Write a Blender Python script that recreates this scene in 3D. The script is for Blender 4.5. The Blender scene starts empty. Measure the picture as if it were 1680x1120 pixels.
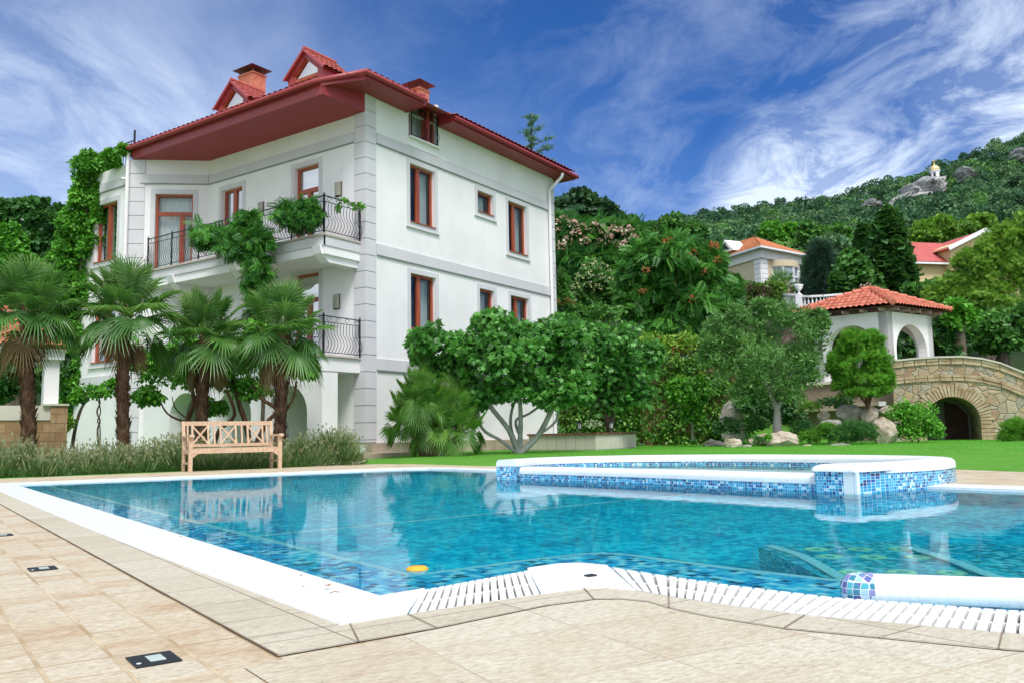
# pool villa below a wooded hill
SKYSTR, SKYTINT, CLOUDCOL = .10, (.10, .285, .53), (3.7, 4.25, 5.1)
LEAFGAIN = 1.4
SUNPOW, SUNANG, EXPO = 1.5, 20, 1.26
import bpy, bmesh, math, random
import numpy as np
from math import sin, cos, pi, radians, sqrt, atan2, hypot, floor
from mathutils import Vector, Matrix
from mathutils.geometry import tessellate_polygon
random.seed(7)
rng = np.random.default_rng(11)
SC = bpy.context.scene
COL = SC.collection

# ------------------------------------------------------------------ camera model
F, PITCH, ROLL, YAW = 1391.28, 0.111249472, -0.020207026, 0.59720866
IW, IH = 1680, 1120
CAMH = 0.55
def _basis():
    cp, sp = cos(PITCH), sin(PITCH)
    fwd = np.array([0, cp, sp]); right = np.array([1., 0, 0]); up = np.cross(right, fwd)
    cr, sr = cos(ROLL), sin(ROLL)
    r2 = cr*right + sr*up; u2 = -sr*right + cr*up
    T = np.array([[sin(YAW), cos(YAW), 0], [-cos(YAW), sin(YAW), 0], [0, 0, 1]])
    return T @ r2, T @ u2, T @ fwd
RT, UP, FW = _basis()
def ray(px, py): return FW + RT*(px-IW/2)/F - UP*(py-IH/2)/F
_d = ray(600, 720)[:2]; _d = _d/np.hypot(*_d)
CAM = np.array([-_d[0]*24.2, -_d[1]*24.2, CAMH])
def at(px, py, depth): return CAM + ray(px, py)*depth
def gnd(px, py, z=0.):
    d = ray(px, py); return CAM + d*((z-CAM[2])/d[2])
HF = FW[:2]/np.hypot(*FW[:2]); HR = np.array([HF[1], -HF[0]])      # level forward / right
def st(s, t, z=0.): return np.array([CAM[0]+HR[0]*s+HF[0]*t, CAM[1]+HR[1]*s+HF[1]*t, z])
def to_st(x, y):
    dx, dy = x-CAM[0], y-CAM[1]
    return dx*HR[0]+dy*HR[1], dx*HF[0]+dy*HF[1]

# ------------------------------------------------------------------ object helpers
def tag(o, label=None, cat=None, group=None, kind=None):
    if label: o['label'] = label
    if cat: o['category'] = cat
    if group: o['group'] = group
    if kind: o['kind'] = kind
    return o
def empty(name, loc=(0, 0, 0), rz=0.):
    o = bpy.data.objects.new(name, None); COL.objects.link(o)
    o.location = loc; o.rotation_euler = (0, 0, rz); o.empty_display_size = .2
    return o
def thing(name, label, cat, loc=(0, 0, 0), rz=0., group=None):
    return tag(empty(name, loc, rz), label, cat, group)
def link(name, me, mat=None, parent=None):
    o = bpy.data.objects.new(name, me); COL.objects.link(o)
    if mat is not None:
        for m in (mat if isinstance(mat, (list, tuple)) else [mat]): me.materials.append(m)
    if parent is not None: o.parent = parent
    return o
def kids(o): return [c for c in bpy.data.objects if c.parent == o]
def copy_tree(o, parent=None):
    c = o.copy(); COL.objects.link(c); c.parent = parent
    for ch in kids(o): copy_tree(ch, c)
    return c

class MB:
    def __init__(s): s.v = []; s.f = []; s.uv = []; s.mi = []; s.sm = []
    def face(s, pts, uv=None, mi=0, sm=False):
        n = len(s.v); s.v += [tuple(map(float, p)) for p in pts]
        s.f.append(tuple(range(n, n+len(pts)))); s.uv.append(uv); s.mi.append(mi); s.sm.append(sm)
    def grid(s, rows, mi=0, closed=False, sm=True, uvs=None):
        n = len(s.v); k = len(rows[0])
        for r in rows: s.v += [tuple(map(float, p)) for p in r]
        for i in range(len(rows)-1):
            for j in range(k if closed else k-1):
                j2 = (j+1) % k
                s.f.append((n+i*k+j, n+i*k+j2, n+(i+1)*k+j2, n+(i+1)*k+j))
                if uvs is not None:
                    jj = j+1
                    s.uv.append([uvs[i][j], uvs[i][jj], uvs[i+1][jj], uvs[i+1][j]])
                else: s.uv.append(None)
                s.mi.append(mi); s.sm.append(sm)
        return n
    def box(s, x0, x1, y0, y1, z0, z1, mi=0):
        c = [(x0,y0,z0),(x1,y0,z0),(x1,y1,z0),(x0,y1,z0),(x0,y0,z1),(x1,y0,z1),(x1,y1,z1),(x0,y1,z1)]
        n = len(s.v); s.v += c
        for q in ((0,3,2,1),(4,5,6,7),(0,1,5,4),(1,2,6,5),(2,3,7,6),(3,0,4,7)):
            s.f.append(tuple(n+i for i in q)); s.uv.append(None); s.mi.append(mi); s.sm.append(False)
    def obox(s, p, u, v, w, mi=0):
        """box from corner p along vectors u, v, w"""
        p, u, v, w = map(lambda q: np.array(q, float), (p, u, v, w))
        c = [p, p+u, p+u+v, p+v, p+w, p+u+w, p+u+v+w, p+v+w]
        n = len(s.v); s.v += [tuple(q) for q in c]
        fl = np.dot(np.cross(u, v), w) < 0
        for q in ((0,3,2,1),(4,5,6,7),(0,1,5,4),(1,2,6,5),(2,3,7,6),(3,0,4,7)):
            q = q[::-1] if fl else q
            s.f.append(tuple(n+i for i in q)); s.uv.append(None); s.mi.append(mi); s.sm.append(False)
    def bar(s, a, b, w, h, up=(0, 0, 1), mi=0):
        """rectangular bar between a and b, w wide, h high (centred)"""
        a = np.array(a, float); b = np.array(b, float); d = b-a; L = np.linalg.norm(d); d /= L
        up = np.array(up, float); side = np.cross(d, up)
        if np.linalg.norm(side) < 1e-6: side = np.cross(d, (1, 0, 0))
        side /= np.linalg.norm(side); up = np.cross(side, d)
        s.obox(a-side*w/2-up*h/2, d*L, side*w, up*h, mi)
    def tube(s, pts, r, n=8, cap=True, mi=0, sm=True):
        pts = [np.array(p, float) for p in pts]
        rs = r if isinstance(r, (list, tuple, np.ndarray)) else [r]*len(pts)
        rows = []; prev = None
        for i, p in enumerate(pts):
            d = pts[min(i+1, len(pts)-1)]-pts[max(i-1, 0)]
            d = d/(np.linalg.norm(d)+1e-12)
            if prev is None:
                a = np.cross(d, (0, 0, 1.)) if abs(d[2]) < .9 else np.cross(d, (1., 0, 0))
            else: a = prev-d*np.dot(prev, d)
            a = a/(np.linalg.norm(a)+1e-12); prev = a; b = np.cross(d, a)
            rows.append([p+(a*cos(2*pi*k/n)+b*sin(2*pi*k/n))*rs[i] for k in range(n)])
        s.grid(rows, mi, True, sm)
        if cap:
            s.face(rows[0][::-1], mi=mi); s.face(rows[-1], mi=mi)
    def lathe(s, prof, c=(0, 0, 0), n=16, mi=0, sm=True):
        rows = [[(c[0]+r*cos(2*pi*k/n), c[1]+r*sin(2*pi*k/n), c[2]+z) for k in range(n)] for r, z in prof]
        s.grid(rows, mi, True, sm)
    def prism(s, poly, vec, mi=0):
        """closed polygon (3d pts, planar) extruded by vec"""
        poly = [np.array(p, float) for p in poly]; vec = np.array(vec, float)
        nrm = np.zeros(3)
        for i in range(len(poly)): nrm += np.cross(poly[i], poly[(i+1) % len(poly)])
        if np.dot(nrm, vec) > 0: poly = poly[::-1]
        top = [p+vec for p in poly]
        s.face(poly, mi=mi); s.face(top[::-1], mi=mi)
        for i in range(len(poly)):
            j = (i+1) % len(poly)
            s.face([poly[j], poly[i], top[i], top[j]], mi=mi)
    def build(s, name, mat, parent=None, merge=False):
        me = bpy.data.meshes.new(name); me.from_pydata(s.v, [], s.f)
        me.polygons.foreach_set('material_index', s.mi); me.polygons.foreach_set('use_smooth', s.sm)
        if any(u is not None for u in s.uv):
            L = me.uv_layers.new(name='UVMap'); buf = []
            for f, u in zip(s.f, s.uv): buf += [c for q in (u if u is not None else [(0, 0)]*len(f)) for c in q]
            L.data.foreach_set('uv', buf)
        if merge:
            bm = bmesh.new(); bm.from_mesh(me); bmesh.ops.remove_doubles(bm, verts=bm.verts, dist=1e-4)
            bmesh.ops.recalc_face_normals(bm, faces=bm.faces); bm.to_mesh(me); bm.free()
        me.update()
        return link(name, me, mat, parent)

# ------------------------------------------------------------------ materials
def newmat(name):
    m = bpy.data.materials.new(name); m.use_nodes = True
    nt = m.node_tree; nt.nodes.clear()
    out = nt.nodes.new('ShaderNodeOutputMaterial'); b = nt.nodes.new('ShaderNodeBsdfPrincipled')
    nt.links.new(b.outputs[0], out.inputs[0])
    return m, nt, b, out
class NT:
    def __init__(s, nt): s.nt = nt
    def n(s, t, **kw):
        o = s.nt.nodes.new(t); ins = kw.pop('ins', {})
        for k, v in kw.items(): setattr(o, k, v)
        for k, v in ins.items():
            if hasattr(v, 'is_linked') or hasattr(v, 'links'): s.nt.links.new(v, o.inputs[k])
            else: o.inputs[k].default_value = v
        return o
    def L(s, a, b): s.nt.links.new(a, b)
    def math(s, op, a, b=0., c=0.):
        o = s.nt.nodes.new('ShaderNodeMath'); o.operation = op
        for i, v in enumerate((a, b, c)):
            if hasattr(v, 'links'): s.nt.links.new(v, o.inputs[i])
            else: o.inputs[i].default_value = v
        return o.outputs[0]
    def vmath(s, op, a, b=(0, 0, 0)):
        o = s.nt.nodes.new('ShaderNodeVectorMath'); o.operation = op
        for i, v in enumerate((a, b)):
            if hasattr(v, 'links'): s.nt.links.new(v, o.inputs[i])
            else: o.inputs[i].default_value = v
        return o.outputs[0]
    def mix(s, fac, a, b, mode='MIX'):
        o = s.nt.nodes.new('ShaderNodeMix'); o.data_type = 'RGBA'; o.blend_type = mode; o.clamp_factor = True
        for k, v in ((0, fac), (6, a), (7, b)):
            if hasattr(v, 'links'): s.nt.links.new(v, o.inputs[k])
            else: o.inputs[k].default_value = (v if k == 0 else (*v, 1) if len(v) == 3 else v)
        return o.outputs[2]
    def ramp(s, fac, stops, interp='LINEAR'):
        o = s.nt.nodes.new('ShaderNodeValToRGB'); e = o.color_ramp; e.interpolation = interp
        while len(e.elements) < len(stops): e.elements.new(.5)
        for el, (p, c) in zip(e.elements, stops):
            el.position = p; el.color = (*c, 1) if len(c) == 3 else c
        if hasattr(fac, 'links'): s.nt.links.new(fac, o.inputs[0])
        return o.outputs[0]
    def noise(s, vec, scale, detail=4., rough=.55, dist=0.):
        o = s.nt.nodes.new('ShaderNodeTexNoise')
        o.inputs['Scale'].default_value = scale; o.inputs['Detail'].default_value = detail
        o.inputs['Roughness'].default_value = rough; o.inputs['Distortion'].default_value = dist
        if vec is not None: s.nt.links.new(vec, o.inputs['Vector'])
        return o.outputs[0]
    def coord(s, which='Object'): return s.nt.nodes.new('ShaderNodeTexCoord').outputs[which]
    def mapping(s, vec, loc=(0, 0, 0), rot=(0, 0, 0), sc=(1, 1, 1)):
        o = s.nt.nodes.new('ShaderNodeMapping'); s.nt.links.new(vec, o.inputs[0])
        o.inputs[1].default_value = loc; o.inputs[2].default_value = rot; o.inputs[3].default_value = sc
        return o.outputs[0]
    def bump(s, h, strength=.3, dist=.02):
        o = s.nt.nodes.new('ShaderNodeBump'); o.inputs['Strength'].default_value = strength
        o.inputs['Distance'].default_value = dist; s.nt.links.new(h, o.inputs['Height']); return o.outputs[0]

def stone_like(name, cols, scale=3., rough=.85, bump=.3, bscale=40., bdist=.01, spec=.3, stretch=(1, 1, 1)):
    """mottled solid material: noise ramps between the colours"""
    m, nt, b, _ = newmat(name); N = NT(nt)
    c = N.mapping(N.coord(), sc=stretch)
    f = N.noise(c, scale, 6, .6)
    k = len(cols)
    col = N.ramp(f, [(.3+.4*i/max(1, k-1), cc) for i, cc in enumerate(cols)])
    N.L(col, b.inputs['Base Color']); b.inputs['Roughness'].default_value = rough
    b.inputs['Specular IOR Level'].default_value = spec
    if bump: N.L(N.bump(N.noise(c, bscale, 5, .6), bump, bdist), b.inputs['Normal'])
    return m
def leafmat(name, c0, c1, c2, rough=.45, trans=.3, spec=.35):
    c0, c1, c2 = (tuple(min(.6, x*LEAFGAIN) for x in c) for c in (c0, c1, c2))
    m, nt, b, out = newmat(name); N = NT(nt)
    a = N.n('ShaderNodeAttribute', attribute_name='tint').outputs['Fac']
    col = N.ramp(a, [(.08, c0), (.5, c1), (.95, c2)])
    N.L(col, b.inputs['Base Color']); b.inputs['Roughness'].default_value = rough
    b.inputs['Specular IOR Level'].default_value = spec
    t = N.n('ShaderNodeBsdfTranslucent'); N.L(N.mix(.5, col, (.12, .25, .02), 'ADD'), t.inputs[0])
    mx = N.n('ShaderNodeMixShader'); mx.inputs[0].default_value = trans
    N.L(b.outputs[0], mx.inputs[1]); N.L(t.outputs[0], mx.inputs[2]); N.L(mx.outputs[0], out.inputs[0])
    return m
MT = {}
def stucco(name, col, dirt=.08):
    m, nt, b, _ = newmat(name); N = NT(nt); c = N.coord()
    big = N.noise(c, .6, 5, .6); streak = N.noise(N.mapping(c, sc=(3, 3, .35)), 1.6, 6, .65)
    dark = tuple(x*(1-dirt*1.6) for x in col)
    d2 = (col[0]*(1-dirt*1.3), col[1]*(1-dirt*1.45), col[2]*(1-dirt*1.9))
    k = N.mix(N.ramp(big, [(.35, (0, 0, 0)), (.7, (1, 1, 1))]), col, dark)
    k = N.mix(N.ramp(streak, [(.55, (0, 0, 0)), (.8, (1, 1, 1))]), k, d2)
    N.L(k, b.inputs['Base Color']); b.inputs['Roughness'].default_value = .9
    b.inputs['Specular IOR Level'].default_value = .2
    N.L(N.bump(N.noise(c, 90, 4, .6), .18, .006), b.inputs['Normal'])
    return m
def metal(name, col, rough=.4, met=0., spec=.5, var=.15, lines=None):
    m, nt, b, _ = newmat(name); N = NT(nt); c = N.coord()
    f = N.noise(c, 2.5, 5, .6)
    N.L(N.mix(f, tuple(x*(1-var) for x in col), tuple(min(1, x*(1+var)) for x in col)), b.inputs['Base Color'])
    b.inputs['Roughness'].default_value = rough; b.inputs['Metallic'].default_value = met
    b.inputs['Specular IOR Level'].default_value = spec
    if lines:
        w = N.n('ShaderNodeTexWave', wave_type='BANDS', bands_direction=lines[0])
        w.inputs['Scale'].default_value = lines[1]; N.L(c, w.inputs['Vector'])
        gr_ = N.ramp(w.outputs[1], [(.0, (.45, .45, .45)), (.16, (1, 1, 1))]); N.L(N.bump(gr_, .8, .012), b.inputs['Normal']); N.L(N.mix(1., N.mix(f, tuple(x*(1-var) for x in col), tuple(min(1, x*(1+var)) for x in col)), gr_, 'MULTIPLY'), b.inputs['Base Color'])
    return m
def tile_mat(name, c0, c1, c2):
    m, nt, b, _ = newmat(name); N = NT(nt); c = N.coord()
    v = N.n('ShaderNodeTexWhiteNoise', noise_dimensions='3D')
    N.L(N.vmath('FLOOR', N.vmath('MULTIPLY', N.coord('UV'), (1, 1, 1))), v.inputs[0])
    k = N.ramp(v.outputs[0], [(0, c0), (.5, c1), (1, c2)])
    k = N.mix(N.ramp(N.noise(c, 6, 6, .65), [(.45, (0, 0, 0)), (.75, (1, 1, 1))]), k, tuple(x*.6 for x in c0))
    N.L(k, b.inputs['Base Color']); b.inputs['Roughness'].default_value = .75
    N.L(N.bump(N.noise(c, 60, 4), .2, .01), b.inputs['Normal'])
    return m
def mosaic(name, cols, size=.035, grout=(.75, .8, .82), gw=.09, use_uv=False, grout_on=True, rough=.2, patch=.0):
    """glass mosaic: square cells in object (or UV) space, each its own colour"""
    m, nt, b, _ = newmat(name); N = NT(nt)
    c = N.coord('UV') if use_uv else N.coord()
    p = N.vmath('ADD', N.vmath('MULTIPLY', c, (1/size,)*3), (.37, .41, .33))
    cell = N.vmath('FLOOR', p); fr = N.vmath('FRACTION', p)
    w = N.n('ShaderNodeTexWhiteNoise', noise_dimensions='3D'); N.L(cell, w.inputs[0])
    f = w.outputs[0]
    if patch:
        f = N.math('ADD', N.math('MULTIPLY', f, 1-patch), N.math('MULTIPLY', N.ramp(N.noise(c, 3., 3, .6), [(.3, (0, 0, 0)), (.7, (1, 1, 1))]), patch))
    k = N.ramp(f, [(i/len(cols), cc) for i, cc in enumerate(cols)], 'CONSTANT' if not patch else 'LINEAR')
    if grout_on:
        sx = N.n('ShaderNodeSeparateXYZ'); N.L(fr, sx.inputs[0])
        sn = N.n('ShaderNodeSeparateXYZ'); N.L(N.coord('Normal'), sn.inputs[0])
        g = 0.
        for i in range(2 if use_uv else 3):
            e = N.math('LESS_THAN', sx.outputs[i], gw)
            if not use_uv: e = N.math('MULTIPLY', e, N.math('LESS_THAN', N.math('ABSOLUTE', sn.outputs[i]), .7))
            g = N.math('MAXIMUM', e, g)
        k = N.mix(g, k, grout)
    N.L(k, b.inputs['Base Color']); b.inputs['Roughness'].default_value = rough
    b.inputs['Specular IOR Level'].default_value = .5
    return m

# ------------------------------------------------------------------ foliage
def unit(v): return v/(np.linalg.norm(v, axis=-1, keepdims=True)+1e-9)
TEMPL = {
 'diamond': ([(0,0,0),(-.28,.45,.06),(.28,.45,.06),(0,1,-.05)], [(0,2,3),(0,3,1)]),
 'oval': ([(0,0,0),(-.3,.3,.05),(-.25,.7,.04),(0,1,-.06),(.25,.7,.04),(.3,.3,.05)], [(0,5,4,3),(0,3,2,1)]),
 'olive': ([(0,0,0),(-.11,.5,.02),(.11,.5,.02),(0,1,0)], [(0,2,3),(0,3,1)]),
 'blade': ([(-.03,0,0),(.03,0,0),(.02,.55,.05),(-.02,.55,.05),(0,1,-.02)], [(0,1,2,3),(3,2,4)]),
 'grass': ([(-.045,0,0),(.045,0,0),(0,1,.15)], [(0,1,2)]),
 'clump': ([(0,0,0),(-.5,.35,.12),(-.25,.9,-.05),(.3,1,.1),(.55,.4,-.08)], [(0,4,3),(0,3,2),(0,2,1)]),
 'fig': ([(0,0,0),(.18,.12,.03),(.5,.2,-.06),(.26,.42,.02),(.5,.72,-.08),(.17,.66,.02),(0,1,-.1),(-.17,.66,.02),(-.5,.72,-.08),(-.26,.42,.02),(-.5,.2,-.06),(-.18,.12,.03)],
         [(0,1,2,3),(0,3,4,5),(0,5,6),(0,6,7),(0,7,8,9),(0,9,10,11)]),
}
def _pinnate(n, w, droop):
    v = []; f = []
    for i in range(n):
        y = .12+.8*i/(n-1); L = w*(1-.55*abs(i/(n-1)-.35)); z = -droop*y*y
        for sd in (-1, 1):
            b = len(v)
            v += [(0, y, z), (sd*L*.5, y-.02, z+.02), (sd*L, y+.16, z-.06), (sd*L*.5, y+.12, z+.0)]
            f.append((b, b+1, b+2, b+3) if sd > 0 else (b, b+3, b+2, b+1))
    return v, f
TEMPL['pinnate'] = _pinnate(7, .34, .3)
def _tuft(n, seed=3):
    r = random.Random(seed); v = []; f = []
    for i in range(n):
        a = 2*pi*i/n+r.uniform(-.2, .2); sp = r.uniform(.15, .75); L = r.uniform(.75, 1.1)
        d = np.array([sin(sp)*cos(a), cos(sp), sin(sp)*sin(a)]); sd = np.array([cos(a+1.6), 0, sin(a+1.6)])*.035
        b = len(v); v += [tuple(-sd), tuple(sd), tuple(d*L)]; f.append((b, b+1, b+2))
    return v, f
TEMPL['tuft'] = _tuft(14)
class Leaves:
    def __init__(s): s.V = []; s.Fi = []; s.Ft = []; s.T = []; s.nv = 0
    def add(s, templ, pos, axis, nrm, size, tint):
        tv, tf = TEMPL[templ]; tv = np.array(tv, float); N = len(pos)
        if N == 0: return
        y = unit(axis); z = unit(nrm-(nrm*y).sum(1, keepdims=True)*y); x = np.cross(y, z)
        size = np.broadcast_to(np.asarray(size, float), (N,)); tint = np.broadcast_to(np.asarray(tint, float), (N,))
        P = (tv[None, :, 0, None]*x[:, None]+tv[None, :, 1, None]*y[:, None]+tv[None, :, 2, None]*z[:, None])*size[:, None, None]+pos[:, None]
        k = len(tv); s.V.append(P.reshape(-1, 3)); s.T.append(np.repeat(tint, k))
        idx = np.array([i for f in tf for i in f]); tot = np.array([len(f) for f in tf])
        s.Fi.append((idx[None]+(np.arange(N)*k)[:, None]+s.nv).ravel()); s.Ft.append(np.tile(tot, N)); s.nv += N*k
    def raw(s, V, faces, tint):
        V = np.asarray(V, float); s.V.append(V); s.T.append(np.broadcast_to(np.asarray(tint, float), (len(V),)))
        s.Fi.append(np.array([i for f in faces for i in f])+s.nv); s.Ft.append(np.array([len(f) for f in faces])); s.nv += len(V)
    def build(s, name, mat, parent=None, origin=None):
        V = np.concatenate(s.V)
        if origin is not None: V = V-np.array(origin, float)
        Fi = np.concatenate(s.Fi).astype(np.int32); Ft = np.concatenate(s.Ft).astype(np.int32)
        me = bpy.data.meshes.new(name); me.vertices.add(len(V)); me.vertices.foreach_set('co', V.astype(np.float32).ravel())
        me.loops.add(len(Fi)); me.loops.foreach_set('vertex_index', Fi)
        me.polygons.add(len(Ft)); me.polygons.foreach_set('loop_start', np.concatenate([[0], np.cumsum(Ft)[:-1]]).astype(np.int32))
        me.update(calc_edges=True)
        a = me.attributes.new('tint', 'FLOAT', 'POINT'); a.data.foreach_set('value', np.clip(np.concatenate(s.T), 0, 1).astype(np.float32))
        return link(name, me, mat, parent)
def sphere_pts(n, r=rng): return unit(r.normal(size=(n, 3)))
def puff(L, c, rad, n, templ, size, tint=.5, tv=.18, out=.7, up=.45, rnd=.6, shell=(.72, 1.05), droop=.25, axis_up=0., szv=.3):
    """leaves over an ellipsoid clump"""
    c = np.asarray(c, float); rad = np.asarray(rad, float)
    d = sphere_pts(n); d[:, 2] = np.where(d[:, 2] < -.55, -d[:, 2], d[:, 2])
    rr = rng.uniform(shell[0], shell[1], (n, 1))
    pos = c+d*rad*rr
    nrm = unit(d*out+np.array([0, 0, up])+rng.normal(size=(n, 3))*rnd)
    ax = unit(d*.7+rng.normal(size=(n, 3))*.7+np.array([0, 0, -droop+axis_up]))
    L.add(templ, pos, ax, nrm, size*rng.uniform(1-szv, 1+szv, n), np.clip(tint+rng.normal(size=n)*tv, 0, 1))
def lobes_px(depth, lst, zdepth=.85):
    """(px, py, rx, ry[, depth offset]) measured on the photo -> ellipsoids in the world, as deep as they are wide"""
    out = []
    for q in lst:
        dd = depth+(q[4] if len(q) > 4 else 0.)
        k = dd/F
        out.append((at(q[0], q[1], dd), np.array([q[2]*k, q[2]*k*zdepth, q[3]*k])))
    return out
def rot_rad(rad): return rad    # ellipsoids are near round in plan
def crown(L, lobes, sub, n, templ, size, tint=.5, frac=(.3, .5), ptv=.16, flat=.8, **kw):
    """each lobe is broken into sub-clumps sitting near its surface"""
    for c, rad in lobes:
        d = sphere_pts(sub); d[:, 2] = np.where(d[:, 2] < -.7, -d[:, 2], d[:, 2])
        for i in range(sub):
            f = rng.uniform(*frac); cc = c+d[i]*rad*rng.uniform(.35, 1.02-f*.55)
            r0 = rad*f*rng.uniform(.85, 1.2, 3); r0[2] *= flat
            puff(L, cc, r0, n, templ, size, np.clip(tint+rng.normal()*ptv, .05, .95), **kw)
def limb(mb, pts, r0, r1, n=7, wob=.0):
    pts = [np.array(p, float) for p in pts]
    # smooth the polyline
    P = []
    for i in range(len(pts)-1):
        p0 = pts[max(i-1, 0)]; p1 = pts[i]; p2 = pts[i+1]; p3 = pts[min(i+2, len(pts)-1)]
        for t in np.linspace(0, 1, 5)[:-1]:
            P.append(.5*((2*p1)+(-p0+p2)*t+(2*p0-5*p1+4*p2-p3)*t*t+(-p0+3*p1-3*p2+p3)*t**3))
    P.append(pts[-1])
    k = len(P); rs = [(r0+(r1-r0)*i/(k-1))*(1+random.uniform(-.08, .08)) for i in range(k)]
    mb.tube(P, rs, n)
def shift(mb, o):
    mb.v = [(p[0]-o[0], p[1]-o[1], p[2]-o[2]) for p in mb.v]; return mb

# ------------------------------------------------------------------ shared materials
MT['white'] = stucco('white_stucco', (.825, .808, .82), .08)
MT['grey'] = stucco('grey_stucco', (.62, .61, .64), .07)
MT['groove'] = stone_like('dark_grey_joint', [(.25, .26, .27), (.3, .31, .32)], bump=0)  # plain dark grey for joints, drip edges and the tunnel end
MT['red'] = metal('red_painted_metal', (.30, .035, .040), .38)
MT['soffit'] = metal('red_soffit_boards', (.37, .026, .036), .5, lines=('Y', 3.2))
MT['rooftile'] = tile_mat('red_roof_tile', (.36, .07, .055), (.42, .085, .07), (.48, .11, .09))
MT['terra'] = tile_mat('terracotta_tile', (.46, .12, .07), (.55, .16, .10), (.62, .22, .14))
MT['wood_red'] = stone_like('red_brown_window_wood', [(.26, .045, .02), (.34, .07, .03), (.40, .10, .05)], 6, .4, .1, 30, .004, .4, (1, 1, .15))
MT['iron'] = metal('black_wrought_iron', (.012, .014, .018), .45)
MT['trim_white'] = stone_like('white_render', [(.77, .75, .77), (.83, .81, .82)], 2, .8, .1)
MT['plinth'] = stone_like('beige_plinth_stone', [(.30, .24, .18), (.42, .34, .26), (.5, .43, .34)], 2.5, .8, .2)
MT['beige'] = stone_like('cream_stone', [(.52, .48, .40), (.62, .58, .50)], 1.5, .8, .15)
MT['curtain'] = stone_like('white_curtain', [(.66, .7, .72), (.78, .81, .82)], 1.2, .9, 0)
MT['curtain_dark'] = stone_like('green_drape', [(.06, .09, .07), (.11, .15, .12)], 2, .9, 0)
MT['dark_room'] = stone_like('dim_room', [(.03, .035, .04), (.05, .055, .06)], 1, .9, 0)
MT['terrace_floor'] = stone_like('pink_grey_tile_edge', [(.42, .36, .33), (.52, .46, .42)], 5, .6, .1)
m, nt, b, out = newmat('window_glass'); N = NT(nt)
b.inputs['Base Color'].default_value = (.02, .025, .03, 1); b.inputs['Roughness'].default_value = .03
tr = N.n('ShaderNodeBsdfTransparent'); tr.inputs[0].default_value = (.82, .88, .87, 1)
gl = N.n('ShaderNodeBsdfGlossy'); gl.inputs['Roughness'].default_value = .02
fr = N.n('ShaderNodeFresnel'); fr.inputs[0].default_value = 1.55
mx = N.n('ShaderNodeMixShader'); N.L(N.math('ADD', N.math('MULTIPLY', fr.outputs[0], .6), .04), mx.inputs[0])
N.L(tr.outputs[0], mx.inputs[1]); N.L(gl.outputs[0], mx.inputs[2]); N.L(mx.outputs[0], out.inputs[0])
MT['glass'] = m
def brick_mat(name, c1, c2, mortar, scale, bw=.5, rh=.25, ms=.02, rot=(0, 0, 0)):
    m, nt, b, _ = newmat(name); N = NT(nt); c = N.coord()
    # blend of x/y so that walls facing either way get courses
    sx = N.n('ShaderNodeSeparateXYZ'); N.L(c, sx.inputs[0])
    cb = N.n('ShaderNodeCombineXYZ'); N.L(N.math('ADD', sx.outputs[0], sx.outputs[1]), cb.inputs[0]); N.L(sx.outputs[2], cb.inputs[1])
    t = N.n('ShaderNodeTexBrick', ins={'Scale': scale, 'Mortar Size': ms, 'Brick Width': bw, 'Row Height': rh})
    N.L(cb.outputs[0], t.inputs[0]); t.inputs['Color1'].default_value = (*c1, 1); t.inputs['Color2'].default_value = (*c2, 1); t.inputs['Mortar'].default_value = (*mortar, 1)
    N.L(N.mix(N.ramp(N.noise(c, 5, 5), [(.4, (0, 0, 0)), (.8, (1, 1, 1))]), t.outputs[0], tuple(x*.75 for x in c1)), b.inputs['Base Color'])
    b.inputs['Roughness'].default_value = .85
    N.L(N.bump(N.math('SUBTRACT', 1., t.outputs[1]), .5, .01), b.inputs['Normal'])
    return m
MT['brick'] = brick_mat('orange_brick', (.60, .115, .05), (.68, .17, .085), (.62, .38, .30), 4, ms=.03)

# ------------------------------------------------------------------ POOL  (local frame: x = a, y = -b)
PA = np.array([.93973503, -.3419036]); P0 = np.array([-11.24, -3.86]); PRZ = atan2(PA[1], PA[0])
def pw(a, b, z=0.): return np.array([P0[0]+PA[0]*a+PA[1]*b, P0[1]+PA[1]*a-PA[0]*b, z])
def to_ab(x, y):
    d = np.array([x, y])-P0; return float(d@PA), float(d@np.array([PA[1], -PA[0]]))
pool = thing('swimming_pool', 'large blue mosaic swimming pool edged with white coping', 'pool', (P0[0], P0[1], 0), PRZ)
WZ = -.028
# water edge, ledge edge, coping outer (a, b) -- matched point for point, anticlockwise from the far left corner
edge = [(.08,-.5,.50,-.32,-.30,-.86),(.08,3,.50,3,-.31,3),(.08,6,.50,6,-.31,6),(.08,9,.50,9,-.30,9),(.08,11.48,.50,10.97,-.25,11.87),
        (.28,11.455,.68,10.97,-.02,11.87),(.85,11.33,1.2,10.96,.5,11.88),(1.03,11.32,1.45,10.98,.68,11.9),(1.11,11.37,1.55,11.03,.75,11.95),(1.15,11.5,1.6,11.15,.79,12.05),
        (1.16,11.85,1.61,11.45,.8,12.2),(1.18,12.15,1.64,11.8,.82,12.4),(1.25,12.55,1.69,12.2,.88,12.68),(1.45,13.0,1.88,12.7,1.08,13.15),(1.8,13.55,2.2,13.25,1.47,13.75),
        (2.4,14.2,2.7,13.9,2.1,14.4),(3.3,14.8,3.5,14.4,3.1,15.1),(4.6,15.2,4.7,14.8,4.5,15.55),(6.0,14.9,5.9,14.5,6.2,15.25),(6.7,14.2,6.5,14.1,7.1,14.35),
        (6.7,11.5,6.55,11.5,7.04,11.5),(6.7,9,6.55,9,7.04,9),(6.7,5,6.55,5,7.04,5),(6.7,1.2,6.55,1.2,7.04,1.2),(6.62,.5,6.5,.6,6.9,.2),(6.3,.14,6.2,.3,6.45,-.22),(5.6,.05,5.6,.2,5.65,-.33),(3,-.2,3,-.05,3,-.56)]
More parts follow.
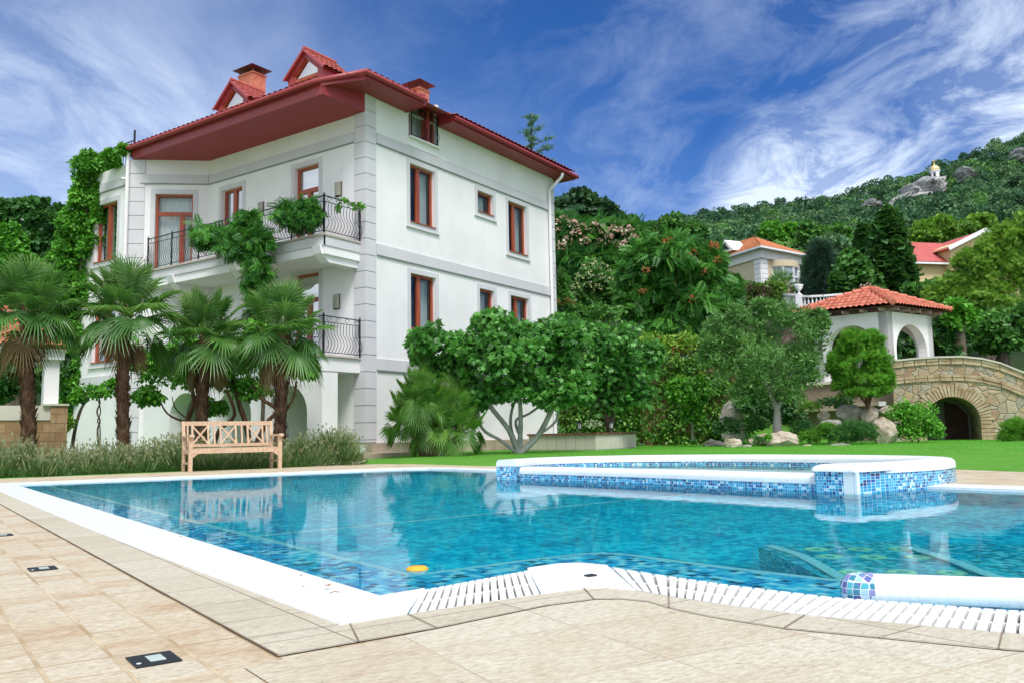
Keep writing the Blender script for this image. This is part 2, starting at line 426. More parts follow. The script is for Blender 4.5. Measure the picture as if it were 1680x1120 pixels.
E_in = [(e[0], e[1]) for e in edge]; E_led = [(e[2], e[3]) for e in edge]; E_out = [(e[4], e[5]) for e in edge]
NE = len(edge)
TILE_COLS = [(.005, .07, .20), (.0, .26, .56), (.005, .46, .78), (.01, .56, .84), (.10, .68, .88), (.85, .93, .96), (.0, .36, .68), (.7, .86, .93)]
MT['mosaic'] = mosaic('blue_glass_mosaic', TILE_COLS, .042, (.45, .62, .70), .08)
MT['mosaic_floor'] = mosaic('turquoise_floor_mosaic', [(.0, .20, .36), (.0, .38, .58), (.0, .55, .76), (.06, .82, .90)], .055, (.1, .62, .78), .06, patch=.4)
MT['whitetile'] = None
def white_tile(name, size, col=(.82, .83, .84), joint=(.62, .66, .70), rough=.35, uv=False):
    return mosaic(name, [tuple(x*.95 for x in col), col, tuple(x*.98 for x in col)], size, joint, .05, rough=rough, use_uv=uv)
MT['whitetile'] = white_tile('white_coping_tile', .03)
def L2(p, z): return (p[0], -p[1], z)
# near and left edge: shallow tiled ledge; elsewhere the wall drops straight
mb = MB()
for i in range(NE):
    j = (i+1) % NE
    mb.face([L2(E_in[i], -.045), L2(E_in[j], -.045), L2(E_in[j], -.075), L2(E_in[i], -.075)])
    mb.face([L2(E_in[i], -.075), L2(E_in[j], -.075), L2(E_led[j], -.075), L2(E_led[i], -.075)])
mb.build('shallow_ledge', MT['mosaic'], pool)
mb = MB()
def toward(p, q, d):
    v = np.array(q)-np.array(p); n = np.linalg.norm(v); return tuple(np.array(p)+v/max(n, 1e-6)*d)
E_l2 = [toward(E_led[i], E_in[i], .06) for i in range(NE)]
for i in range(NE):
    j = (i+1) % NE
    mb.face([L2(E_l2[i], -.070), L2(E_l2[j], -.070), L2(E_led[j], -.070), L2(E_led[i], -.070)])
    mb.face([L2(E_led[i], -.070), L2(E_led[j], -.070), L2(E_led[j], -.16), L2(E_led[i], -.16)])
mb.build('ledge_trim', MT['whitetile'], pool)
mb = MB(); FZ1, FZ2, SB = -1.35, -1.75, 7.6
for i in range(NE):
    j = (i+1) % NE
    mb.face([L2(E_led[i], -.16), L2(E_led[j], -.16), L2(E_led[j], -1.9), L2(E_led[i], -1.9)])
mb.face([(-1, 1.5, FZ2), (-1, -SB, FZ2), (8, -SB, FZ2), (8, 1.5, FZ2)][::-1]); mb.face([(-1, -SB, FZ1), (-1, -17, FZ1), (8, -17, FZ1), (8, -SB, FZ1)][::-1])
mb.face([(-1, -SB, FZ2), (8, -SB, FZ2), (8, -SB, FZ1), (-1, -SB, FZ1)])
mb.build('pool_basin', MT['mosaic_floor'], pool)
mb = MB()
mb.box(.5, 6.55, -SB-.06, -SB, FZ1, FZ1+.006); mb.box(.5, 6.55, -SB-.004, -SB+.006, FZ1-.06, FZ1+.004)
mb.build('floor_line', MT['whitetile'], pool)
# white coping: left and back, smooth tile; near edge, slatted overflow grate
mb = MB()
K0, K1 = 4, 18     # grate runs from index 5 to 17
GR = (5, 9, 10, 11, 12, 13, 14, 15, 16)
cop = [i for i in range(NE) if i not in GR]
for i in cop:
    j = (i+1) % NE
    t = .0
    mb.face([L2(E_out[i], .006), L2(E_out[j], .006), L2(E_in[j], -.004), L2(E_in[i], -.004)])
    mb.face([L2(E_out[i], -.05), L2(E_out[j], -.05), L2(E_out[j], .006), L2(E_out[i], .006)])
    mb.face([L2(E_in[i], -.004), L2(E_in[j], -.004), L2(E_in[j], -.045), L2(E_in[i], -.045)])
mb.build('coping', MT['whitetile'], pool)
def lerp(p, q, t): return (p[0]+(q[0]-p[0])*t, p[1]+(q[1]-p[1])*t)
mb = MB(); mg = MB(); md = MB()
for i in GR:
    j = i+1
    mb.face([L2(E_in[i], -.03), L2(E_in[j], -.03), L2(E_in[j], -.045), L2(E_in[i], -.045)])
    # rim strip by the water, channel below, slats above
    mb.face([L2(lerp(E_in[i], E_out[i], .16), .0), L2(lerp(E_in[j], E_out[j], .16), .0), L2(E_in[j], -.03), L2(E_in[i], -.03)])
    mb.face([L2(lerp(E_in[i], E_out[i], .16), -.12), L2(lerp(E_in[j], E_out[j], .16), -.12), L2(lerp(E_in[j], E_out[j], .16), 0), L2(lerp(E_in[i], E_out[i], .16), 0)])
    md.face([L2(lerp(E_in[i], E_out[i], .14), -.13), L2(lerp(E_in[j], E_out[j], .14), -.13), L2(E_out[j], -.13), L2(E_out[i], -.13)])
    md.face([L2(E_out[i], -.13), L2(E_out[j], -.13), L2(E_out[j], -.002), L2(E_out[i], -.002)])
    ln = hypot(E_out[j][0]-E_out[i][0], E_out[j][1]-E_out[i][1]); n = max(2, int(round(ln/.034)))
    for k in range(n):
        t0, t1 = (k+.13)/n, (k+.87)/n
        p0, p1 = lerp(E_in[i], E_in[j], t0), lerp(E_in[i], E_in[j], t1); q0, q1 = lerp(E_out[i], E_out[j], t0), lerp(E_out[i], E_out[j], t1)
        for f0, f1 in ((.18, .575), (.605, .985)):
            a0, a1, b0, b1 = lerp(p0, q0, f0), lerp(p1, q1, f0), lerp(p0, q0, f1), lerp(p1, q1, f1)
            mg.prism([L2(a0, -.025), L2(a1, -.025), L2(b1, -.025), L2(b0, -.025)], (0, 0, .029))
    for f in (.22, .6, .95):
        a0, b0 = lerp(E_in[i], E_out[i], f), lerp(E_in[j], E_out[j], f)
        mg.bar(L2(a0, -.012), L2(b0, -.012), .016, .018)
mb.build('overflow_rim', MT['whitetile'], pool)
MT['plastic'] = stone_like('white_plastic', [(.76, .75, .72), (.82, .82, .80)], 8, .4, .05)
MT['channel'] = stone_like('wet_dark_channel', [(.03, .022, .018), (.07, .05, .04)], 8, .5, .1)
mg.build('overflow_grate', MT['plastic'], pool); md.build('overflow_channel', MT['channel'], pool)
# white corner drain in the convex corner
mb = MB(); mb.box(.86, .9, -11.72, -11.69, -.0, .008); mb.build('drain_outlet', MT['iron'], pool)
# submerged seat with curved side walls and round massage jets
sw = [(2.62, 11.2), (2.47, 11.5), (2.30, 11.72), (2.15, 11.9), (2.05, 12.02), (1.9, 12.25)]; sw2 = [(3.05, 11.8), (2.9, 12.0), (2.77, 12.17), (2.62, 12.33), (2.49, 12.49), (2.35, 12.7)]
for w in (sw, sw2):
    mb = MB()
    for i in range(len(w)-1):
        p, q = np.array(w[i]), np.array(w[i+1]); d = unit(q-p); nn = np.array([d[1], -d[0]])*.03
        mb.prism([L2(p-nn, -.42-.0*i), L2(q-nn, -.42), L2(q+nn, -.42), L2(p+nn, -.42)], (0, 0, .03))
    mb.build('seat_wall_trim', MT['whitetile'], pool)
mb = MB(); seat = [(2.62, 11.2), (2.1, 12.0), (1.8, 12.5), (2.2, 13.2), (3.2, 13.6), (4.2, 12.8), (3.6, 12.0), (3.05, 11.3)]
mb.prism([L2(p, -.55) for p in seat], (0, 0, .08)); mb.prism([L2(p, -1.35) for p in ((2.56, 11.18), (1.78, 12.3), (1.86, 12.36), (2.62, 11.24))], (0, 0, .92))
MT['mosaic_seat'] = mosaic('teal_seat_mosaic', [(.0, .22, .34), (.005, .38, .52), (.01, .52, .66), (.3, .72, .78)], .036, (.1, .42, .5), .06)
mb.build('underwater_seat', MT['mosaic_seat'], pool)
MT['jet'] = stone_like('pale_green_jet_ring', [(.74, .84, .52), (.85, .92, .62)], 5, .4, 0)
for k, (a, b_) in enumerate(((2.57,11.62),(2.70,11.78),(2.85,11.93),(2.25,11.95),(2.41,12.1),(2.54,12.26),(2.73,11.43),(2.89,11.59),(3.04,11.74))):
    mb = MB(); mb.lathe([(.024, .004), (.038, .02), (.056, .022), (.066, .01), (.066, 0)], (a, -b_, -.468), 16); mb.build('massage_jet', MT['jet'], pool)
# rounded headrest roll by the near edge
rp = [(1.36, 12.55), (1.44, 12.66), (1.58, 12.86), (1.72, 13.07), (1.95, 13.4), (2.25, 13.75)]
MT['roll_mosaic'] = mosaic('purple_blue_dome_mosaic', [(.03, .20, .30), (.10, .12, .34), (.06, .36, .44), (.30, .52, .62), (.22, .22, .48), (.62, .72, .8)], .021, (.72, .75, .78), .07)
mb = MB(); mb.tube([L2(p, .004) for p in rp], .056, 20); mb.build('headrest_roll', white_tile('white_roll_tile', .024), pool)
mb = MB(); d0 = unit(np.array([rp[0][0]-rp[1][0], rp[0][1]-rp[1][1]]))
pts = []; rs = []
for k in range(9):
    t = k/8*pi/2; pts.append(L2((rp[0][0]+d0[0]*.06*sin(t)+d0[0]*.0, rp[0][1]+d0[1]*.06*sin(t)), .004)); rs.append(.0585*cos(t)+.0005)
pts = [L2((rp[0][0]-d0[0]*.05, rp[0][1]-d0[1]*.05), .004)]+pts; rs = [.0585]+rs
mb.tube(pts, rs, 20); mb.build('headrest_end', MT['roll_mosaic'], pool)

# water surface
def fan_fill(outline, z):
    """triangulated sheet for an outline of (a,b)"""
    mb = MB(); tri = tessellate_polygon([[Vector((p[0], -p[1], 0)) for p in outline]])
    for t in tri: 
        q = [L2(outline[i], z) for i in t]
        n = np.cross(np.array(q[1])-np.array(q[0]), np.array(q[2])-np.array(q[0]))
        mb.face(q if n[2] > 0 else q[::-1])
    return mb
m, nt, b, out = newmat('clear_pool_water'); N = NT(nt); c = N.coord()
r1 = N.noise(N.mapping(c, sc=(1, 1, 1)), 5.5, 2, .5, .6); r2 = N.noise(N.mapping(c, loc=(3, 1, 0)), 22, 2, .5)
wb_ = N.bump(N.math('ADD', N.math('MULTIPLY', r1, .8), N.math('MULTIPLY', r2, .10)), .075, .012)
nt.nodes.remove(b)
rf_ = N.n('ShaderNodeBsdfRefraction'); rf_.inputs['Color'].default_value = (.5, .95, 1., 1); rf_.inputs['IOR'].default_value = 1.33; rf_.inputs['Roughness'].default_value = 0.; N.L(wb_, rf_.inputs['Normal'])
gl_ = N.n('ShaderNodeBsdfGlossy'); gl_.inputs['Roughness'].default_value = .015; N.L(wb_, gl_.inputs['Normal'])
fr_ = N.n('ShaderNodeFresnel'); fr_.inputs[0].default_value = 1.33; N.L(wb_, fr_.inputs[1])
ms_ = N.n('ShaderNodeMixShader'); N.L(N.math('MULTIPLY', fr_.outputs[0], .80), ms_.inputs[0]); N.L(rf_.outputs[0], ms_.inputs[1]); N.L(gl_.outputs[0], ms_.inputs[2]); N.L(ms_.outputs[0], out.inputs[0])
MT['water'] = m
E_wat = [toward(E_in[i], E_out[i], .004) for i in range(NE)]
w = fan_fill(E_wat, WZ).build('water', MT['water']); w.location = (P0[0], P0[1], 0); w.rotation_euler = (0, 0, PRZ); tag(w, 'clear turquoise pool water with faint ripples', kind='structure')

# ------------------------------------------------------------------ SPA basin standing in the right side of the pool
spa = thing('spa_pool', 'raised oval spa basin in blue mosaic with white rounded rim', 'spa', (P0[0], P0[1], 0), PRZ)
def smooth_closed(P, n=6):
    P = [np.array(p, float) for p in P]; o = []; k = len(P)
    for i in range(k):
        p0, p1, p2, p3 = P[i-1], P[i], P[(i+1) % k], P[(i+2) % k]
        for t in np.linspace(0, 1, n, endpoint=False):
            o.append(.5*((2*p1)+(-p0+p2)*t+(2*p0-5*p1+4*p2-p3)*t*t+(-p0+3*p1-3*p2+p3)*t**3))
    return o
def open_path(P, n=6):
    P = [np.array(p, float) for p in P]; P = [2*P[0]-P[1]]+P+[2*P[-1]-P[-2]]; o = []
    for i in range(1, len(P)-2):
        p0, p1, p2, p3 = P[i-1], P[i], P[i+1], P[i+2]
        for t in np.linspace(0, 1, n, endpoint=False):
            o.append(.5*((2*p1)+(-p0+p2)*t+(2*p0-5*p1+4*p2-p3)*t*t+(-p0+3*p1-3*p2+p3)*t**3))
    o.append(P[-2]); return o
def rounded_wall(path, half, z0, ztop, mats, parent, names, band=.09, rr=.06):
    """wall of half-thickness `half` along a path (a,b): mosaic faces below, white rounded cap above"""
    P = path; k = len(P); S = [0.]
    for i in range(1, k): S.append(S[-1]+float(np.linalg.norm(P[i]-P[i-1])))
    nr = []
    for i in range(k):
        d = unit(P[min(i+1, k-1)]-P[max(i-1, 0)]); nr.append(np.array([-d[1], d[0]]))
    # faces
    mb = MB(); zc = ztop-band
    for sgn in (1, -1):
        rows = []; uv = []
        for z in (z0, zc):
            rows.append([L2(P[i]+nr[i]*half*sgn, z) for i in range(k)]); uv.append([(S[i], z) for i in range(k)])
        if sgn < 0: rows.reverse(); uv.reverse()
        mb.grid(rows, sm=True, uvs=uv)
    for i in (0, k-1):
        q = [L2(P[i]+nr[i]*half, z0), L2(P[i]-nr[i]*half, z0), L2(P[i]-nr[i]*half, zc), L2(P[i]+nr[i]*half, zc)]
        mb.face(q if i == 0 else q[::-1], uv=[(0, z0), (2*half, z0), (2*half, zc), (0, zc)])
    mb.build(names[0], mats[0], parent)
    mb = MB(); prof = [(half+.006, zc-.004)]
    for t in np.linspace(0, pi/2, 5): prof.append((half+.006-rr+rr*cos(t), ztop-rr+rr*sin(t)))
    full = prof+[(-x, z) for x, z in prof[::-1]]
    rows = [[L2(P[i]+nr[i]*x, z) for x, z in full] for i in range(k)]
    mb.grid(rows, uvs=[[(S[i], j*.03) for j in range(len(full))] for i in range(k)])
    mb.face(rows[0][::-1]); mb.face(rows[-1])
    mb.build(names[1], mats[1], parent)
MT['spa_mosaic'] = mosaic('spa_wall_mosaic', [(.01, .10, .34), (.015, .22, .46), (.02, .32, .58), (.04, .40, .64), (.05, .42, .66), (.5, .70, .80), (.03, .36, .60), (.01, .04, .15)], .0265, (.72, .80, .84), .085, use_uv=True)
MT['spa_white'] = white_tile('spa_rim_tile', .0265, uv=True)
ring = open_path([(5.86, 9.6), (6.35, 9.72), (7.1, 9.72), (7.8, 9.42), (8.2, 8.7), (8.3, 7.5), (8.2, 6.3), (7.8, 5.3), (7.1, 4.6), (6.3, 4.4), (5.42, 4.72)], 6)
rounded_wall(ring, .16, -.5, .237, (MT['spa_mosaic'], MT['spa_white']), spa, ('wall', 'wall_rim'))
weir = open_path([(5.86, 9.42), (5.83, 8.4), (5.82, 7.3), (5.76, 6.2), (5.68, 5.3), (5.62, 4.9)], 4)
rounded_wall(weir, .12, -.5, .14, (MT['spa_mosaic'], MT['spa_white']), spa, ('weir_wall', 'weir_rim'), .088, .06)
# end block (the white strip on its corner) on the camera side
mb = MB(); blk = [(5.70, 9.42), (5.70, 9.74), (5.74, 9.80), (5.82, 9.83)]
S = 0; rows = [[], []]; uv = [[], []]
for i, p in enumerate(open_path([(5.99, 9.38), (5.69, 9.38), (5.66, 9.5), (5.66, 9.76), (5.72, 9.83), (6.3, 9.85)], 5)):
    rows[0].append(L2(p, -.5)); rows[1].append(L2(p, .172)); uv[0].append((i*.045, -.5)); uv[1].append((i*.045, .172))
mb = MB(); mb.grid(rows[::-1], uvs=uv[::-1], sm=True); mb.build('end_block', MT['spa_mosaic'], spa)
mb = MB(); mb.box(5.655, 5.70, -9.835, -9.70, -.5, .172); mb.build('corner_strip', MT['whitetile'], spa)
o = open_path([(5.98, 9.36), (5.67, 9.36), (5.645, 9.5), (5.645, 9.76), (5.71, 9.845), (6.3, 9.87)], 5)
cen = np.array([6.0, 9.55]); prof = [(0, .168), (0, .195), (.1, .219), (.3, .234), (1, .236)]
mb = MB(); mb.grid([[L2(p+(cen-p)*f, z) for f, z in prof] for p in o]); mb.build('end_block_rim', MT['whitetile'], spa)
inner = [(5.85, 9.55), (6.35, 9.62), (7.1, 9.6), (7.7, 9.3), (8.08, 8.6), (8.16, 7.5), (8.06, 6.4), (7.7, 5.4), (7.05, 4.75), (6.3, 4.55), (5.6, 4.85), (5.7, 5.6), (5.78, 7)]
fan_fill(inner, -.45).build('spa_floor', MT['mosaic_floor'], spa); fan_fill(inner, .095).build('spa_water', MT['water'], spa)
# ------------------------------------------------------------------ DECK (frame of the pool: x = a, y = -b)
def paving(name, cols, tw, tl, mortar, off=.0, streak=(1, 14, 1), ms=.012, mort2=None, rot=0.):
    m, nt, b, _ = newmat(name); N = NT(nt); c = N.coord()
    p = N.mapping(c, loc=(off, .05, 0), rot=(0, 0, rot))
    t = N.n('ShaderNodeTexBrick', ins={'Scale': 1., 'Mortar Size': ms*.5, 'Brick Width': tw, 'Row Height': tl, 'Mortar Smooth': .3, 'Bias': 0.})
    t.offset = 0.; t.squash = 1.
    N.L(p, t.inputs[0]); t.inputs['Color1'].default_value = (0, 0, 0, 1); t.inputs['Color2'].default_value = (1, 1, 1, 1); t.inputs['Mortar'].default_value = (.5, .5, .5, 1)
    n1 = N.noise(N.mapping(c, sc=streak), 2.2, 7, .68, .8); n2 = N.noise(c, 1.1, 4, .6)
    base = N.math('ADD', N.math('MULTIPLY', t.outputs[0], .20), N.math('ADD', N.math('MULTIPLY', n1, .62), N.math('MULTIPLY', n2, .30)))
    k = len(cols); col = N.ramp(base, [(.30+.45*i/(k-1), cc) for i, cc in enumerate(cols)])
    fine = N.noise(N.mapping(c, sc=(5, 13, 5)), 6, 6, .72)
    col = N.mix(N.ramp(fine, [(.42, (0, 0, 0)), (.75, (.8, .8, .8))]), col, tuple(x*.66 for x in cols[0]))
    spots = N.noise(c, 38, 2, .5); col = N.mix(N.ramp(spots, [(.70, (0, 0, 0)), (.76, (.5, .5, .5))]), col, (.12, .09, .06))
    mcol = N.mix(N.ramp(N.noise(c, 3, 3), [(.4, (0, 0, 0)), (.6, (1, 1, 1))]), mortar, mort2 or mortar)
    col = N.mix(t.outputs[1], col, mcol)
    N.L(col, b.inputs['Base Color']); b.inputs['Roughness'].default_value = .62; b.inputs['Specular IOR Level'].default_value = .3
    h = N.math('SUBTRACT', N.math('ADD', N.math('MULTIPLY', n1, .4), N.math('MULTIPLY', fine, .25)), N.math('MULTIPLY', t.outputs[1], 1.0))
    N.L(N.bump(h, .5, .006), b.inputs['Normal'])
    return m
MT['paving'] = paving('rust_beige_paving', [(.32, .18, .095), (.47, .34, .21), (.57, .48, .345), (.61, .55, .42), (.56, .52, .41)], .168, .168, (.56, .46, .31), .19, (1.3, 2.4, 1), .013, (.38, .27, .15))
MT['paving_near'] = paving('pale_beige_slabs', [(.42, .30, .19), (.53, .46, .34), (.58, .53, .41), (.61, .57, .46), (.55, .51, .41)], .46, .42, (.40, .33, .24), .1, (1.2, 2, 1), .007, (.5, .42, .3), .12)
MT['coping_stone'] = paving('grey_beige_coping_stone', [(.42, .36, .27), (.51, .46, .35), (.56, .51, .40), (.58, .54, .43)], .6, .34, (.20, .16, .12), .3, (1.5, 6, 1), .006)
MT['joint'] = stone_like('dark_expansion_joint', [(.16, .12, .09), (.30, .23, .16)], 9, .9, 0)
deck_edge = [(-30, 30), (-30, -3.2), (-6, -3.1), (0, -3.05), (4.9, -2.95), (5.9, -3.05), (7.3, -6.6), (8.7, -6.2), (6.95, -3.3), (7.45, -2.9), (7.75, -2.0), (7.75, .6), (8.6, 2.2), (9.6, 4.4), (10.15, 6.6), (10.1, 8.4), (9.65, 9.7), (9.45, 12), (9.5, 30)]
def poly_fill(outer, holes, z):
    mb = MB(); pl = [[Vector((p[0], -p[1], 0)) for p in outer]]+[[Vector((p[0], -p[1], 0)) for p in h] for h in holes]
    allp = [p for q in ([outer]+holes) for p in q]
    for t in tessellate_polygon(pl):
        q = [L2(allp[i], z) for i in t]
        n = np.cross(np.array(q[1])-np.array(q[0]), np.array(q[2])-np.array(q[0]))
        mb.face(q if n[2] > 0 else q[::-1])
    return mb
def place(o): o.location = (P0[0], P0[1], 0); o.rotation_euler = (0, 0, PRZ); return o
# coping stones: a band outside the white coping
def off_out(i, d):
    e = E_out[i]; p = np.array(e); q = np.array(E_in[i]); return tuple(p+unit(p-q)*d)
bandw = [.21 if (i < 5 or i == NE) else .20 for i in range(NE)]
band = [off_out(i, .205) for i in range(NE)]
band[4] = (-.525, 12.11); band[0] = (-.52, -1.1); band[1] = (-.525, 3); band[2] = (-.525, 6); band[3] = (-.525, 9); band[5] = (-.05, 12.1)
mb = MB()
for i in list(range(0, 19)):
    j = i+1
    mb.face([L2(band[i], .003), L2(band[j], .003), L2(E_out[j], .003), L2(E_out[i], .003)])
tag(place(mb.build('deck_coping', MT['coping_stone'])), 'grey beige stone strip round the white pool coping', kind='structure')
mb = MB()
for i in list(range(0, 19)):
    j = i+1; a0, a1 = np.array(band[i]), np.array(band[j]); n = unit(a1-a0); n = np.array([n[1], -n[0]])*.0028
    mb.face([L2(a0+n, .0062), L2(a1+n, .0062), L2(a1-n, .0062), L2(a0-n, .0062)])
    # cross joints on the band (dark, like the photo's)
for p, q in [(np.array((-.525, 11.86)), np.array(E_out[4])), (np.array((-.30, 12.11)), np.array((-.22, 11.88)))]+[(np.array(band[i]), np.array(E_out[i])) for i in (5, 7, 10, 12, 13, 14)]:
    d = unit(q-p); n = np.array([d[1], -d[0]])*.002
    mb.face([L2(p-n, .0064), L2(q-n, .0064), L2(q+n, .0064), L2(p+n, .0064)])
oj = mb.build('deck_joint', MT['joint'])
for p in oj.data.polygons:
    if p.normal.z < 0: p.flip()
tag(place(oj), 'dark expansion joint between coping stones and paving', kind='structure')
hole = [tuple(np.array(E_out[i])+(np.array(E_in[i])-np.array(E_out[i]))*.02) for i in range(NE)]
# split: left/back deck of small rusty tiles, near deck of big pale slabs
SPL = 12.11
left_poly = [(-30, 30), (-30, -3.2)]+[p for p in deck_edge if p[1] < 12.5 and p[0] > -29]+[(9.45, 12), (9.45, 16), (6.6, 16)]
dk = poly_fill(deck_edge, [hole], 0.)
d_ob = place(dk.build('pool_deck', MT['paving'])); tag(d_ob, 'rust and beige stone tiles paving the pool deck', kind='structure')
near_poly = [(-.63, 12.16)]+[tuple(np.array(band[i])+np.array([-.005, .01])) for i in range(5, 20)]+[(9, 15), (9, 22), (-.9, 22), (-.63, 12.6)]
tag(place(poly_fill(near_poly, [], .0035).build('deck_slabs', MT['paving_near'])), 'large pale beige slabs in front of the pool', kind='structure')

# deck lights
MT['lampglass'] = stone_like('frosted_lamp_glass', [(.42, .50, .48), (.55, .62, .58)], 6, .3, 0)
lab = ['rectangular in-ground lamp in the paving nearest the camera', 'rectangular in-ground lamp in the paving halfway along the left deck', 'small in-ground lamp at the left edge of the deck']
for (a, b_), l in zip(((-.785, 11.925), (-.79, 9.88), (-.79, 8.05)), lab):
    t = thing('deck_lamp', l, 'ground lamp', tuple(pw(a, b_, 0.0)), PRZ, 'rectangular lamps set in the deck')
    mb = MB(); mb.box(-.055, .055, -.062, .062, .001, .0045); mb.build('frame', MT['iron'], t)
    mb = MB(); mb.box(-.014, .024, -.030, .034, .004, .0058); mb.build('lens', MT['lampglass'], t)
    mb = MB(); mb.lathe([(.006, .004), (.006, .0055), (0, .006)], (-.042, -.03, 0), 8); mb.build('screw', MT['plastic'], t)
# fallen leaves on the coping and the orange float
MT['dryleaf'] = stone_like('dry_brown_leaf', [(.18, .05, .02), (.3, .1, .03), (.4, .2, .05)], 20, .7, 0)
for k, (px, py, l) in enumerate(((537, 960, 'curled red brown leaf lying on the white coping by the water'), (497, 962, 'tiny dry leaf on the white coping, left of the twig'), (547, 971, 'thin dry twig lying across the white coping'), (493, 943, 'small tan leaf at the very edge of the pool water'), (296, 880, 'small yellow leaf caught at the left pool edge'))):
    p = gnd(px, py, .012); mb = MB()
    if k == 2: mb.tube([p+[-.02, .0, 0], p+[0, -.004, .004], p+[.017, -.014, 0]], .0016, 5)
    else:
        s = (.016, .008, 0, .010, .012)[k]
        r = [p+np.array([s*cos(t), s*.6*sin(t), .4*s*abs(cos(t))**2]) for t in np.linspace(0, 2*pi, 9)[:-1]]
        mb.face(r)
    tag(mb.build('twig' if k == 2 else 'fallen_leaf', MT['dryleaf']), l, 'twig' if k == 2 else 'leaf')
fl = thing('pool_float', 'small yellow orange float lying in the near corner of the pool', 'pool float', tuple(pw(.56, 10.9, WZ)), PRZ)
MT['orange'] = stone_like('orange_foam', [(.75, .32, .02), (.85, .42, .04)], 6, .5, .1)
mb = MB(); mb.lathe([(0, -.03), (.035, -.028), (.05, -.012), (.05, .004), (.036, .013), (0, .015)], (0, 0, 0), 18); mb.build('float_body', MT['orange'], fl)

# ------------------------------------------------------------------ TERRAIN
def sst(e0, e1, x):
    t = np.clip((x-e0)/(e1-e0), 0, 1); return t*t*(3-2*t)
EX = np.array([-1500, -600, -200, 100, 500, 760, 860, 930, 1000, 1060, 1150, 1300, 1400, 1450, 1530, 1600, 1680, 1800, 2200, 3200, 5000])
EE = np.array([.05, .08, .10, .11, .12, .16, .195, .21, .222, .232, .245, .257, .264, .278, .292, .309, .330, .355, .40, .38, .3])
def terrain_z(s, t):
    s = np.asarray(s, float); t = np.asarray(t, float)
    px = 840+F*s/np.maximum(t, 1.)
    e = np.interp(px, EX, EE)
    lawn = .10*sst(17, 24, t)
    side = sst(3.2, 5.5, s)                                       # right of the villa the garden climbs in terraces
    bank = 3.0*sst(32.5, 36.5, t)*side
    k = np.clip((t-38)/37, 0, 1); e75 = np.minimum(e, .158)
    t0 = np.where(side > .5, 38., 44.)
    up = np.clip((t-t0)/(75-t0), 0, 1)
    z75 = CAMH+75*e75
    base = np.maximum(lawn, bank)
    z1 = base+(z75-base)*up**1.25
    kk = np.clip((t-75)/225, 0, 1)
    z2 = CAMH+t*(e75+(e-e75)*kk**.85)
    z = np.where(t > 75, z2, z1)
    z = np.where(t > 300, (CAMH+300*e)*(1-.35*sst(300, 700, t)), z)
    return z
def tz(x, y):
    s, t = to_st(x, y); return float(terrain_z(s, t))
ss = np.concatenate([np.linspace(-620, -60, 30)[:-1], np.linspace(-60, -20, 21)[:-1], np.linspace(-20, 40, 76)[:-1], np.linspace(40, 120, 41)[:-1], np.linspace(120, 700, 40)])
tt = np.concatenate([np.linspace(-60, 2, 12)[:-1], np.linspace(2, 45, 70)[:-1], np.linspace(45, 120, 51)[:-1], np.linspace(120, 330, 60)[:-1], np.linspace(330, 900, 20)])
GS, GT = np.meshgrid(ss, tt); GZ = terrain_z(GS, GT)
hilln = np.zeros_like(GZ)
GX = CAM[0]+HR[0]*GS+HF[0]*GT; GY = CAM[1]+HR[1]*GS+HF[1]*GT
def pin(poly, x, y):
    c = False; j = len(poly)-1
    for i in range(len(poly)):
        if (poly[i][1] > y) != (poly[j][1] > y) and x < (poly[j][0]-poly[i][0])*(y-poly[i][1])/(poly[j][1]-poly[i][1])+poly[i][0]: c = not c
        j = i
    return c
def dist_poly(poly, x, y):
    p = np.array([x, y]); b = 1e9
    for i in range(len(poly)):
        a = np.array(poly[i]); q = np.array(poly[(i+1) % len(poly)]); d = q-a
        t = min(1, max(0, float((p-a)@d)/float(d@d))); b = min(b, float(np.linalg.norm(p-a-d*t)))
    return b
nI, nJ = GS.shape
vv = []; keep = np.ones((nI, nJ), bool)
for i in range(nI):
    for j in range(nJ):
        if tt[i] < 34 and -25 < ss[j] < 30:
            a, b_ = to_ab(GX[i, j], GY[i, j])
            ins = pin(deck_edge, a, b_); dd = dist_poly(deck_edge, a, b_)
            if ins:
                keep[i, j] = dd < 1.0; GZ[i, j] = -.06
            else: GZ[i, j] = min(GZ[i, j], .015+.05*dd)
mb = MB(); mb.v = [tuple(p) for p in np.stack([GX, GY, GZ], -1).reshape(-1, 3)]
for i in range(nI-1):
    for j in range(nJ-1):
        if keep[i, j] and keep[i+1, j] and keep[i, j+1] and keep[i+1, j+1]:
            mb.f.append((i*nJ+j, i*nJ+j+1, (i+1)*nJ+j+1, (i+1)*nJ+j)); mb.uv.append(None); mb.mi.append(0); mb.sm.append(True)
m, nt, b, _ = newmat('garden_and_hill_ground'); N = NT(nt); c = N.coord()
sx = N.n('ShaderNodeSeparateXYZ'); N.L(c, sx.inputs[0])
g1 = N.ramp(N.noise(c, .7, 6, .65), [(.3, (.085, .25, .03)), (.7, (.14, .35, .055))])
g1 = N.mix(N.ramp(N.noise(c, 30, 3, .7), [(.4, (0, 0, 0)), (.75, (1, 1, 1))]), N.mix(N.ramp(N.noise(c, 1.7, 5, .65), [(.5, (0, 0, 0)), (.75, (.7, .7, .7))]), g1, (.19, .34, .06)), (.05, .21, .015))
g2 = N.ramp(N.noise(c, .12, 6, .65), [(.35, (.012, .03, .012)), (.7, (.05, .075, .025))])
N.L(N.mix(N.n('ShaderNodeMapRange', ins={0: sx.outputs[2], 1: .3, 2: 1.2}).outputs[0], g1, g2), b.inputs['Base Color'])
b.inputs['Roughness'].default_value = .95; b.inputs['Specular IOR Level'].default_value = .1
N.L(N.bump(N.noise(c, 60, 4, .7), .5, .03), b.inputs['Normal'])
MT['ground'] = m
g_ob = mb.build('ground', MT['ground']); tag(g_ob, 'green lawn and the wooded hillside ground', kind='structure')
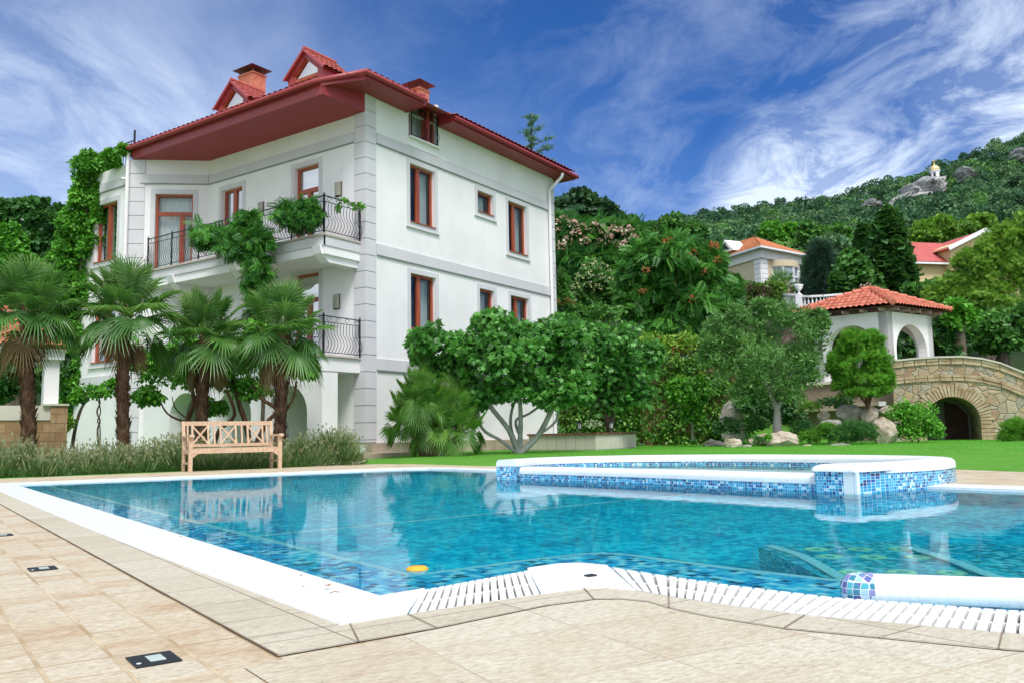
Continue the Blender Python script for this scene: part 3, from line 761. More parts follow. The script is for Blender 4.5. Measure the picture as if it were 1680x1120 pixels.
# lawn blades near the deck
MT['grass'] = leafmat('lawn_grass_blades', (.035, .16, .008), (.065, .28, .015), (.12, .38, .03), .5, .25)
L = Leaves(); P = []
cand = []
while len(cand) < 60000:
    s = rng.uniform(-6, 17, 4000); t = rng.uniform(17.5, 32, 4000)
    for a_, b_ in zip(s, t):
        q = st(a_, b_)
        ab = to_ab(q[0], q[1])
        if pin(deck_edge, *ab): continue
        if q[0] > -.3 and q[0] < 10.7 and q[1] > -.35: continue
        if q[0] < -.6: continue
        cand.append((q[0], q[1], min(float(terrain_z(a_, b_)), .015+.05*dist_poly(deck_edge, *ab) if b_ < 30 else 9)))
        if len(cand) >= 60000: break
P = np.array(cand); n = len(P)
L.add('grass', P-np.array([0, 0, .005]), unit(np.stack([rng.normal(size=n)*.45, rng.normal(size=n)*.45, np.ones(n)], 1)), rng.normal(size=(n, 3)), rng.uniform(.035, .065, n), np.clip(.5+rng.normal(size=n)*.22, 0, 1))
tag(L.build('lawn_grass', MT['grass']), 'short bright green lawn grass beside the pool deck', 'grass', kind='stuff')
def hip_sheet(mb, p0, p1, upd, length, shrink0, shrink1, pitch=.2, course=.33, amp=.05):
    """tile sheet whose ends run in by shrink per metre (hips)"""
    p0, p1 = np.array(p0, float), np.array(p1, float); w_ = np.linalg.norm(p1-p0); du = (p1-p0)/w_; upd = unit(np.array(upd, float)); nrm = np.cross(du, upd); nrm = nrm if nrm[2] > 0 else -nrm
    nu = int(w_/pitch)*6; nc = int(length/course)+1; rows = []; uvs = []
    for c in range(nc):
        for f, h in ((0, .05), (.02, .055), (.999, .0)):
            v = min(length, (c+f)*course); r_ = []; uu = []
            for i in range(nu+1):
                x = min(max(w_*i/nu, shrink0*v), w_-shrink1*v) if shrink0*v < w_-shrink1*v else w_*shrink0/(shrink0+shrink1+1e-9)
                r_.append(p0+du*x+upd*v+nrm*(amp*abs(sin(pi*x/pitch))**.8+h)); uu.append((x/pitch+.02, c+f*.9))
            rows.append(r_); uvs.append(uu)
    mb.grid(rows, uvs=uvs)
# ------------------------------------------------------------------ VILLA  (world axes: right facade y=0, left facade x=0)
V = thing('villa', 'white three storey villa with red roof, dormers and balconies behind the pool', 'house', (0, 0, 0))
def wall_open(mb, o, u, n, L, z0, z1, ops, d=.16, mi=0):
    """facade from o along u, outward normal n, with recessed openings (u0,u1,za,zb)"""
    o = np.array(o, float); u = np.array(u, float); n = np.array(n, float); up = np.array([0, 0, 1.])
    us = sorted({0., L, *[q for r in ops for q in r[:2]]}); zs = sorted({z0, z1, *[q for r in ops for q in r[2:4]]})
    P = lambda a, z, e=0.: o+u*a+up*z+n*e
    flip = np.dot(np.cross(u, up), n) < 0
    def F_(q): mb.face(q[::-1] if flip else q, mi=mi)
    for i in range(len(us)-1):
        for j in range(len(zs)-1):
            a, b, c, e = us[i], us[i+1], zs[j], zs[j+1]
            if any(r[0]-1e-6 <= a and b <= r[1]+1e-6 and r[2]-1e-6 <= c and e <= r[3]+1e-6 for r in ops): continue
            F_([P(a, c), P(b, c), P(b, e), P(a, e)])
    for a, b, c, e in [r[:4] for r in ops]:
        F_([P(a, c), P(a, e), P(a, e, -d), P(a, c, -d)]); F_([P(b, e), P(b, c), P(b, c, -d), P(b, e, -d)])
        F_([P(b, c), P(a, c), P(a, c, -d), P(b, c, -d)]); F_([P(a, e), P(b, e), P(b, e, -d), P(a, e, -d)])
def window(parent, o, u, n, op, cols, transom=None, d=.16, sill=True, trim=.15, curtain='sheer', name='window', fw=.075):
    """red framed window in an opening: surround, frame with mullions, panes, curtains and a dim room behind"""
    o = np.array(o, float); u = np.array(u, float); n = np.array(n, float); up = np.array([0, 0, 1.])
    a, b, c, e = op[:4]
    P = lambda x, z, k=0.: o+u*x+up*z+n*k
    fr = MB()
    def vbar(x, w, z0, z1, k0=-d, t=.07): fr.obox(P(x-w/2, z0, k0-.02), u*w, up*(z1-z0), n*t)
    def hbar(z, h, x0, x1, k0=-d, t=.07): fr.obox(P(x0, z-h/2, k0-.02), u*(x1-x0), up*h, n*t)
    vbar(a+fw/2, fw, c, e, t=.066); vbar(b-fw/2, fw, c, e, t=.066); hbar(c+fw/2, fw, a+fw, b-fw); hbar(e-fw/2, fw, a+fw, b-fw)
    top = e-fw
    if transom: hbar(transom, .13, a+fw, b-fw); top = transom-.065
    for x in cols:
        vbar(a+(b-a)*x, .16, c+fw, top, t=.075)
        if transom and len(cols) > 0 and cols[0] < .5: pass
    wo = fr.build(name, MT['wood_red'], parent)
    g = MB(); g.face([P(a+fw, c+fw, -d+.0), P(b-fw, c+fw, -d+.0), P(b-fw, e-fw, -d+.0), P(a+fw, e-fw, -d+.0)]); g.build('pane', MT['glass'], wo)
    cu = MB(); k = 26
    def drape(x0, x1, z0, z1, dep, amp, per):
        rows = [[], []]
        for i in range(k+1):
            x = x0+(x1-x0)*i/k; w = dep+amp*sin(x*per)+amp*.5*sin(x*per*2.3+1)
            rows[0].append(P(x, z0, -w)); rows[1].append(P(x, z1, -w))
        cu.grid(rows)
    if curtain == 'sheer': drape(a+.02, b-.02, c+.02, e-.04, d+.22, .02, 38)
    elif curtain == 'open':
        drape(a+.02, a+(b-a)*.34, c+.02, e-.04, d+.22, .03, 40); drape(a+(b-a)*.6, b-.02, c+.02, e-.04, d+.22, .03, 40)
    if curtain: cu.build('curtain', MT['curtain'], wo)
    rm = MB()
    q = [P(a-.3, c-.1, -d-.9), P(b+.3, c-.1, -d-.9), P(b+.3, e+.1, -d-.9), P(a-.3, e+.1, -d-.9)]; f = [P(a-.02, c-.02, -d-.06), P(b+.02, c-.02, -d-.06), P(b+.02, e+.02, -d-.06), P(a-.02, e+.02, -d-.06)]
    rm.face(q)
    for i in range(4): rm.face([f[i], f[(i+1) % 4], q[(i+1) % 4], q[i]])
    rm.build('room_interior', MT['dark_room'], wo)
    if trim:
        t = MB(); h = .022
        t.obox(P(a-trim, c-(trim if sill else 0), .0), u*trim, up*(e-c+trim*(2 if sill else 1)), n*h); t.obox(P(b, c-(trim if sill else 0), .0), u*trim, up*(e-c+trim*(2 if sill else 1)), n*h)
        t.obox(P(a, e, .0), u*(b-a), up*trim, n*h)
        if sill: t.obox(P(a, c-trim, .0), u*(b-a), up*trim, n*h)
        t.build('window_surround', MT['grey'], parent)
        if sill:
            t = MB(); t.obox(P(a-.0, c-.0, -d+.06), u*(b-a), up*.025, n*(d+.0)); t.build('sill', MT['wood_red'], wo)
            t = MB(); t.obox(P(a-trim-.03, c-trim-.03, .0), u*(b-a+2*trim+.06), up*.03, n*.06); t.build('sill_ledge', MT['grey'], wo)
    return wo
X, Y, Zv = np.array([1., 0, 0]), np.array([0, 1., 0]), np.array([0, 0, 1.])
# right facade
opsR = [(1.93, 3.13, 7.14, 9.0), (5.42, 6.35, 8.2, 9.0-.05), (7.27, 8.47, 7.14, 9.0), (1.93, 3.13, 3.84, 5.55), (5.46, 6.3, 4.75, 5.55), (7.32, 8.5, 3.84, 5.55)]
mb = MB(); wall_open(mb, (0, 0, 0), X, -Y, 10.42, .05, 9.79, opsR)
att = (1.9, 3.25, 9.79, 11.35)
wall_open(mb, (0, 0, 0), X, -Y, 10.42, 9.79, 10.62, [(1.9, 3.25, 9.79, 10.62)])
mb.box(1.78, 1.9, .0, .3, 10.62, 11.3); mb.box(3.25, 3.37, .0, .3, 10.62, 11.3)
# left facade: main wall, bay face, wing
opsL = [(1.93, 3.0, 6.22, 8.9), (5.5, 6.55, 6.9, 8.85), (1.9, 3.0, 2.87, 5.55)]
wall_open(mb, (0, 0, 0), Y, -X, 7.24, .05, 10.62, opsL)
bu = unit(np.array([-1.65, 1.88, 0])); bn = np.array([-bu[1], bu[0], 0])*1.; bn = bn if bn[0] < 0 else -bn
BL = 2.5
opsB = [(.52, 1.74, 6.22, 8.86)]
wall_open(mb, (0, 7.24, 0), bu, bn, BL, .05, 10.10, opsB)
wx = -1.65; WY = 9.12
opsW = [(.80, 2.15, 6.75, 8.78), (.72, 2.1, 3.3, 5.2)]
wall_open(mb, (wx, WY, 0), Y, -X, 3.6, .05, 9.9, opsW)
mb.face([(wx, WY+3.6, .05), (4, WY+3.6, .05), (4, WY+3.6, 9.9), (wx, WY+3.6, 9.9)][::-1]); mb.face([(10.42, 0, .05), (10.42, 11, .05), (10.42, 11, 10.6), (10.42, 0, 10.6)])
mb.face([(4, WY+3.6, .05), (10.42, 11, .05), (10.42, 11, 10.6), (4, WY+3.6, 10.6)][::-1])
mb.box(wx+.0, wx+.25, WY+.05, WY+3.6, 9.9, 9.94)
mb.face([(wx, WY, 9.2), (4, WY, 9.2), (4, WY+3.6, 9.2), (wx, WY+3.6, 9.2)])
mb.build('wall', MT['white'], V)
for op, cols, cu in zip(opsR, ([.42], [], [.42], [.42], [], [.42]), ('open', 'sheer', 'open', 'open', 'sheer', 'open')):
    window(V, (0, 0, 0), X, -Y, op, cols, curtain=cu)
w3 = window(V, (0, 0, 0), X, -Y, (1.95, 3.2, 9.82, 11.2), [.62], d=.12, trim=0, sill=False, curtain='sheer')
window(V, (0, 0, 0), Y, -X, opsL[0], [.5], transom=8.15, sill=False, curtain='sheer')
window(V, (0, 0, 0), Y, -X, opsL[1], [.5], curtain='open')
window(V, (0, 0, 0), Y, -X, opsL[2], [.5], transom=4.75, sill=False, curtain='sheer')
window(V, (0, 7.24, 0), bu, bn, opsB[0], [.30], transom=8.2, sill=False, curtain='sheer')
window(V, (wx, WY, 0), Y, -X, opsW[0], [.5], curtain='open'); window(V, (wx, WY, 0), Y, -X, opsW[1], [.5], curtain='open')
# attic juliet surround
mb = MB(); mb.box(1.82, 3.33, -.03, 0, 9.55, 9.79); mb.box(1.84, 3.31, -.16, 0, 9.79, 9.83, 0); mb.build('window_surround', MT['trim_white'], V)
# string courses
def belt(z0, z1, segs, drip=True):
    for o, u, n, L in segs:
        mb = MB(); md = MB(); o, u, n = map(lambda q: np.array(q, float), (o, u, n))
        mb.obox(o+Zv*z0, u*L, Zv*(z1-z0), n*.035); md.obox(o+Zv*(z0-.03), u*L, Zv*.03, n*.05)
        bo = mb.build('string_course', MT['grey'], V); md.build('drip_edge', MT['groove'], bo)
wr = ((0.45, 0, 0), X, -Y, 9.6)
belt(9.22, 9.52, [wr, ((0, .45, 0), Y, -X, 6.79-.02), (np.array((0, 7.24, 0))+bu*.03, bu, bn, 2.2), ((wx, WY+.25, 0), Y, -X, 3.3)])
belt(5.87, 6.19, [wr]); belt(2.53, 2.85, [wr, ((wx, WY+.25, 0), Y, -X, 3.3)])
# quoins: stacked blocks with dark joints
def quoin(c, d1, n1, w1, d2, n2, w2, z0, z1, h=.478):
    c, d1, n1, d2, n2 = map(lambda q: np.array(q, float), (c, d1, n1, d2, n2))
    mb = MB(); mj = MB(); z = z1
    while z > z0+.05:
        zb = max(z0, z-h)
        mb.prism([c+n1*.032+n2*.032+Zv*(zb+.02), c+d1*w1+n1*.032+Zv*(zb+.02), c+d1*w1+Zv*(zb+.02), c+d2*w2+Zv*(zb+.02), c+d2*w2+n2*.032+Zv*(zb+.02)], Zv*(z-zb-.02))
        z = zb
    mj.prism([c+n1*.015+n2*.015+Zv*z0, c+d1*w1*.99+n1*.015+Zv*z0, c+d1*w1*.99+Zv*z0, c+d2*w2*.99+Zv*z0, c+d2*w2*.99+n2*.015+Zv*z0], Zv*(z1-z0))
    q = mb.build('quoin', MT['grey'], V); mj.build('joint', MT['groove'], q)
quoin((0, 0, 0), X, -Y, .41, Y, -X, .42, .45, 10.57)
quoin((10.42, 0, 0), -X, -Y, .3, Y, X, .3, .2, 10.5)
quoin((wx, WY, 0), Y, -X, .32, -bu, bn, .42, .05, 10.0)
# plinth and step
mb = MB(); mb.box(.0, 10.6, -.26, -.002, .16, .45); mb.box(-1.05, .9, -.95, -.262, -.02, .18); mb.box(-.3, 10.6, -.3, -.262, -.05, .158); mb.build('plinth', MT['plinth'], V)

# ---- roof
SL = .36
def rz_left(x): return 10.42+.0+SL*(x+1.78)
def rz_front(y): return 10.72+SL*(y+.88)
def tilted(mb, p0, p1, up_vec, length, pitch=.24, course=.34, amp=.045, thick=.0):
    """pan-tile sheet: eave from p0 to p1, running up `up_vec`"""
    p0, p1 = np.array(p0, float), np.array(p1, float); w = np.linalg.norm(p1-p0); du = (p1-p0)/w; up_vec = unit(np.array(up_vec, float))
    nrm = np.cross(du, up_vec); nrm = nrm if nrm[2] > 0 else -nrm
    nu = max(8, int(w/pitch)*6); nc = int(length/course)+1
    rows = []; uvs = []
    for c in range(nc):
        for f, h in ((0, .045), (.02, .05), (.999, .0)):
            v = min(length, (c+f)*course); rows.append([p0+du*w*i/nu+up_vec*v+nrm*(amp*(abs(sin(pi*(w*i/nu)/pitch))**.8)+h) for i in range(nu+1)])
            uvs.append([(w*i/nu/pitch+.02, c+f*.9) for i in range(nu+1)])
    mb.grid(rows, uvs=uvs)
lu = unit(np.array([1, 0, SL])); fu = unit(np.array([0, 1, SL]))
RT_ = MB()
mbr = MB()
tilted(mbr, (-1.80, 9.35, rz_left(-1.80)), (-1.80, .25, rz_left(-1.80)), lu, 2.2)
hip_sheet(mbr, (-.9, -.9, rz_front(-.9)), (1.62, -.9, rz_front(-.9)), fu, 1.4, .941, 0, .24, .34, .045); hip_sheet(mbr, (3.3, -.72, rz_front(-.72)), (11.15, -.72, rz_front(-.72)), fu, 3.0, 0, .941, .24, .34, .045)
tilted(mbr, (1.62, .02, rz_front(.02)), (3.3, .02, rz_front(.02)), fu, 1.6)
# sheets underneath close the roof volume
A0 = (-1.75, 9.3, rz_left(-1.75)); A1 = (-1.75, .15, rz_left(-1.75)); A2 = (-.85, -.85, rz_front(-.85)); R1 = (4.6, 4.6, rz_front(4.6)); 
mbr.face([A0, A1, A2, R1, (4.6, 9.3, rz_left(4.6))]); mbr.face([A2, (11.1, -.6, rz_front(-.85)), (11.1, 2, rz_front(2)), (9, 4.6, rz_front(4.6)), R1])
mbr.face([(4.6, 9.3, rz_left(4.6)), R1, (9, 4.6, rz_front(4.6)), (11.1, 12, 10.7)])
roof = mbr.build('roof', MT['rooftile'], V)
# soffits and fascias
mb = MB()
mb.face([(0, 0.004, 10.03), (0, 7.24, 10.03), (-1.66, 9.13, 10.03), (-1.66, .004, 10.03)])
mb.build('soffit', MT['soffit'], V)
mb = MB()
mb.face([(0, -.002, 10.57), (1.75, -.002, 10.57), (1.75, -.78, 10.57), (-.78, -.78, 10.57)]); mb.face([(3.28, -.002, 10.57), (10.42, -.002, 10.57), (11.05, -.62, 10.57), (3.28, -.62, 10.57)]); mb.face([(10.42, -.002, 10.57), (10.42, 9, 10.57), (11.05, 9, 10.57), (11.05, -.62, 10.57)])
mb.face([(0, -.002, 10.57), (-.78, -.78, 10.57), (-1.66, .0, 10.30)])
mb.build('front_soffit', metal('red_front_soffit', (.30, .035, .045), .5), V)
mb = MB()
mb.face([(0, 0, 10.03), (-1.66, 0, 10.03), (-1.66, 0, 10.30), (0, 0, 10.58)])
mb.face([(-1.66, 0, 10.03), (-1.66, 9.13, 10.03), (-1.70, 9.2, 10.38), (-1.70, 0, 10.38)]); mb.face([(-1.70, 9.2, 10.38), (-1.66, 9.13, 10.03), (0, 9.2, 10.03), (0, 9.2, 10.9)])
mb.obox((-.80, -.80, 10.56), (2.56, 0, 0), (0, -.03, 0), (0, 0, .16)); mb.obox((3.28, -.64, 10.56), (7.8, 0, 0), (0, -.03, 0), (0, 0, .17))
mb.obox((-.80, -.80, 10.52), (-.88, .86, -.26), (-.02, -.02, 0), (0, 0, .2))
mb.box(1.72, 1.76, -.80, .0, 10.55, 10.95); mb.prism([(3.26, -.66, 10.55), (3.26, 0, 10.55), (3.26, 0, 11.02), (3.26, -.66, 10.78)], (.04, 0, 0))
mb.box(1.75, 3.28, -.03, .03, 10.98, 11.08); mb.box(2.68, 2.80, -.10, .02, 9.83, 11.0)
mb.obox((11.05, -.62, 10.56), (.03, 0, 0), (0, 10, 0), (0, 0, .17))
mb.build('fascia', MT['red'], V)
def gutter(pts, r=.075):
    mb = MB(); mb.tube(pts, r, 10)
    mb2 = MB()
    for i in range(len(pts)-1):
        a, b = np.array(pts[i], float), np.array(pts[i+1], float); L = np.linalg.norm(b-a); k = int(L/1.1)
        for j in range(1, k+1):
            c = a+(b-a)*j/(k+.5); d = unit(b-a)*.02; mb.tube([c-d, c+d], r*1.13, 10)
    return mb.build('gutter', MT['red'], V)
gutter([(-1.84, 9.28, 10.36), (-1.84, .2, 10.36), (-.92, -.90, 10.70), (1.68, -.90, 10.70)]); gutter([(3.3, -.74, 10.70), (11.12, -.74, 10.66)])
# downpipes
mb = MB(); mb.tube([(10.0, -.72, 10.55), (10.0, -.68, 10.42), (10.02, -.1, 10.0), (10.02, -.09, 9.7), (10.02, -.09, .2)], .06, 10); mb.build('downpipe', MT['trim_white'], V)
mb = MB(); mb.tube([(-1.76, 9.2, 10.34), (-1.76, 9.22, 9.9), (-1.76, 9.22, .1)], .06, 10); mb.tube([(-1.76, 9.22, 9.35), (-1.78, 9.5, 9.42)], .045, 8); mb.build('downpipe', MT['trim_white'], V)
# dormers
for (yc, xf, zp) in ((6.5, .3, 12.74), (2.9, .3, 12.84)):
    hw = .80; ze = zp-.70; zb = 10.9
    mb = MB()
    ap = [(xf, yc-hw, zb), (xf, yc+hw, zb), (xf, yc+hw, ze), (xf, yc, zp-.05), (xf, yc-hw, ze)]
    iw = .56; io = [(xf, yc-iw, 11.15), (xf, yc+iw, 11.15), (xf, yc+iw, ze+.0), (xf, yc, zp-.24), (xf, yc-iw, ze+.0)]
    for i in range(5): mb.face([ap[i], ap[(i+1) % 5], io[(i+1) % 5], io[i]])
    for sg in (-1, 1): mb.face([(xf, yc+sg*hw, zb), (1.6, yc+sg*hw, zb+.4), (1.6, yc+sg*hw, ze), (xf, yc+sg*hw, ze)])
    for i in range(5):
        a, b = np.array(io[i]), np.array(io[(i+1) % 5]); mb.face([a, b, b+X*.12, a+X*.12])
    do = mb.build('dormer', MT['red'], V)
    g = MB(); g.face([np.array(p)+X*.1 for p in io]); g.build('pane', MT['glass'], do)
    cu = MB(); cu.face([np.array(p)+X*.3+Y*0 for p in io]); cu.build('blind', MT['curtain'], do)
    fr = MB(); 
    for i in range(5): fr.bar(np.array(io[i])+X*.07, np.array(io[(i+1) % 5])+X*.07, .07, .07, up=X)
    fr.bar((xf+.06, yc-iw, ze-.2), (xf+.06, yc+iw, ze-.2), .08, .1, up=Zv); fr.build('window_frame', MT['wood_red'], do)
    rf = MB()
    for sg in (-1, 1):
        e = np.array([xf-.07, yc+sg*(hw+.1), ze-.088]); r = np.array([xf-.07, yc, zp+.0]); dn = r-e
        tilted(rf, e+X*1.3 if sg > 0 else e, e if sg > 0 else e+X*1.3, dn, np.linalg.norm(dn), .2, .3, .035)
        rf.face([e, r, r+X*1.3, e+X*1.3])
    rf.tube([(xf-.08, yc, zp+.06), (xf+1.3, yc, zp+.06)], .07, 8)
    rf.build('dormer_roof', MT['rooftile'], do)
    bb = MB()
    for sg in (-1, 1): bb.bar((xf-.09, yc+sg*(hw+.12), ze-.105), (xf-.09, yc, zp+.0), .05, .07, up=X if 0 else Zv)
    bb.build('bargeboard', metal('pink_red_bargeboard', (.36, .06, .07), .35), do)
# chimneys
def chimney(c, w, d, z0, z1):
    mb = MB(); mb.box(c[0]-w/2, c[0]+w/2, c[1]-d/2, c[1]+d/2, z0, z1); mb.box(c[0]-w/2-.03, c[0]+w/2+.03, c[1]-d/2-.03, c[1]+d/2+.03, z1, z1+.06)
    ch = mb.build('chimney', MT['brick'], V)
    mb = MB(); e = .17; zc = z1+.24
    for sx_ in (-1, 1):
        for sy in (-1, 1): mb.box(c[0]+sx_*(w/2-.03)-.012, c[0]+sx_*(w/2-.03)+.012, c[1]+sy*(d/2-.03)-.012, c[1]+sy*(d/2-.03)+.012, z1+.06, zc)
    q = [(c[0]-w/2-e, c[1]-d/2-e, zc), (c[0]+w/2+e, c[1]-d/2-e, zc), (c[0]+w/2+e, c[1]+d/2+e, zc), (c[0]-w/2-e, c[1]+d/2+e, zc)]
    mb.face(q[::-1])
    for i in range(4): mb.face([q[i], q[(i+1) % 4], (c[0], c[1], zc+.10)])
    mb.build('chimney_cap', metal('dark_red_chimney_cap', (.16, .05, .055), .4), ch)
chimney((2.1, 7.75), .58, .80, 10.8, 13.85); chimney((3.0, .52), .48, .48, 10.9, 11.75)

# ---- balconies and arcade
def slab(z0, z1, zt, name):
    bl = MB()
    bl.box(-1.45, -.003, .2, 8.45, z0, z1); bl.face([(-1.45, 8.45, z0), (-.3, 8.45, z0), (-.1, 7.5, z0)])
    return bl
# upper balcony
bl = MB(); bl.box(-1.38, -.003, .2, 7.6, 5.62, 6.12); bl.prism([(-1.38, 7.6, 5.62), (-.004, 7.24, 5.62), (-1.62, 9.1, 5.62), (-1.38, 8.5, 5.62)], (0, 0, .5))
ub = bl.build('balcony', MT['trim_white'], V)
t = MB(); t.box(-1.47, -.003, .14, 8.45, 6.125, 6.185); t.build('floor_edge', MT['terrace_floor'], ub)
t = MB(); t.box(-1.42, -.02, .17, .198, 5.86, 6.12); t.box(-1.42, -1.382, .17, 8.45, 5.86, 6.12); t.build('fascia_band', MT['grey'], ub)
for yy in (.28, 3.9, 7.0): t = MB(); t.prism([(-1.5, yy, 5.86), (-.004, yy, 5.86), (-.004, yy, 5.42), (-1.15, yy, 5.42), (-1.42, yy, 5.64)], (0, .30, 0)); t.build('beam', MT['trim_white'], ub)
bl = MB(); bl.box(-1.45, -.003, .2, 8.5, 2.42, 2.80)
lb = bl.build('balcony', MT['trim_white'], V)
t = MB(); t.box(-1.50, -.003, .14, 8.5, 2.803, 2.85); t.build('floor_edge', MT['terrace_floor'], lb)
def railing(parent, runs, z0, h=1.05):
    mb = MB()
    for p, q, out, posts in runs:
        p, q, out = np.array([*p, 0.]), np.array([*q, 0.]), np.array([*out, 0.]); L = np.linalg.norm(q-p); d = (q-p)/L
        for zz, r in ((h, .018), (h-.16, .012), (.07, .012)): mb.bar(p+Zv*(z0+zz), q+Zv*(z0+zz), r*2, r*1.4)
        for f in posts:
            c = p+d*L*f; mb.obox(c-d*.018-out*.018+Zv*z0, d*.036, out*.036, Zv*(h+.05)); mb.tube([c+Zv*(z0+h+.03), c+Zv*(z0+h+.09)], [.024, .008], 6)
        n = int(L/.115)
        for i in range(n):
            c = p+d*L*(i+.5)/n; pts = []
            for k in range(11):
                zz = .07+(h-.23)*k/10; u_ = k/10
                b_ = .125*sin(pi*min(1, u_/.55))*(1 if u_ < .55 else 0)-.035*sin(pi*max(0, (u_-.55)/.45)) if u_ >= .55 else .125*sin(pi*u_/.55)
                pts.append(c+out*b_+Zv*(z0+zz))
            mb.tube(pts, .0085, 5, cap=False)
        n2 = max(2, int(L/.3))
        for i in range(n2):                                   # scrolls under the handrail
            c = p+d*L*(i+.5)/n2; pts = [c+d*(.11*cos(t)*(1-t/9))+Zv*(z0+h-.08+.06*sin(t)*(1-t/12)) for t in np.linspace(0, 5.2, 12)]
            mb.tube(pts, .007, 5, cap=False)
    return mb.build('railing', MT['iron'], parent)
railing(ub, [((-1.42, .18), (-1.42, 8.5), (-1, 0), [(y-.18)/8.32 for y in (.2, 1.5, 2.9, 4.33, 5.76, 7.16, 8.46)]), ((-1.42, .18), (-.02, .18), (0, -1), [.0, .98])], 6.19)
railing(lb, [((-1.42, .18), (-1.42, 8.4), (-1, 0), [(y-.18)/8.22 for y in (.2, 1.5, 2.9, 4.33, 5.76, 7.16, 8.36)]), ((-1.42, .18), (-.02, .18), (0, -1), [.0, .98])], 2.85)
railing(w3, [((1.93, -.08), (3.22, -.08), (0, -1), [.01, .99])], 9.82, .98)
# arcade wall with round arches
def arch_poly(o, u, L, z0, z1, arches, k=14):
    """front outline (3d) of a wall whose arches reach the ground: (uc, half width, spring z)"""
    o, u = np.array(o, float), np.array(u, float); P = [o+u*0+Zv*z0]
    for uc, hw, zs in arches:
        P.append(o+u*(uc-hw)+Zv*z0)
        for i in range(k+1):
            t = pi-pi*i/k; P.append(o+u*(uc+hw*cos(t))+Zv*(zs+hw*sin(t)))
        P.append(o+u*(uc+hw)+Zv*z0)
    P += [o+u*L+Zv*z0, o+u*L+Zv*z1, o+Zv*z1]
    return P
mb = MB(); mb.prism(arch_poly((-1.43, .22, .0), Y, 8.2, .0, 2.42, [(1.37, .79, 1.3), (3.70, .79, 1.3), (6.03, .79, 1.3)]), (.57, 0, 0)); mb.build('arcade', MT['white'], V)
mb = MB(); mb.box(-.9, -.86, .9, 1.0, 1.0, 1.15); mb.build('wall_socket', MT['iron'], V)
# wall lamps
for (y, z) in ((1.08, 7.9), (1.14, 4.55), (4.55, 7.9)):
    mb = MB(); mb.box(-.035, -.002, y-.13, y+.13, z-.22, z+.22); lo = mb.build('wall_lamp', metal('bronze_lamp_body', (.09, .075, .055), .5), V)
    mb = MB(); rows = []
    for k in range(9):
        t = pi*k/8; rows.append([(-.036-.075*sin(t), y-.115*cos(t), z-.2), (-.036-.075*sin(t), y-.115*cos(t), z+.2)])
    mb.grid(rows); mb.build('lamp_shade', stone_like('olive_frosted_shade', [(.30, .29, .22), (.36, .35, .28)], 4, .4, 0), lo)
mb = MB()
for z in np.arange(6.4, 7.1, .12):
    mb.tube([(10.42+.05+.03*sin(z*30), -.09+.03*cos(z*25), z), (10.40, -.1, z+.1)], .02, 5)
mb.build('cable_coil', MT['iron'], V)
# terrace rail on the wing
mb = MB()
for y in np.arange(WY+.1, WY+3.4, .16): mb.bar((wx+.1, y, 9.94), (wx+.1, y, 10.75), .014, .014)
mb.bar((wx+.1, WY+.1, 10.75), (wx+.1, WY+3.4, 10.75), .03, .03); mb.bar((wx+.1, WY+.1, 9.94), (wx+.1, WY+.1, 11.1), .05, .05)
mb.build('terrace_railing', MT['iron'], V)
# ------------------------------------------------------------------ BENCH
MT['teak'] = stone_like('pale_teak_wood', [(.42, .27, .17), (.58, .40, .27), (.68, .50, .36)], 5, .55, .2, 60, .004, .35, (6, 6, 6))
bf = pw(3.82, -1.03)   # measured foot points
g1, g2 = gnd(316, 773.7), gnd(454, 767.5); ctr = (g1+g2)/2
bench = thing('garden_bench', 'teak garden bench with three crossed back panels beside the pool', 'bench', (float(ctr[0]), float(ctr[1]), 0.), PRZ)
W2 = .885
def bpart(name, fn):
    mb = MB(); fn(mb); return mb.build(name, MT['teak'], bench)
for sx_ in (-1, 1):
    bpart('leg', lambda m: m.box(sx_*W2-.035, sx_*W2+.035, -.03, .035, 0, .66))
    bpart('leg', lambda m: m.prism([(sx_*W2-.03, .46, 0), (sx_*W2-.03, .52, 0), (sx_*W2-.03, .50, .42), (sx_*W2-.03, .60, .98), (sx_*W2-.03, .545, .98), (sx_*W2-.03, .44, .42)], (.06, 0, 0)))
    bpart('armrest', lambda m: (m.box(sx_*W2-.045, sx_*W2+.045, -.07, .50, .66, .70), m.tube([(sx_*W2-.045, -.06, .675), (sx_*W2+.045, -.06, .675)], .035, 10)))
    bpart('side_rail', lambda m: (m.box(sx_*W2-.02, sx_*W2+.02, .035, .46, .34, .42), m.box(sx_*W2-.018, sx_*W2+.018, .035, .46, .14, .18)))
def seat_f(m):
    m.box(-W2+.035, W2-.035, -.015, .02, .345, .435)
    for i in range(5): m.box(-W2+.03, W2-.03, .03+i*.085, .03+i*.085+.07, .42, .445)
    for sx_ in (-1, 1): m.prism([(sx_*(W2-.036), -.01, .345), (sx_*(W2-.036), -.01, .26), (sx_*(W2-.13), -.01, .33), (sx_*(W2-.2), -.01, .345)], (0, .025, 0))
bpart('seat', seat_f)
def back_f(m):
    B_ = lambda x, z: np.array([x, .50+(z-.42)*.165, z])
    m.bar(B_(-W2+.03, .935), B_(W2-.03, .935), .04, .085); m.bar(B_(-W2+.03, .50), B_(W2-.03, .50), .035, .06)
    n = 3; pwid = .31; xs = [-.555, 0, .555]
    for xc in xs:
        for sg in (-1, 1): m.bar(B_(xc+sg*pwid/2, .52), B_(xc+sg*pwid/2, .90), .035, .028, up=(0, 1, 0))
        m.bar(B_(xc-pwid/2, .53), B_(xc+pwid/2, .89), .03, .026, up=(0, 1, 0)); m.bar(B_(xc+pwid/2, .53), B_(xc-pwid/2, .89), .03, .024, up=(0, 1, 0))
    for xc in (-.8, -.2775, .2775, .8): m.bar(B_(xc, .52), B_(xc, .90), .032, .024, up=(0, 1, 0))
bpart('backrest', back_f)

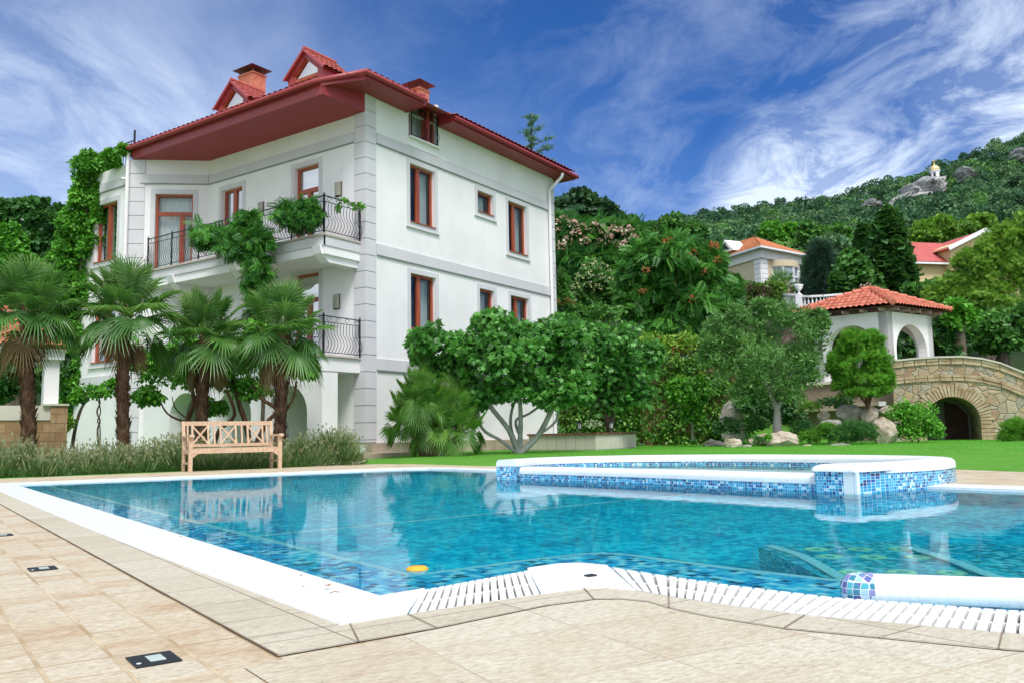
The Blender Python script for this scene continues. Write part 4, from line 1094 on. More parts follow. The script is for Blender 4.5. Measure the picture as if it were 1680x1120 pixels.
# ------------------------------------------------------------------ FAN PALMS
MT['palmleaf'] = leafmat('fan_palm_leaf', (.025, .08, .018), (.07, .18, .035), (.22, .33, .10), .35, .3, .55)
MT['chamleaf'] = leafmat('dwarf_palm_leaf', (.05, .14, .02), (.11, .26, .035), (.21, .38, .07), .38, .32, .5)
MT['palmbark'] = stone_like('fibrous_palm_bark', [(.05, .028, .02), (.14, .075, .05), (.27, .17, .11)], 9, .95, .8, 50, .03, .1, (1, 1, .5))
MT['petiole'] = stone_like('palm_leaf_stalk', [(.16, .22, .05), (.22, .27, .08)], 5, .6, 0)
def fan(L, base, d, petl, rad, nseg, tint, droop, spread=2.5, w=.05, face=.25):
    """one fan frond: stalk from base along d, blade of folded segments"""
    d = unit(np.array(d)); s = np.cross(d, (0, 0, 1.)); s = s/(np.linalg.norm(s)+1e-6); n = np.cross(s, d)
    h = base+d*petl+np.array([0, 0, -.10*petl*petl*(1-abs(d[2]))])
    V = []; Fc = []; T = []
    # stalk
    b = 0; ww = .012
    V += [base-s*ww, base+s*ww, h+s*ww*.7, h-s*ww*.7]; Fc.append((0, 1, 2, 3)); T += [.75]*4
    # blade plane tips down a little from the stalk
    dd = unit(unit(d+np.array([0, 0, -.35*droop]))*(1-face)+np.array([0, 0, 1. if d[2] > .05 else -1.])*face+s*rng.normal()*.25); s = unit(s-dd*np.dot(s, dd)); nn = np.cross(s, dd)
    for i in range(nseg):
        a = (i/(nseg-1)-.5)*2*spread; dirv = dd*cos(a)+s*sin(a); sd = np.cross(nn, dirv)
        Ln = rad*(.72+.28*cos(a*.55))*rng.uniform(.9, 1.08); fold = .018+.012*(i % 2)
        m1 = h+dirv*Ln*.5+nn*.05*abs(sin(a))-np.array([0, 0, .10*droop*Ln]); tip = h+dirv*Ln-np.array([0, 0, Ln*(.25*droop+.5*droop*rng.uniform(.1, 1.))])+nn*.07*abs(sin(a))
        q = len(V); wi = w*.5*rad/.55
        V += [h, m1-sd*wi+nn*fold, m1-nn*fold*.4, m1+sd*wi+nn*fold, tip]; Fc += [(q, q+1, q+2), (q, q+2, q+3), (q+1, q+4, q+2), (q+2, q+4, q+3)]
        tt_ = tint+rng.normal()*.08; T += [tt_-.05, tt_, tt_-.06, tt_, tt_+.12]
    L.raw(np.array(V), Fc, np.array(T))
def palm(name, label, base, top, r0, rad, nfr, group, seed, mat='palmleaf', petl=.62, nseg=34, w=.05):
    base = np.array(base); top = np.array(top); th = thing(name, label, 'palm', tuple(base), 0, group)
    H = top[2]-base[2]; mb = MB(); n = 22; path = []
    for i in range(n+1):
        f = i/n; path.append(base+(top-base)*f+np.array([.04*sin(f*5+seed), .04*cos(f*4+seed), 0]))
    mb.tube(path, [r0*(1.05-.12*i/n)*(1+random.uniform(-.06, .06)) for i in range(n+1)], 12)
    for k in range(int(170*H)):                                         # old leaf bases and fibre
        f = random.random()**.9; c = base+(top-base)*f+np.array([.04*sin(f*5+seed), .04*cos(f*4+seed), 0]); a = random.uniform(0, 2*pi); rr = r0*(1.02-.12*f)
        o = np.array([cos(a), sin(a), 0]); t_ = np.array([-sin(a), cos(a), 0]); ln = random.uniform(.09, .2); w_ = random.uniform(.018, .04); e = random.uniform(.02, .07)
        mb.face([c+o*rr*.95-t_*w_, c+o*rr*.95+t_*w_, c+o*(rr+e)+t_*w_*.5+Zv*ln, c+o*(rr+e)-t_*w_*.5+Zv*ln])
    shift(mb, base).build('trunk', MT['palmbark'], th)
    L = Leaves()
    for i in range(nfr):
        f = (i+.5)/nfr; el = 1.35-1.85*f+rng.normal()*.14; az = i*2.39996+seed+rng.normal()*.15
        d = np.array([cos(el)*cos(az), cos(el)*sin(az), sin(el)])
        t0 = .62-.28*f
        fan(L, top+np.array([0, 0, .12-.3*f])+np.array([cos(az), sin(az), 0])*r0*.5, d, petl*rng.uniform(.85, 1.15), rad*rng.uniform(.88, 1.08), nseg, np.clip(t0+rng.normal()*.14, .05, .95), .15+.8*f, w=w)
    L.build('crown', MT[mat], th, base)
    if nseg > 20:
        D = Leaves()
        for i in range(5):
            az = rng.uniform(0, 2*pi); el = rng.uniform(-1.2, -.75); fan(D, top-np.array([0, 0, .3]), np.array([cos(el)*cos(az), cos(el)*sin(az), sin(el)]), petl*.8, rad*rng.uniform(.6, .85), 24, rng.uniform(.3, .8), 1.3, 2.0, .03)
        D.build('dead_frond', MT['deadleaf'], th, base)
    return th
MT['deadleaf'] = leafmat('dry_palm_frond', (.09, .06, .03), (.17, .12, .06), (.26, .20, .11), .8, .1, .1)
PG = 'fan palms in a row behind the lavender'
palm('fan_palm', 'tall fan palm at the far left in front of the tiled pavilion', (*at(45, 735, 18.0)[:2], .02), at(46, 512, 18.0), .135, .66, 30, PG, 1, w=.034)
palm('fan_palm', 'fan palm with a bare brown trunk below the balcony door', (*at(200, 730, 18.6)[:2], .02), at(207, 512, 18.6), .12, .64, 30, PG, 2, w=.034)
palm('fan_palm', 'fan palm standing directly behind the teak bench', (*at(332, 735, 20)[:2], .02), at(336, 553, 20), .135, .64, 30, PG, 3, w=.034)
palm('fan_palm', 'fan palm at the right end of the row, by the bench armrest', (*at(462, 735, 19.6)[:2], .02), at(464, 545, 19.6), .13, .68, 31, PG, 4, w=.034)
# dwarf palm clump
cb = at(716, 742, 22.4); cb[2] = .1
dp = thing('dwarf_palm', 'bushy dwarf palm with several short stems in front of the villa wall', 'palm', tuple(cb))
L = Leaves()
mb = MB()
for k, (px, py, r0) in enumerate(((690, 655, .13), (738, 668, .13), (715, 700, .15), (668, 690, .09), (755, 700, .08))):
    top = at(px, py, 22.4+random.uniform(-.35, .35)); bs = cb+(top-cb)*np.array([.45, .45, 0]); path = [bs+(top-bs)*f+Zv*.0 for f in np.linspace(0, 1, 8)]
    mb.tube([p for p in path], [r0*(1.1-.2*i/7) for i in range(8)], 10)
    for q in range(110):
        f = random.random(); c = bs+(top-bs)*f; a = random.uniform(0, 2*pi); o = np.array([cos(a), sin(a), 0]); t_ = np.array([-sin(a), cos(a), 0]); rr = r0*(1.1-.2*f)
        mb.face([c+o*rr*.9-t_*.03, c+o*rr*.9+t_*.03, c+o*(rr+.05)+t_*.015+Zv*.13, c+o*(rr+.05)-t_*.015+Zv*.13])
    nfr = (70, 56, 36, 34, 28)[k]
    for i in range(nfr):
        f = (i+.5)/nfr; el = math.asin(1-1.55*f)+rng.normal()*.1; az = i*2.39996+k
        d = np.array([cos(el)*cos(az), cos(el)*sin(az), sin(el)])
        fan(L, top+np.array([0, 0, .1-.25*f]), d, .42*rng.uniform(.45, 1.35), .40*rng.uniform(.9, 1.2), 20, np.clip(.55-.2*f+rng.normal()*.2, .05, .95), .10+.3*f, 2.0, .036, .55)
shift(mb, cb).build('trunk', MT['palmbark'], dp); L.build('crown', MT['chamleaf'], dp, cb)

# ------------------------------------------------------------------ LAVENDER
MT['lavender'] = leafmat('lavender_foliage', (.035, .075, .022), (.085, .155, .05), (.23, .23, .13), .8, .25, .1)
def lavender(name, label, px0, px1, hfun, d0, n, depth=1.25):
    L = Leaves(); px = px0
    while px < px1:
        y = np.interp(px, [-60, 0, 300, 440, 575], [786.5, 783, 771.5, 766.5, 762]); g = gnd(px, y, 0.); s, t = to_st(g[0], g[1])
        for row in range(4):
            tt_ = t+.02+row*.34+rng.normal()*.05; ss_ = s*tt_/t+rng.normal()*.12; h = hfun(px)*(.62, .85, 1., .95)[row]*rng.uniform(.85, 1.12)
            r = rng.uniform(.24, .36); c = st(ss_, tt_, h-r*1.05); ti = np.clip(.34+rng.normal()*.11, .1, .6)
            m = 210; d = sphere_pts(m); d[:, 2] = np.where(d[:, 2] < -.35, -d[:, 2], d[:, 2]); P_ = c+d*np.array([r, r, r])*rng.uniform(.3, .95, (m, 1))
            ax = unit(d+rng.normal(size=(m, 3))*.35+np.array([-.12, 0, .55])); L.add('blade', P_, ax, rng.normal(size=(m, 3)), rng.uniform(.12, .24, m), np.clip(ti+rng.normal(size=m)*.13, 0, 1))
            if row < 2:                                              # skirt down to the ground
                m = 120; P_ = st(ss_, tt_-.05, 0)+np.stack([rng.normal(size=m)*.2, rng.normal(size=m)*.16, rng.uniform(0, max(.1, h-r), m)], 1)
                L.add('blade', P_, unit(np.stack([rng.normal(size=m)*.5, rng.normal(size=m)*.5-.3, np.ones(m)*.8], 1)), rng.normal(size=(m, 3)), rng.uniform(.12, .22, m), np.clip(ti-.05+rng.normal(size=m)*.12, 0, 1))
            m = 20+int(rng.integers(0, 22)); d = sphere_pts(m); d[:, 2] = abs(d[:, 2]); lean = rng.normal(size=2)*.2
            P_ = c+d*r*.8; ax = unit(d*.55+np.array([lean[0]-.1, lean[1], .8])+rng.normal(size=(m, 3))*.15); ln = rng.uniform(.2, .38, m)
            L.add('grass', P_, ax, rng.normal(size=(m, 3)), ln, np.clip(.72+rng.normal(size=m)*.1, 0, 1))
            L.add('diamond', P_+ax*ln[:, None]*.9, ax, rng.normal(size=(m, 3)), .07, np.clip(.88+rng.normal(size=m)*.1, 0, 1))
        px += rng.uniform(.19, .33)/t*F
    tag(L.build(name, MT['lavender']), label, 'lavender', kind='stuff')
lavender('lavender_hedge', 'long bed of grey green lavender going to seed behind the bench', -60, 575, lambda p: .42+.06*sin(p*.05)+.05*sin(p*.021+2)+(.12 if p > 480 else 0)*(1 if p < 552 else .4), 0, 34000)

# ------------------------------------------------------------------ generic tree
def tree(name, label, cat, basepx, depth, lobes, leafmat_, templ, size, sub, n, trunk=(), tr=(.12, .05), bark=None, tint=.5, group=None, base_z=None, crown_name='crown', extra=None, zdepth=.85, **kw):
    b = at(basepx[0], basepx[1], depth); b[2] = base_z if base_z is not None else b[2]
    th = thing(name, label, cat, tuple(b), 0, group); L = Leaves()
    lb = lobes_px(depth, lobes, zdepth)
    crown(L, lb, sub, n, templ, size, tint, **kw)
    if extra: extra(L, lb)
    if trunk:
        mb = MB()
        for pl in trunk:
            r0, r1 = (pl[-1] if isinstance(pl[-1], tuple) and len(pl[-1]) == 2 and pl[-1][0] < 3 else tr)
            pts = [q for q in pl if not (len(q) == 2 and q[0] < 3)]
            P_ = [at(q[0], q[1], depth+(q[2] if len(q) > 2 else 0)) for q in pts]
            limb(mb, P_, r0, r1, 8)
        shift(mb, b).build('trunk', bark or MT['bark'], th)
    L.build(crown_name, leafmat_, th, b)
    return th
MT['bark'] = stone_like('grey_brown_bark', [(.06, .045, .035), (.13, .10, .08), (.2, .17, .14)], 7, .9, .7, 40, .02, .1, (1, 1, .35))
MT['figbark'] = stone_like('smooth_grey_fig_bark', [(.22, .22, .21), (.33, .33, .32), (.42, .42, .40)], 5, .85, .4, 30, .015, .15, (1, 1, .4))
MT['redbark'] = stone_like('red_brown_bark', [(.08, .035, .025), (.16, .08, .055), (.24, .14, .10)], 6, .9, .6, 40, .02, .1, (1, 1, .35))
MT['figleaf'] = leafmat('fig_leaf', (.022, .09, .016), (.055, .19, .030), (.13, .32, .07), .42, .3, .45)
MT['darkleaf'] = leafmat('dark_broad_leaf', (.012, .048, .014), (.028, .095, .022), (.065, .17, .04), .45, .22, .4)
MT['midleaf'] = leafmat('mid_green_leaf', (.020, .075, .014), (.048, .15, .024), (.11, .25, .05), .5, .28)
MT['brightleaf'] = leafmat('bright_green_leaf', (.030, .12, .010), (.075, .25, .020), (.16, .38, .05), .5, .3)
MT['vineleaf'] = leafmat('ivy_leaf', (.018, .075, .012), (.05, .16, .018), (.15, .28, .04), .45, .25)
MT['oliveleaf'] = leafmat('olive_leaf', (.036, .095, .022), (.085, .195, .045), (.18, .33, .11), .5, .2)
MT['yellowleaf'] = leafmat('lime_green_leaf', (.055, .13, .012), (.13, .26, .025), (.25, .40, .06), .5, .35)
MT['pineleaf'] = leafmat('pine_needles', (.010, .035, .016), (.022, .065, .025), (.05, .11, .04), .6, .15)
MT['bushpine'] = leafmat('green_dwarf_pine_needles', (.05, .14, .012), (.085, .24, .018), (.16, .36, .04), .5, .25)
MT['juniper'] = leafmat('juniper_needles', (.015, .065, .018), (.035, .12, .028), (.09, .24, .03), .55, .2)
MT['blueneedle'] = leafmat('dark_spruce_needles', (.008, .028, .020), (.018, .052, .034), (.045, .09, .06), .6, .15)
MT['sumac'] = leafmat('compound_leaf', (.018, .08, .016), (.042, .16, .024), (.10, .28, .04), .45, .28)
MT['rust'] = leafmat('rust_red_seed_heads', (.22, .05, .02), (.34, .10, .04), (.46, .20, .08), .7, .2)
MT['cream'] = leafmat('cream_blossom', (.30, .30, .13), (.46, .44, .22), (.60, .56, .34), .7, .3)
MT['pinkfl'] = leafmat('pink_blossom', (.38, .18, .15), (.52, .28, .24), (.62, .42, .32), .7, .3)

# the fig in front of the villa
fb = (850, 742)
tree('fig_tree', 'spreading fig tree with a forked pale grey trunk in front of the villa', 'tree', fb, 22.8,
     [(700, 560, 36, 30, -.2), (762, 580, 50, 38), (812, 548, 50, 40), (790, 610, 70, 45, .3), (850, 600, 62, 50, -.5), (905, 575, 48, 48), (915, 620, 45, 42, .3), (740, 620, 42, 40, .4), (870, 640, 50, 32, -.3), (800, 648, 55, 25, .2), (935, 555, 36, 30), (690, 590, 24, 24), (940, 640, 40, 34), (806, 530, 30, 20, .3), (862, 556, 34, 26, .2), (770, 660, 34, 20), (905, 655, 34, 22)],
     MT['figleaf'], 'fig', .17, 26, 34, trunk=[
        [(850, 742), (835, 705), (806, 668), (790, 640, .2), (788, 600, .2), (.085, .04)], [(848, 742), (822, 722), (790, 700), (786, 650, -.1), (800, 590), (.05, .03)], [(852, 742), (854, 700), (853, 660), (845, 610), (.075, .045)],
        [(854, 742), (882, 715), (905, 672), (917, 640), (925, 590), (.085, .04)], [(856, 720), (846, 690, .3), (868, 678, .3), (900, 655, .4), (.045, .028)], [(884, 712), (912, 690), (918, 655, .2), (.04, .025)], [(850, 735), (838, 700, .3), (843, 662, .4), (870, 620, .3), (.05, .03)]],
     bark=MT['figbark'], tint=.5, base_z=.08, frac=(.28, .45), ptv=.17, rnd=.5, droop=.35)
tree('fig_tree', 'second leafy fig growing in the walled bed at the villa corner', 'tree', (998, 705), 26.5,
     [(960, 560, 60, 45), (1010, 575, 60, 45), (1050, 600, 42, 42), (985, 620, 70, 45), (1040, 645, 40, 38), (960, 640, 45, 40), (920, 545, 40, 30), (1000, 660, 50, 30, .4), (1072, 580, 20, 22)],
     MT['figleaf'], 'fig', .17, 26, 34, trunk=[[(1000, 705), (995, 680), (975, 640), (960, 600), (.12, .05)], [(1001, 705), (1010, 665), (1030, 620), (.1, .04)], [(999, 690), (992, 650, .3), (1000, 600), (.07, .04)]],
     bark=MT['bark'], tint=.45, frac=(.28, .45), ptv=.17, rnd=.5, droop=.35)

# ---- planting between palms and villa
tree('orange_tree', 'leafy tree with curved brown branches behind the bench', 'tree', (400, 735), 21.6,
     [(395, 600, 48, 38), (440, 585, 42, 40, .3), (480, 600, 36, 32), (370, 570, 45, 38), (425, 545, 38, 28), (505, 612, 22, 14), (410, 640, 40, 22), (360, 625, 36, 24)],
     MT['brightleaf'], 'oval', .12, 16, 40, trunk=[[(412, 735), (402, 690), (393, 665), (388, 640), (375, 600), (.075, .05)], [(415, 735), (440, 690, .1), (455, 672, .1), (425, 650), (410, 620), (.06, .04)], [(470, 672), (482, 650), (486, 625), (.04, .03)], [(455, 672, .1), (470, 672), (.045, .04)]],
     bark=MT['redbark'], tint=.4, base_z=.05, frac=(.3, .5), droop=.6)
tree('persimmon_tree', 'leafy tree with bare crooked lower branches left of the bench', 'tree', (300, 735), 21.2,
     [(255, 610, 40, 36), (290, 580, 45, 40), (240, 655, 30, 18, -.2), (310, 620, 35, 30), (225, 590, 30, 38), (330, 600, 30, 34), (350, 670, 22, 16)],
     MT['brightleaf'], 'oval', .11, 18, 44, trunk=[[(298, 735), (303, 700), (318, 660), (310, 620), (.07, .04)], [(330, 694, -.1), (300, 690), (275, 678), (262, 655), (258, 635), (.035, .015)], [(318, 694), (290, 672, .1), (282, 650), (.02, .012)], [(350, 735), (360, 705), (385, 680), (372, 640), (.06, .04)]],
     bark=MT['redbark'], tint=.4, base_z=.05, frac=(.3, .5), droop=.7)
tree('climbing_vine', 'small climbing plant with a twisted bare stem near the white pavilion column', 'climber', (160, 735), 21.8,
     [(150, 645, 30, 15), (178, 642, 24, 16), (128, 655, 14, 10), (195, 632, 16, 14)], MT['brightleaf'], 'oval', .11, 12, 22,
     trunk=[[(162, 735), (160, 705), (164, 690), (159, 675), (164, 660), (160, 645), (.025, .018)], [(164, 735), (164, 700), (160, 690), (165, 675), (161, 655), (.018, .014)], [(118, 735), (124, 700), (134, 668), (150, 645), (.05, .03)]], bark=MT['bark'], base_z=.05)
# wisteria climbing to the upper balcony
wb = at(425, 735, 24.2); 
tree('wisteria', 'dense wisteria climbing from the garden onto the upper balcony rail', 'climber', (425, 735), 23.9,
     [(355, 383, 36, 20, .9), (398, 385, 30, 32, .4), (425, 400, 26, 34), (385, 412, 34, 20, .3), (420, 440, 26, 30), (424, 480, 22, 34), (340, 395, 22, 12, 1.2), (410, 360, 16, 12, .3), (425, 510, 18, 26)],
     MT['sumac'], 'pinnate', .26, 20, 18, trunk=[[(428, 735), (432, 640), (424, 560), (428, 480), (420, 420), (.06, .035)]], bark=MT['bark'], tint=.42, base_z=.05, droop=.9, frac=(.28, .45), rnd=.8)
tree('potted_wisteria', 'bushy dark green creeper hanging over the right part of the upper balcony rail', 'climber', (500, 385), 23.4,
     [(470, 352, 26, 24, .5), (502, 345, 26, 22), (490, 366, 32, 14, .2), (515, 355, 14, 20, -.1)], MT['sumac'], 'pinnate', .24, 20, 18, trunk=[[(500, 386), (498, 365), (490, 345), (.03, .02)]], bark=MT['bark'], tint=.38, droop=.9, frac=(.28, .45), rnd=.8)
tree('creeper', 'thin trailing creeper on the short side of the upper balcony rail', 'climber', (590, 370), 23.9,
     [(565, 330, 8, 6), (580, 340, 10, 6, .1), (592, 340, 7, 7, .2), (556, 345, 5, 10)], MT['brightleaf'], 'oval', .09, 6, 8, trunk=[[(592, 372), (590, 345), (570, 330), (556, 350), (.008, .005)]], bark=MT['bark'])
# creeper smothering the wing
tree('ivy_creeper', 'thick bright creeper covering the left corner of the villa up to its terrace', 'climber', (130, 735), 29.5,
     [(205, 247, 14, 8, -1.0), (180, 262, 20, 16, -.8), (150, 275, 34, 26), (140, 320, 26, 40), (128, 370, 34, 40), (115, 420, 36, 40), (145, 400, 26, 50), (105, 470, 36, 36), (130, 480, 36, 50), (125, 560, 30, 50), (130, 620, 26, 46), (118, 680, 22, 46), (85, 445, 22, 30), (160, 340, 10, 40)],
     MT['brightleaf'], 'oval', .125, 34, 90, trunk=[[(128, 735), (132, 620), (130, 480), (140, 360), (150, 285), (.07, .03)]], bark=MT['bark'], tint=.45, base_z=.05, droop=.7, frac=(.22, .4), zdepth=.6)
tree('clipped_bush', 'small yellow green bush at the foot of the stone pier', 'bush', (112, 712), 21.6, [(112, 697, 12, 16)], MT['yellowleaf'], 'oval', .07, 14, 30, base_z=.02)
# ------------------------------------------------------------------ LEFT PAVILION
MT['sandstone'] = brick_mat('ochre_sandstone_blocks', (.34, .20, .10), (.46, .31, .17), (.22, .15, .09), 1.1, .42, .24, .012)
def flagstone(name, sc, cols, mort=(.42, .36, .27)):
    m, nt, b, _ = newmat(name); N = NT(nt); c = N.coord()
    c2 = N.vmath('ADD', c, N.vmath('MULTIPLY', N.n('ShaderNodeTexNoise', ins={'Scale': 2.2, 'Detail': 3.}).outputs[1], (.25, .25, .25)))
    v = N.n('ShaderNodeTexVoronoi', ins={'Scale': sc}); N.L(c2, v.inputs[0]); e = N.n('ShaderNodeTexVoronoi', feature='DISTANCE_TO_EDGE', ins={'Scale': sc}); N.L(c2, e.inputs[0])
    sx = N.n('ShaderNodeSeparateColor'); N.L(v.outputs['Color'], sx.inputs[0])
    k = N.ramp(sx.outputs[0], [(i/(len(cols)-1), q) for i, q in enumerate(cols)])
    k = N.mix(N.ramp(N.noise(c, 7, 6, .7), [(.4, (0, 0, 0)), (.8, (.8, .8, .8))]), k, (.22, .15, .10))
    edge_ = N.ramp(e.outputs[0], [(.012, (1, 1, 1)), (.035, (0, 0, 0))])
    N.L(N.mix(edge_, k, mort), b.inputs['Base Color']); b.inputs['Roughness'].default_value = .9
    h = N.math('ADD', N.math('MULTIPLY', N.ramp(e.outputs[0], [(.0, (0, 0, 0)), (.09, (1, 1, 1))]), 1.), N.math('MULTIPLY', N.noise(c, 18, 6, .7), .5))
    N.L(N.bump(h, .8, .05), b.inputs['Normal']); return m
STC = [(.33, .20, .12), (.42, .31, .19), (.48, .42, .30), (.38, .36, .30), (.50, .36, .20), (.44, .40, .33)]
MT['flag'] = flagstone('coloured_flagstone_wall', 3.5, STC)
MT['coursed'] = brick_mat('coursed_ochre_stone', (.36, .25, .15), (.50, .40, .27), (.20, .15, .10), 1., .55, .16, .014)
pvd = 21.3
pc = at(98, 665, pvd); pv = thing('pavilion', 'open garden pavilion with a red tiled roof and square white column', 'pavilion', (float(pc[0]), float(pc[1]), 0.), YAW*0+PRZ+.02)
def PV(px, py, d=pvd):  # local coordinates of a photo point
    p = at(px, py, d)-np.array([pc[0], pc[1], 0]); a = -(PRZ+.02); return np.array([p[0]*cos(a)-p[1]*sin(a), p[0]*sin(a)+p[1]*cos(a), p[2]])
c0, c1 = PV(71, 600), PV(98, 600); zt = PV(85, 588)[2]; zb = PV(85, 665)[2]
w = c1[0]-c0[0]
mb = MB(); mb.box(c0[0], c1[0], -.1, .28, zb, zt); mb.build('column', MT['trim_white'], pv)
ze0, ze1 = PV(105, 590)[2], PV(105, 573)[2]; xe = PV(106, 580)[0]
mb = MB(); mb.box(-5, xe, -.25, .05, ze0, ze1); mb.box(xe-.35, xe, .05, 4.5, ze0, ze1); mb.box(-5, xe+.03, -.29, .05, ze1-.06, ze1+.0); mb.build('eave_beam', MT['trim_white'], pv)
mb = MB(); sl_ = .80; e0 = np.array([-5, -.42, ze1+.02]); e1 = np.array([xe+.12, -.42, ze1+.02])
hip_sheet(mb, e0, e1, (0, 1, sl_), 3.1, 0, .78)
hip_sheet(mb, e1, e1+np.array([0, 4.6, 0]), (-1, 0, sl_), 2.4, .78, .78)
mb.build('roof', MT['terra'], pv)
# parapet and stone pier in front
zp0, zp1 = PV(75, 690)[2], PV(75, 667)[2]
mb = MB(); mb.box(-5, PV(76, 680)[0], -.55, -.40, zp0, zp1); mb.build('parapet', MT['beige'], pv)
mb = MB(); mb.box(-5, PV(75, 700)[0], -.52, -.35, 0, zp0); mb.box(PV(73, 700)[0], PV(103, 700)[0], -.60, -.15, 0, zp1); mb.build('pier', MT['sandstone'], pv)
mb = MB(); mb.box(PV(59, 700)[0], PV(105, 700)[0], -.64, -.1, zp1, zp1+.045); mb.build('cap_stone', MT['beige'], pv)

# ------------------------------------------------------------------ PLANTER at the villa corner
pd = 25.
A1_, A2_, A3_ = gnd(872, 739.5, .05), gnd(978, 742, .05), gnd(1044, 734.5, .05)
def on_depth(px, py, ref):
    s, t = to_st(ref[0], ref[1]); return at(px, py, t*float(np.hypot(*FW[:2])) if 0 else (np.dot(np.array([ref[0], ref[1], .05])-CAM, FW)))
q1, q2, q3 = at(868, 742, 26.6), at(978, 742, 24.6), at(1044, 735, 27.6)
for q in (q1, q2, q3): q[2] = 0.
pl = thing('raised_planter', 'long raised planter clad in cream stone with a brown coping', 'planter', (float(q2[0]), float(q2[1]), 0.))
hz = at(978, 709, 24.6)[2]; q4 = q1+(q3-q2); 
mb = MB(); mb.prism([q-np.array([q2[0], q2[1], 0]) for q in (q1, q2, q3, q4)], (0, 0, hz-.06)); mb.build('planter_wall', MT['beige'], pl)
mb = MB(); 
def rimq(q, k):
    c = (q1+q2+q3+q4)/4; d = q-c; return c+d*k-np.array([q2[0], q2[1], 0])
o_ = [rimq(q, 1.03) for q in (q1, q2, q3, q4)]; mb.prism([p+Zv*(hz-.058) for p in o_], (0, 0, .062)); mb.build('coping', MT['redbark'], pl)
mj = MB()
for (a, b_, n) in ((q1, q2, 7), (q2, q3, 3)):
    d = (b_-a)/n; nn_ = unit(np.cross(d, Zv)); nn_ = nn_ if np.dot(nn_, CAM-a) > 0 else -nn_
    for i in range(1, n): p = a+d*i-np.array([q2[0], q2[1], 0]); mj.obox(p-unit(d)*.006+Zv*.02, unit(d)*.012, nn_*.004, Zv*(hz-.1))
    p = a-np.array([q2[0], q2[1], 0]); mj.obox(p+Zv*.12, d*n, nn_*.004, Zv*.012)
mj.build('panel_joint', MT['groove'], pl)
mb = MB(); c_ = (rimq(q1, .5)+rimq(q3, .5))/2; 
# garden lanterns standing on the planter
for k, (px, lb_) in enumerate(((951, 'small black garden lantern on the planter, near the villa wall'), (1003, 'small black garden lantern on the planter, right of the fig trunk'))):
    b_ = at(px, 702, 26.2); b_[2] = hz
    t = thing('garden_lantern', lb_, 'lantern', tuple(b_), .4, 'lanterns on the planter')
    mb = MB(); mb.lathe([(.06, 0), (.06, .02), (.02, .03), (.015, .12), (.05, .14)], n=10); mb.build('base', MT['iron'], t)
    mb = MB(); mb.lathe([(.055, .14), (.075, .30)], n=6, sm=False); mb.build('lamp_glass', MT['lampglass'], t)
    mb = MB(); mb.lathe([(.10, .295), (.10, .305), (.04, .37), (.012, .385), (.012, .41), (0, .415)], n=6, sm=False)
    for i in range(6): a = 2*pi*i/6; mb.bar((.057*cos(a), .057*sin(a), .14), (.077*cos(a), .077*sin(a), .30), .01, .01)
    mb.build('lantern_frame', MT['iron'], t)
tree('hydrangea', 'small pale leafed plant between the two garden lanterns', 'plant', (975, 702), 26.0, [(973, 696, 15, 7)], leafmat('variegated_leaf', (.10, .18, .07), (.22, .3, .16), (.42, .46, .32)), 'oval', .09, 8, 14)
# bed kerb behind
# ------------------------------------------------------------------ IVY WALL, terraces
iw = thing('ivy_wall', 'tall garden wall completely covered with ivy behind the lawn', 'ivy wall', tuple(st(6.5, 32.4, 0)))
io_ = st(6.5, 32.4, 0)
mb = MB()
def stbox(mb, s0, s1, t0, t1, z0, z1):
    P_ = [st(s0, t0), st(s1, t0), st(s1, t1), st(s0, t1)]; mb.prism([p+Zv*z0 for p in P_], (0, 0, z1-z0))
stbox(mb, 1.2, 8.6, 32.6, 33.2, 0, 3.3); shift(mb, io_).build('wall', MT['sandstone'], iw)
L = Leaves()
for k in range(520):
    s = rng.uniform(1.1, 8.9); z = rng.uniform(0.05, 3.5); c = st(s, 32.5+rng.uniform(-.12, .1), z)
    puff(L, c, (.34, .34, .28), 46, 'oval', .13, np.clip(.42+rng.normal()*.16+.06*z, .05, .95), up=.3, droop=.8)
L.build('foliage', MT['vineleaf'], iw, io_)
# bamboo screen and creeper above the wall
bs = thing('bamboo_screen', 'weathered bamboo screen fence above the ivy wall', 'fence', tuple(st(8.2, 34.2, 3.2))); o_ = st(8.2, 34.2, 3.2)
mb = MB(); 
for i in range(110):
    s = 4.4+i*.045; p = st(s, 34.2+random.uniform(-.01, .01), 2.9); mb.tube([p, p+Zv*(1.1+random.uniform(-.04, .04))], .02, 5)
shift(mb, o_).build('bamboo_cane', stone_like('weathered_bamboo', [(.12, .09, .08), (.22, .18, .15)], 4, .8, .2), bs)
vt = thing('virginia_creeper', 'yellow green creeper with red tips along the top of the bamboo screen', 'climber', tuple(o_)); L = Leaves()
for k in range(80):
    s = rng.uniform(5.0, 10.2); puff(L, st(s, 34.0+rng.uniform(-.2, .2), 4.05+rng.uniform(-.25, .3)), (.35, .3, .22), 40, 'oval', .13, np.clip(.55+rng.normal()*.2, .05, .95))
L.build('foliage', MT['yellowleaf'], vt, o_)
L = Leaves()
for k in range(12): puff(L, st(rng.uniform(6, 9.8), 33.9, 4.1+rng.uniform(-.3, .2)), (.2, .2, .12), 12, 'oval', .12, .5)
L.build('red_leaves', MT['rust'], vt, o_)

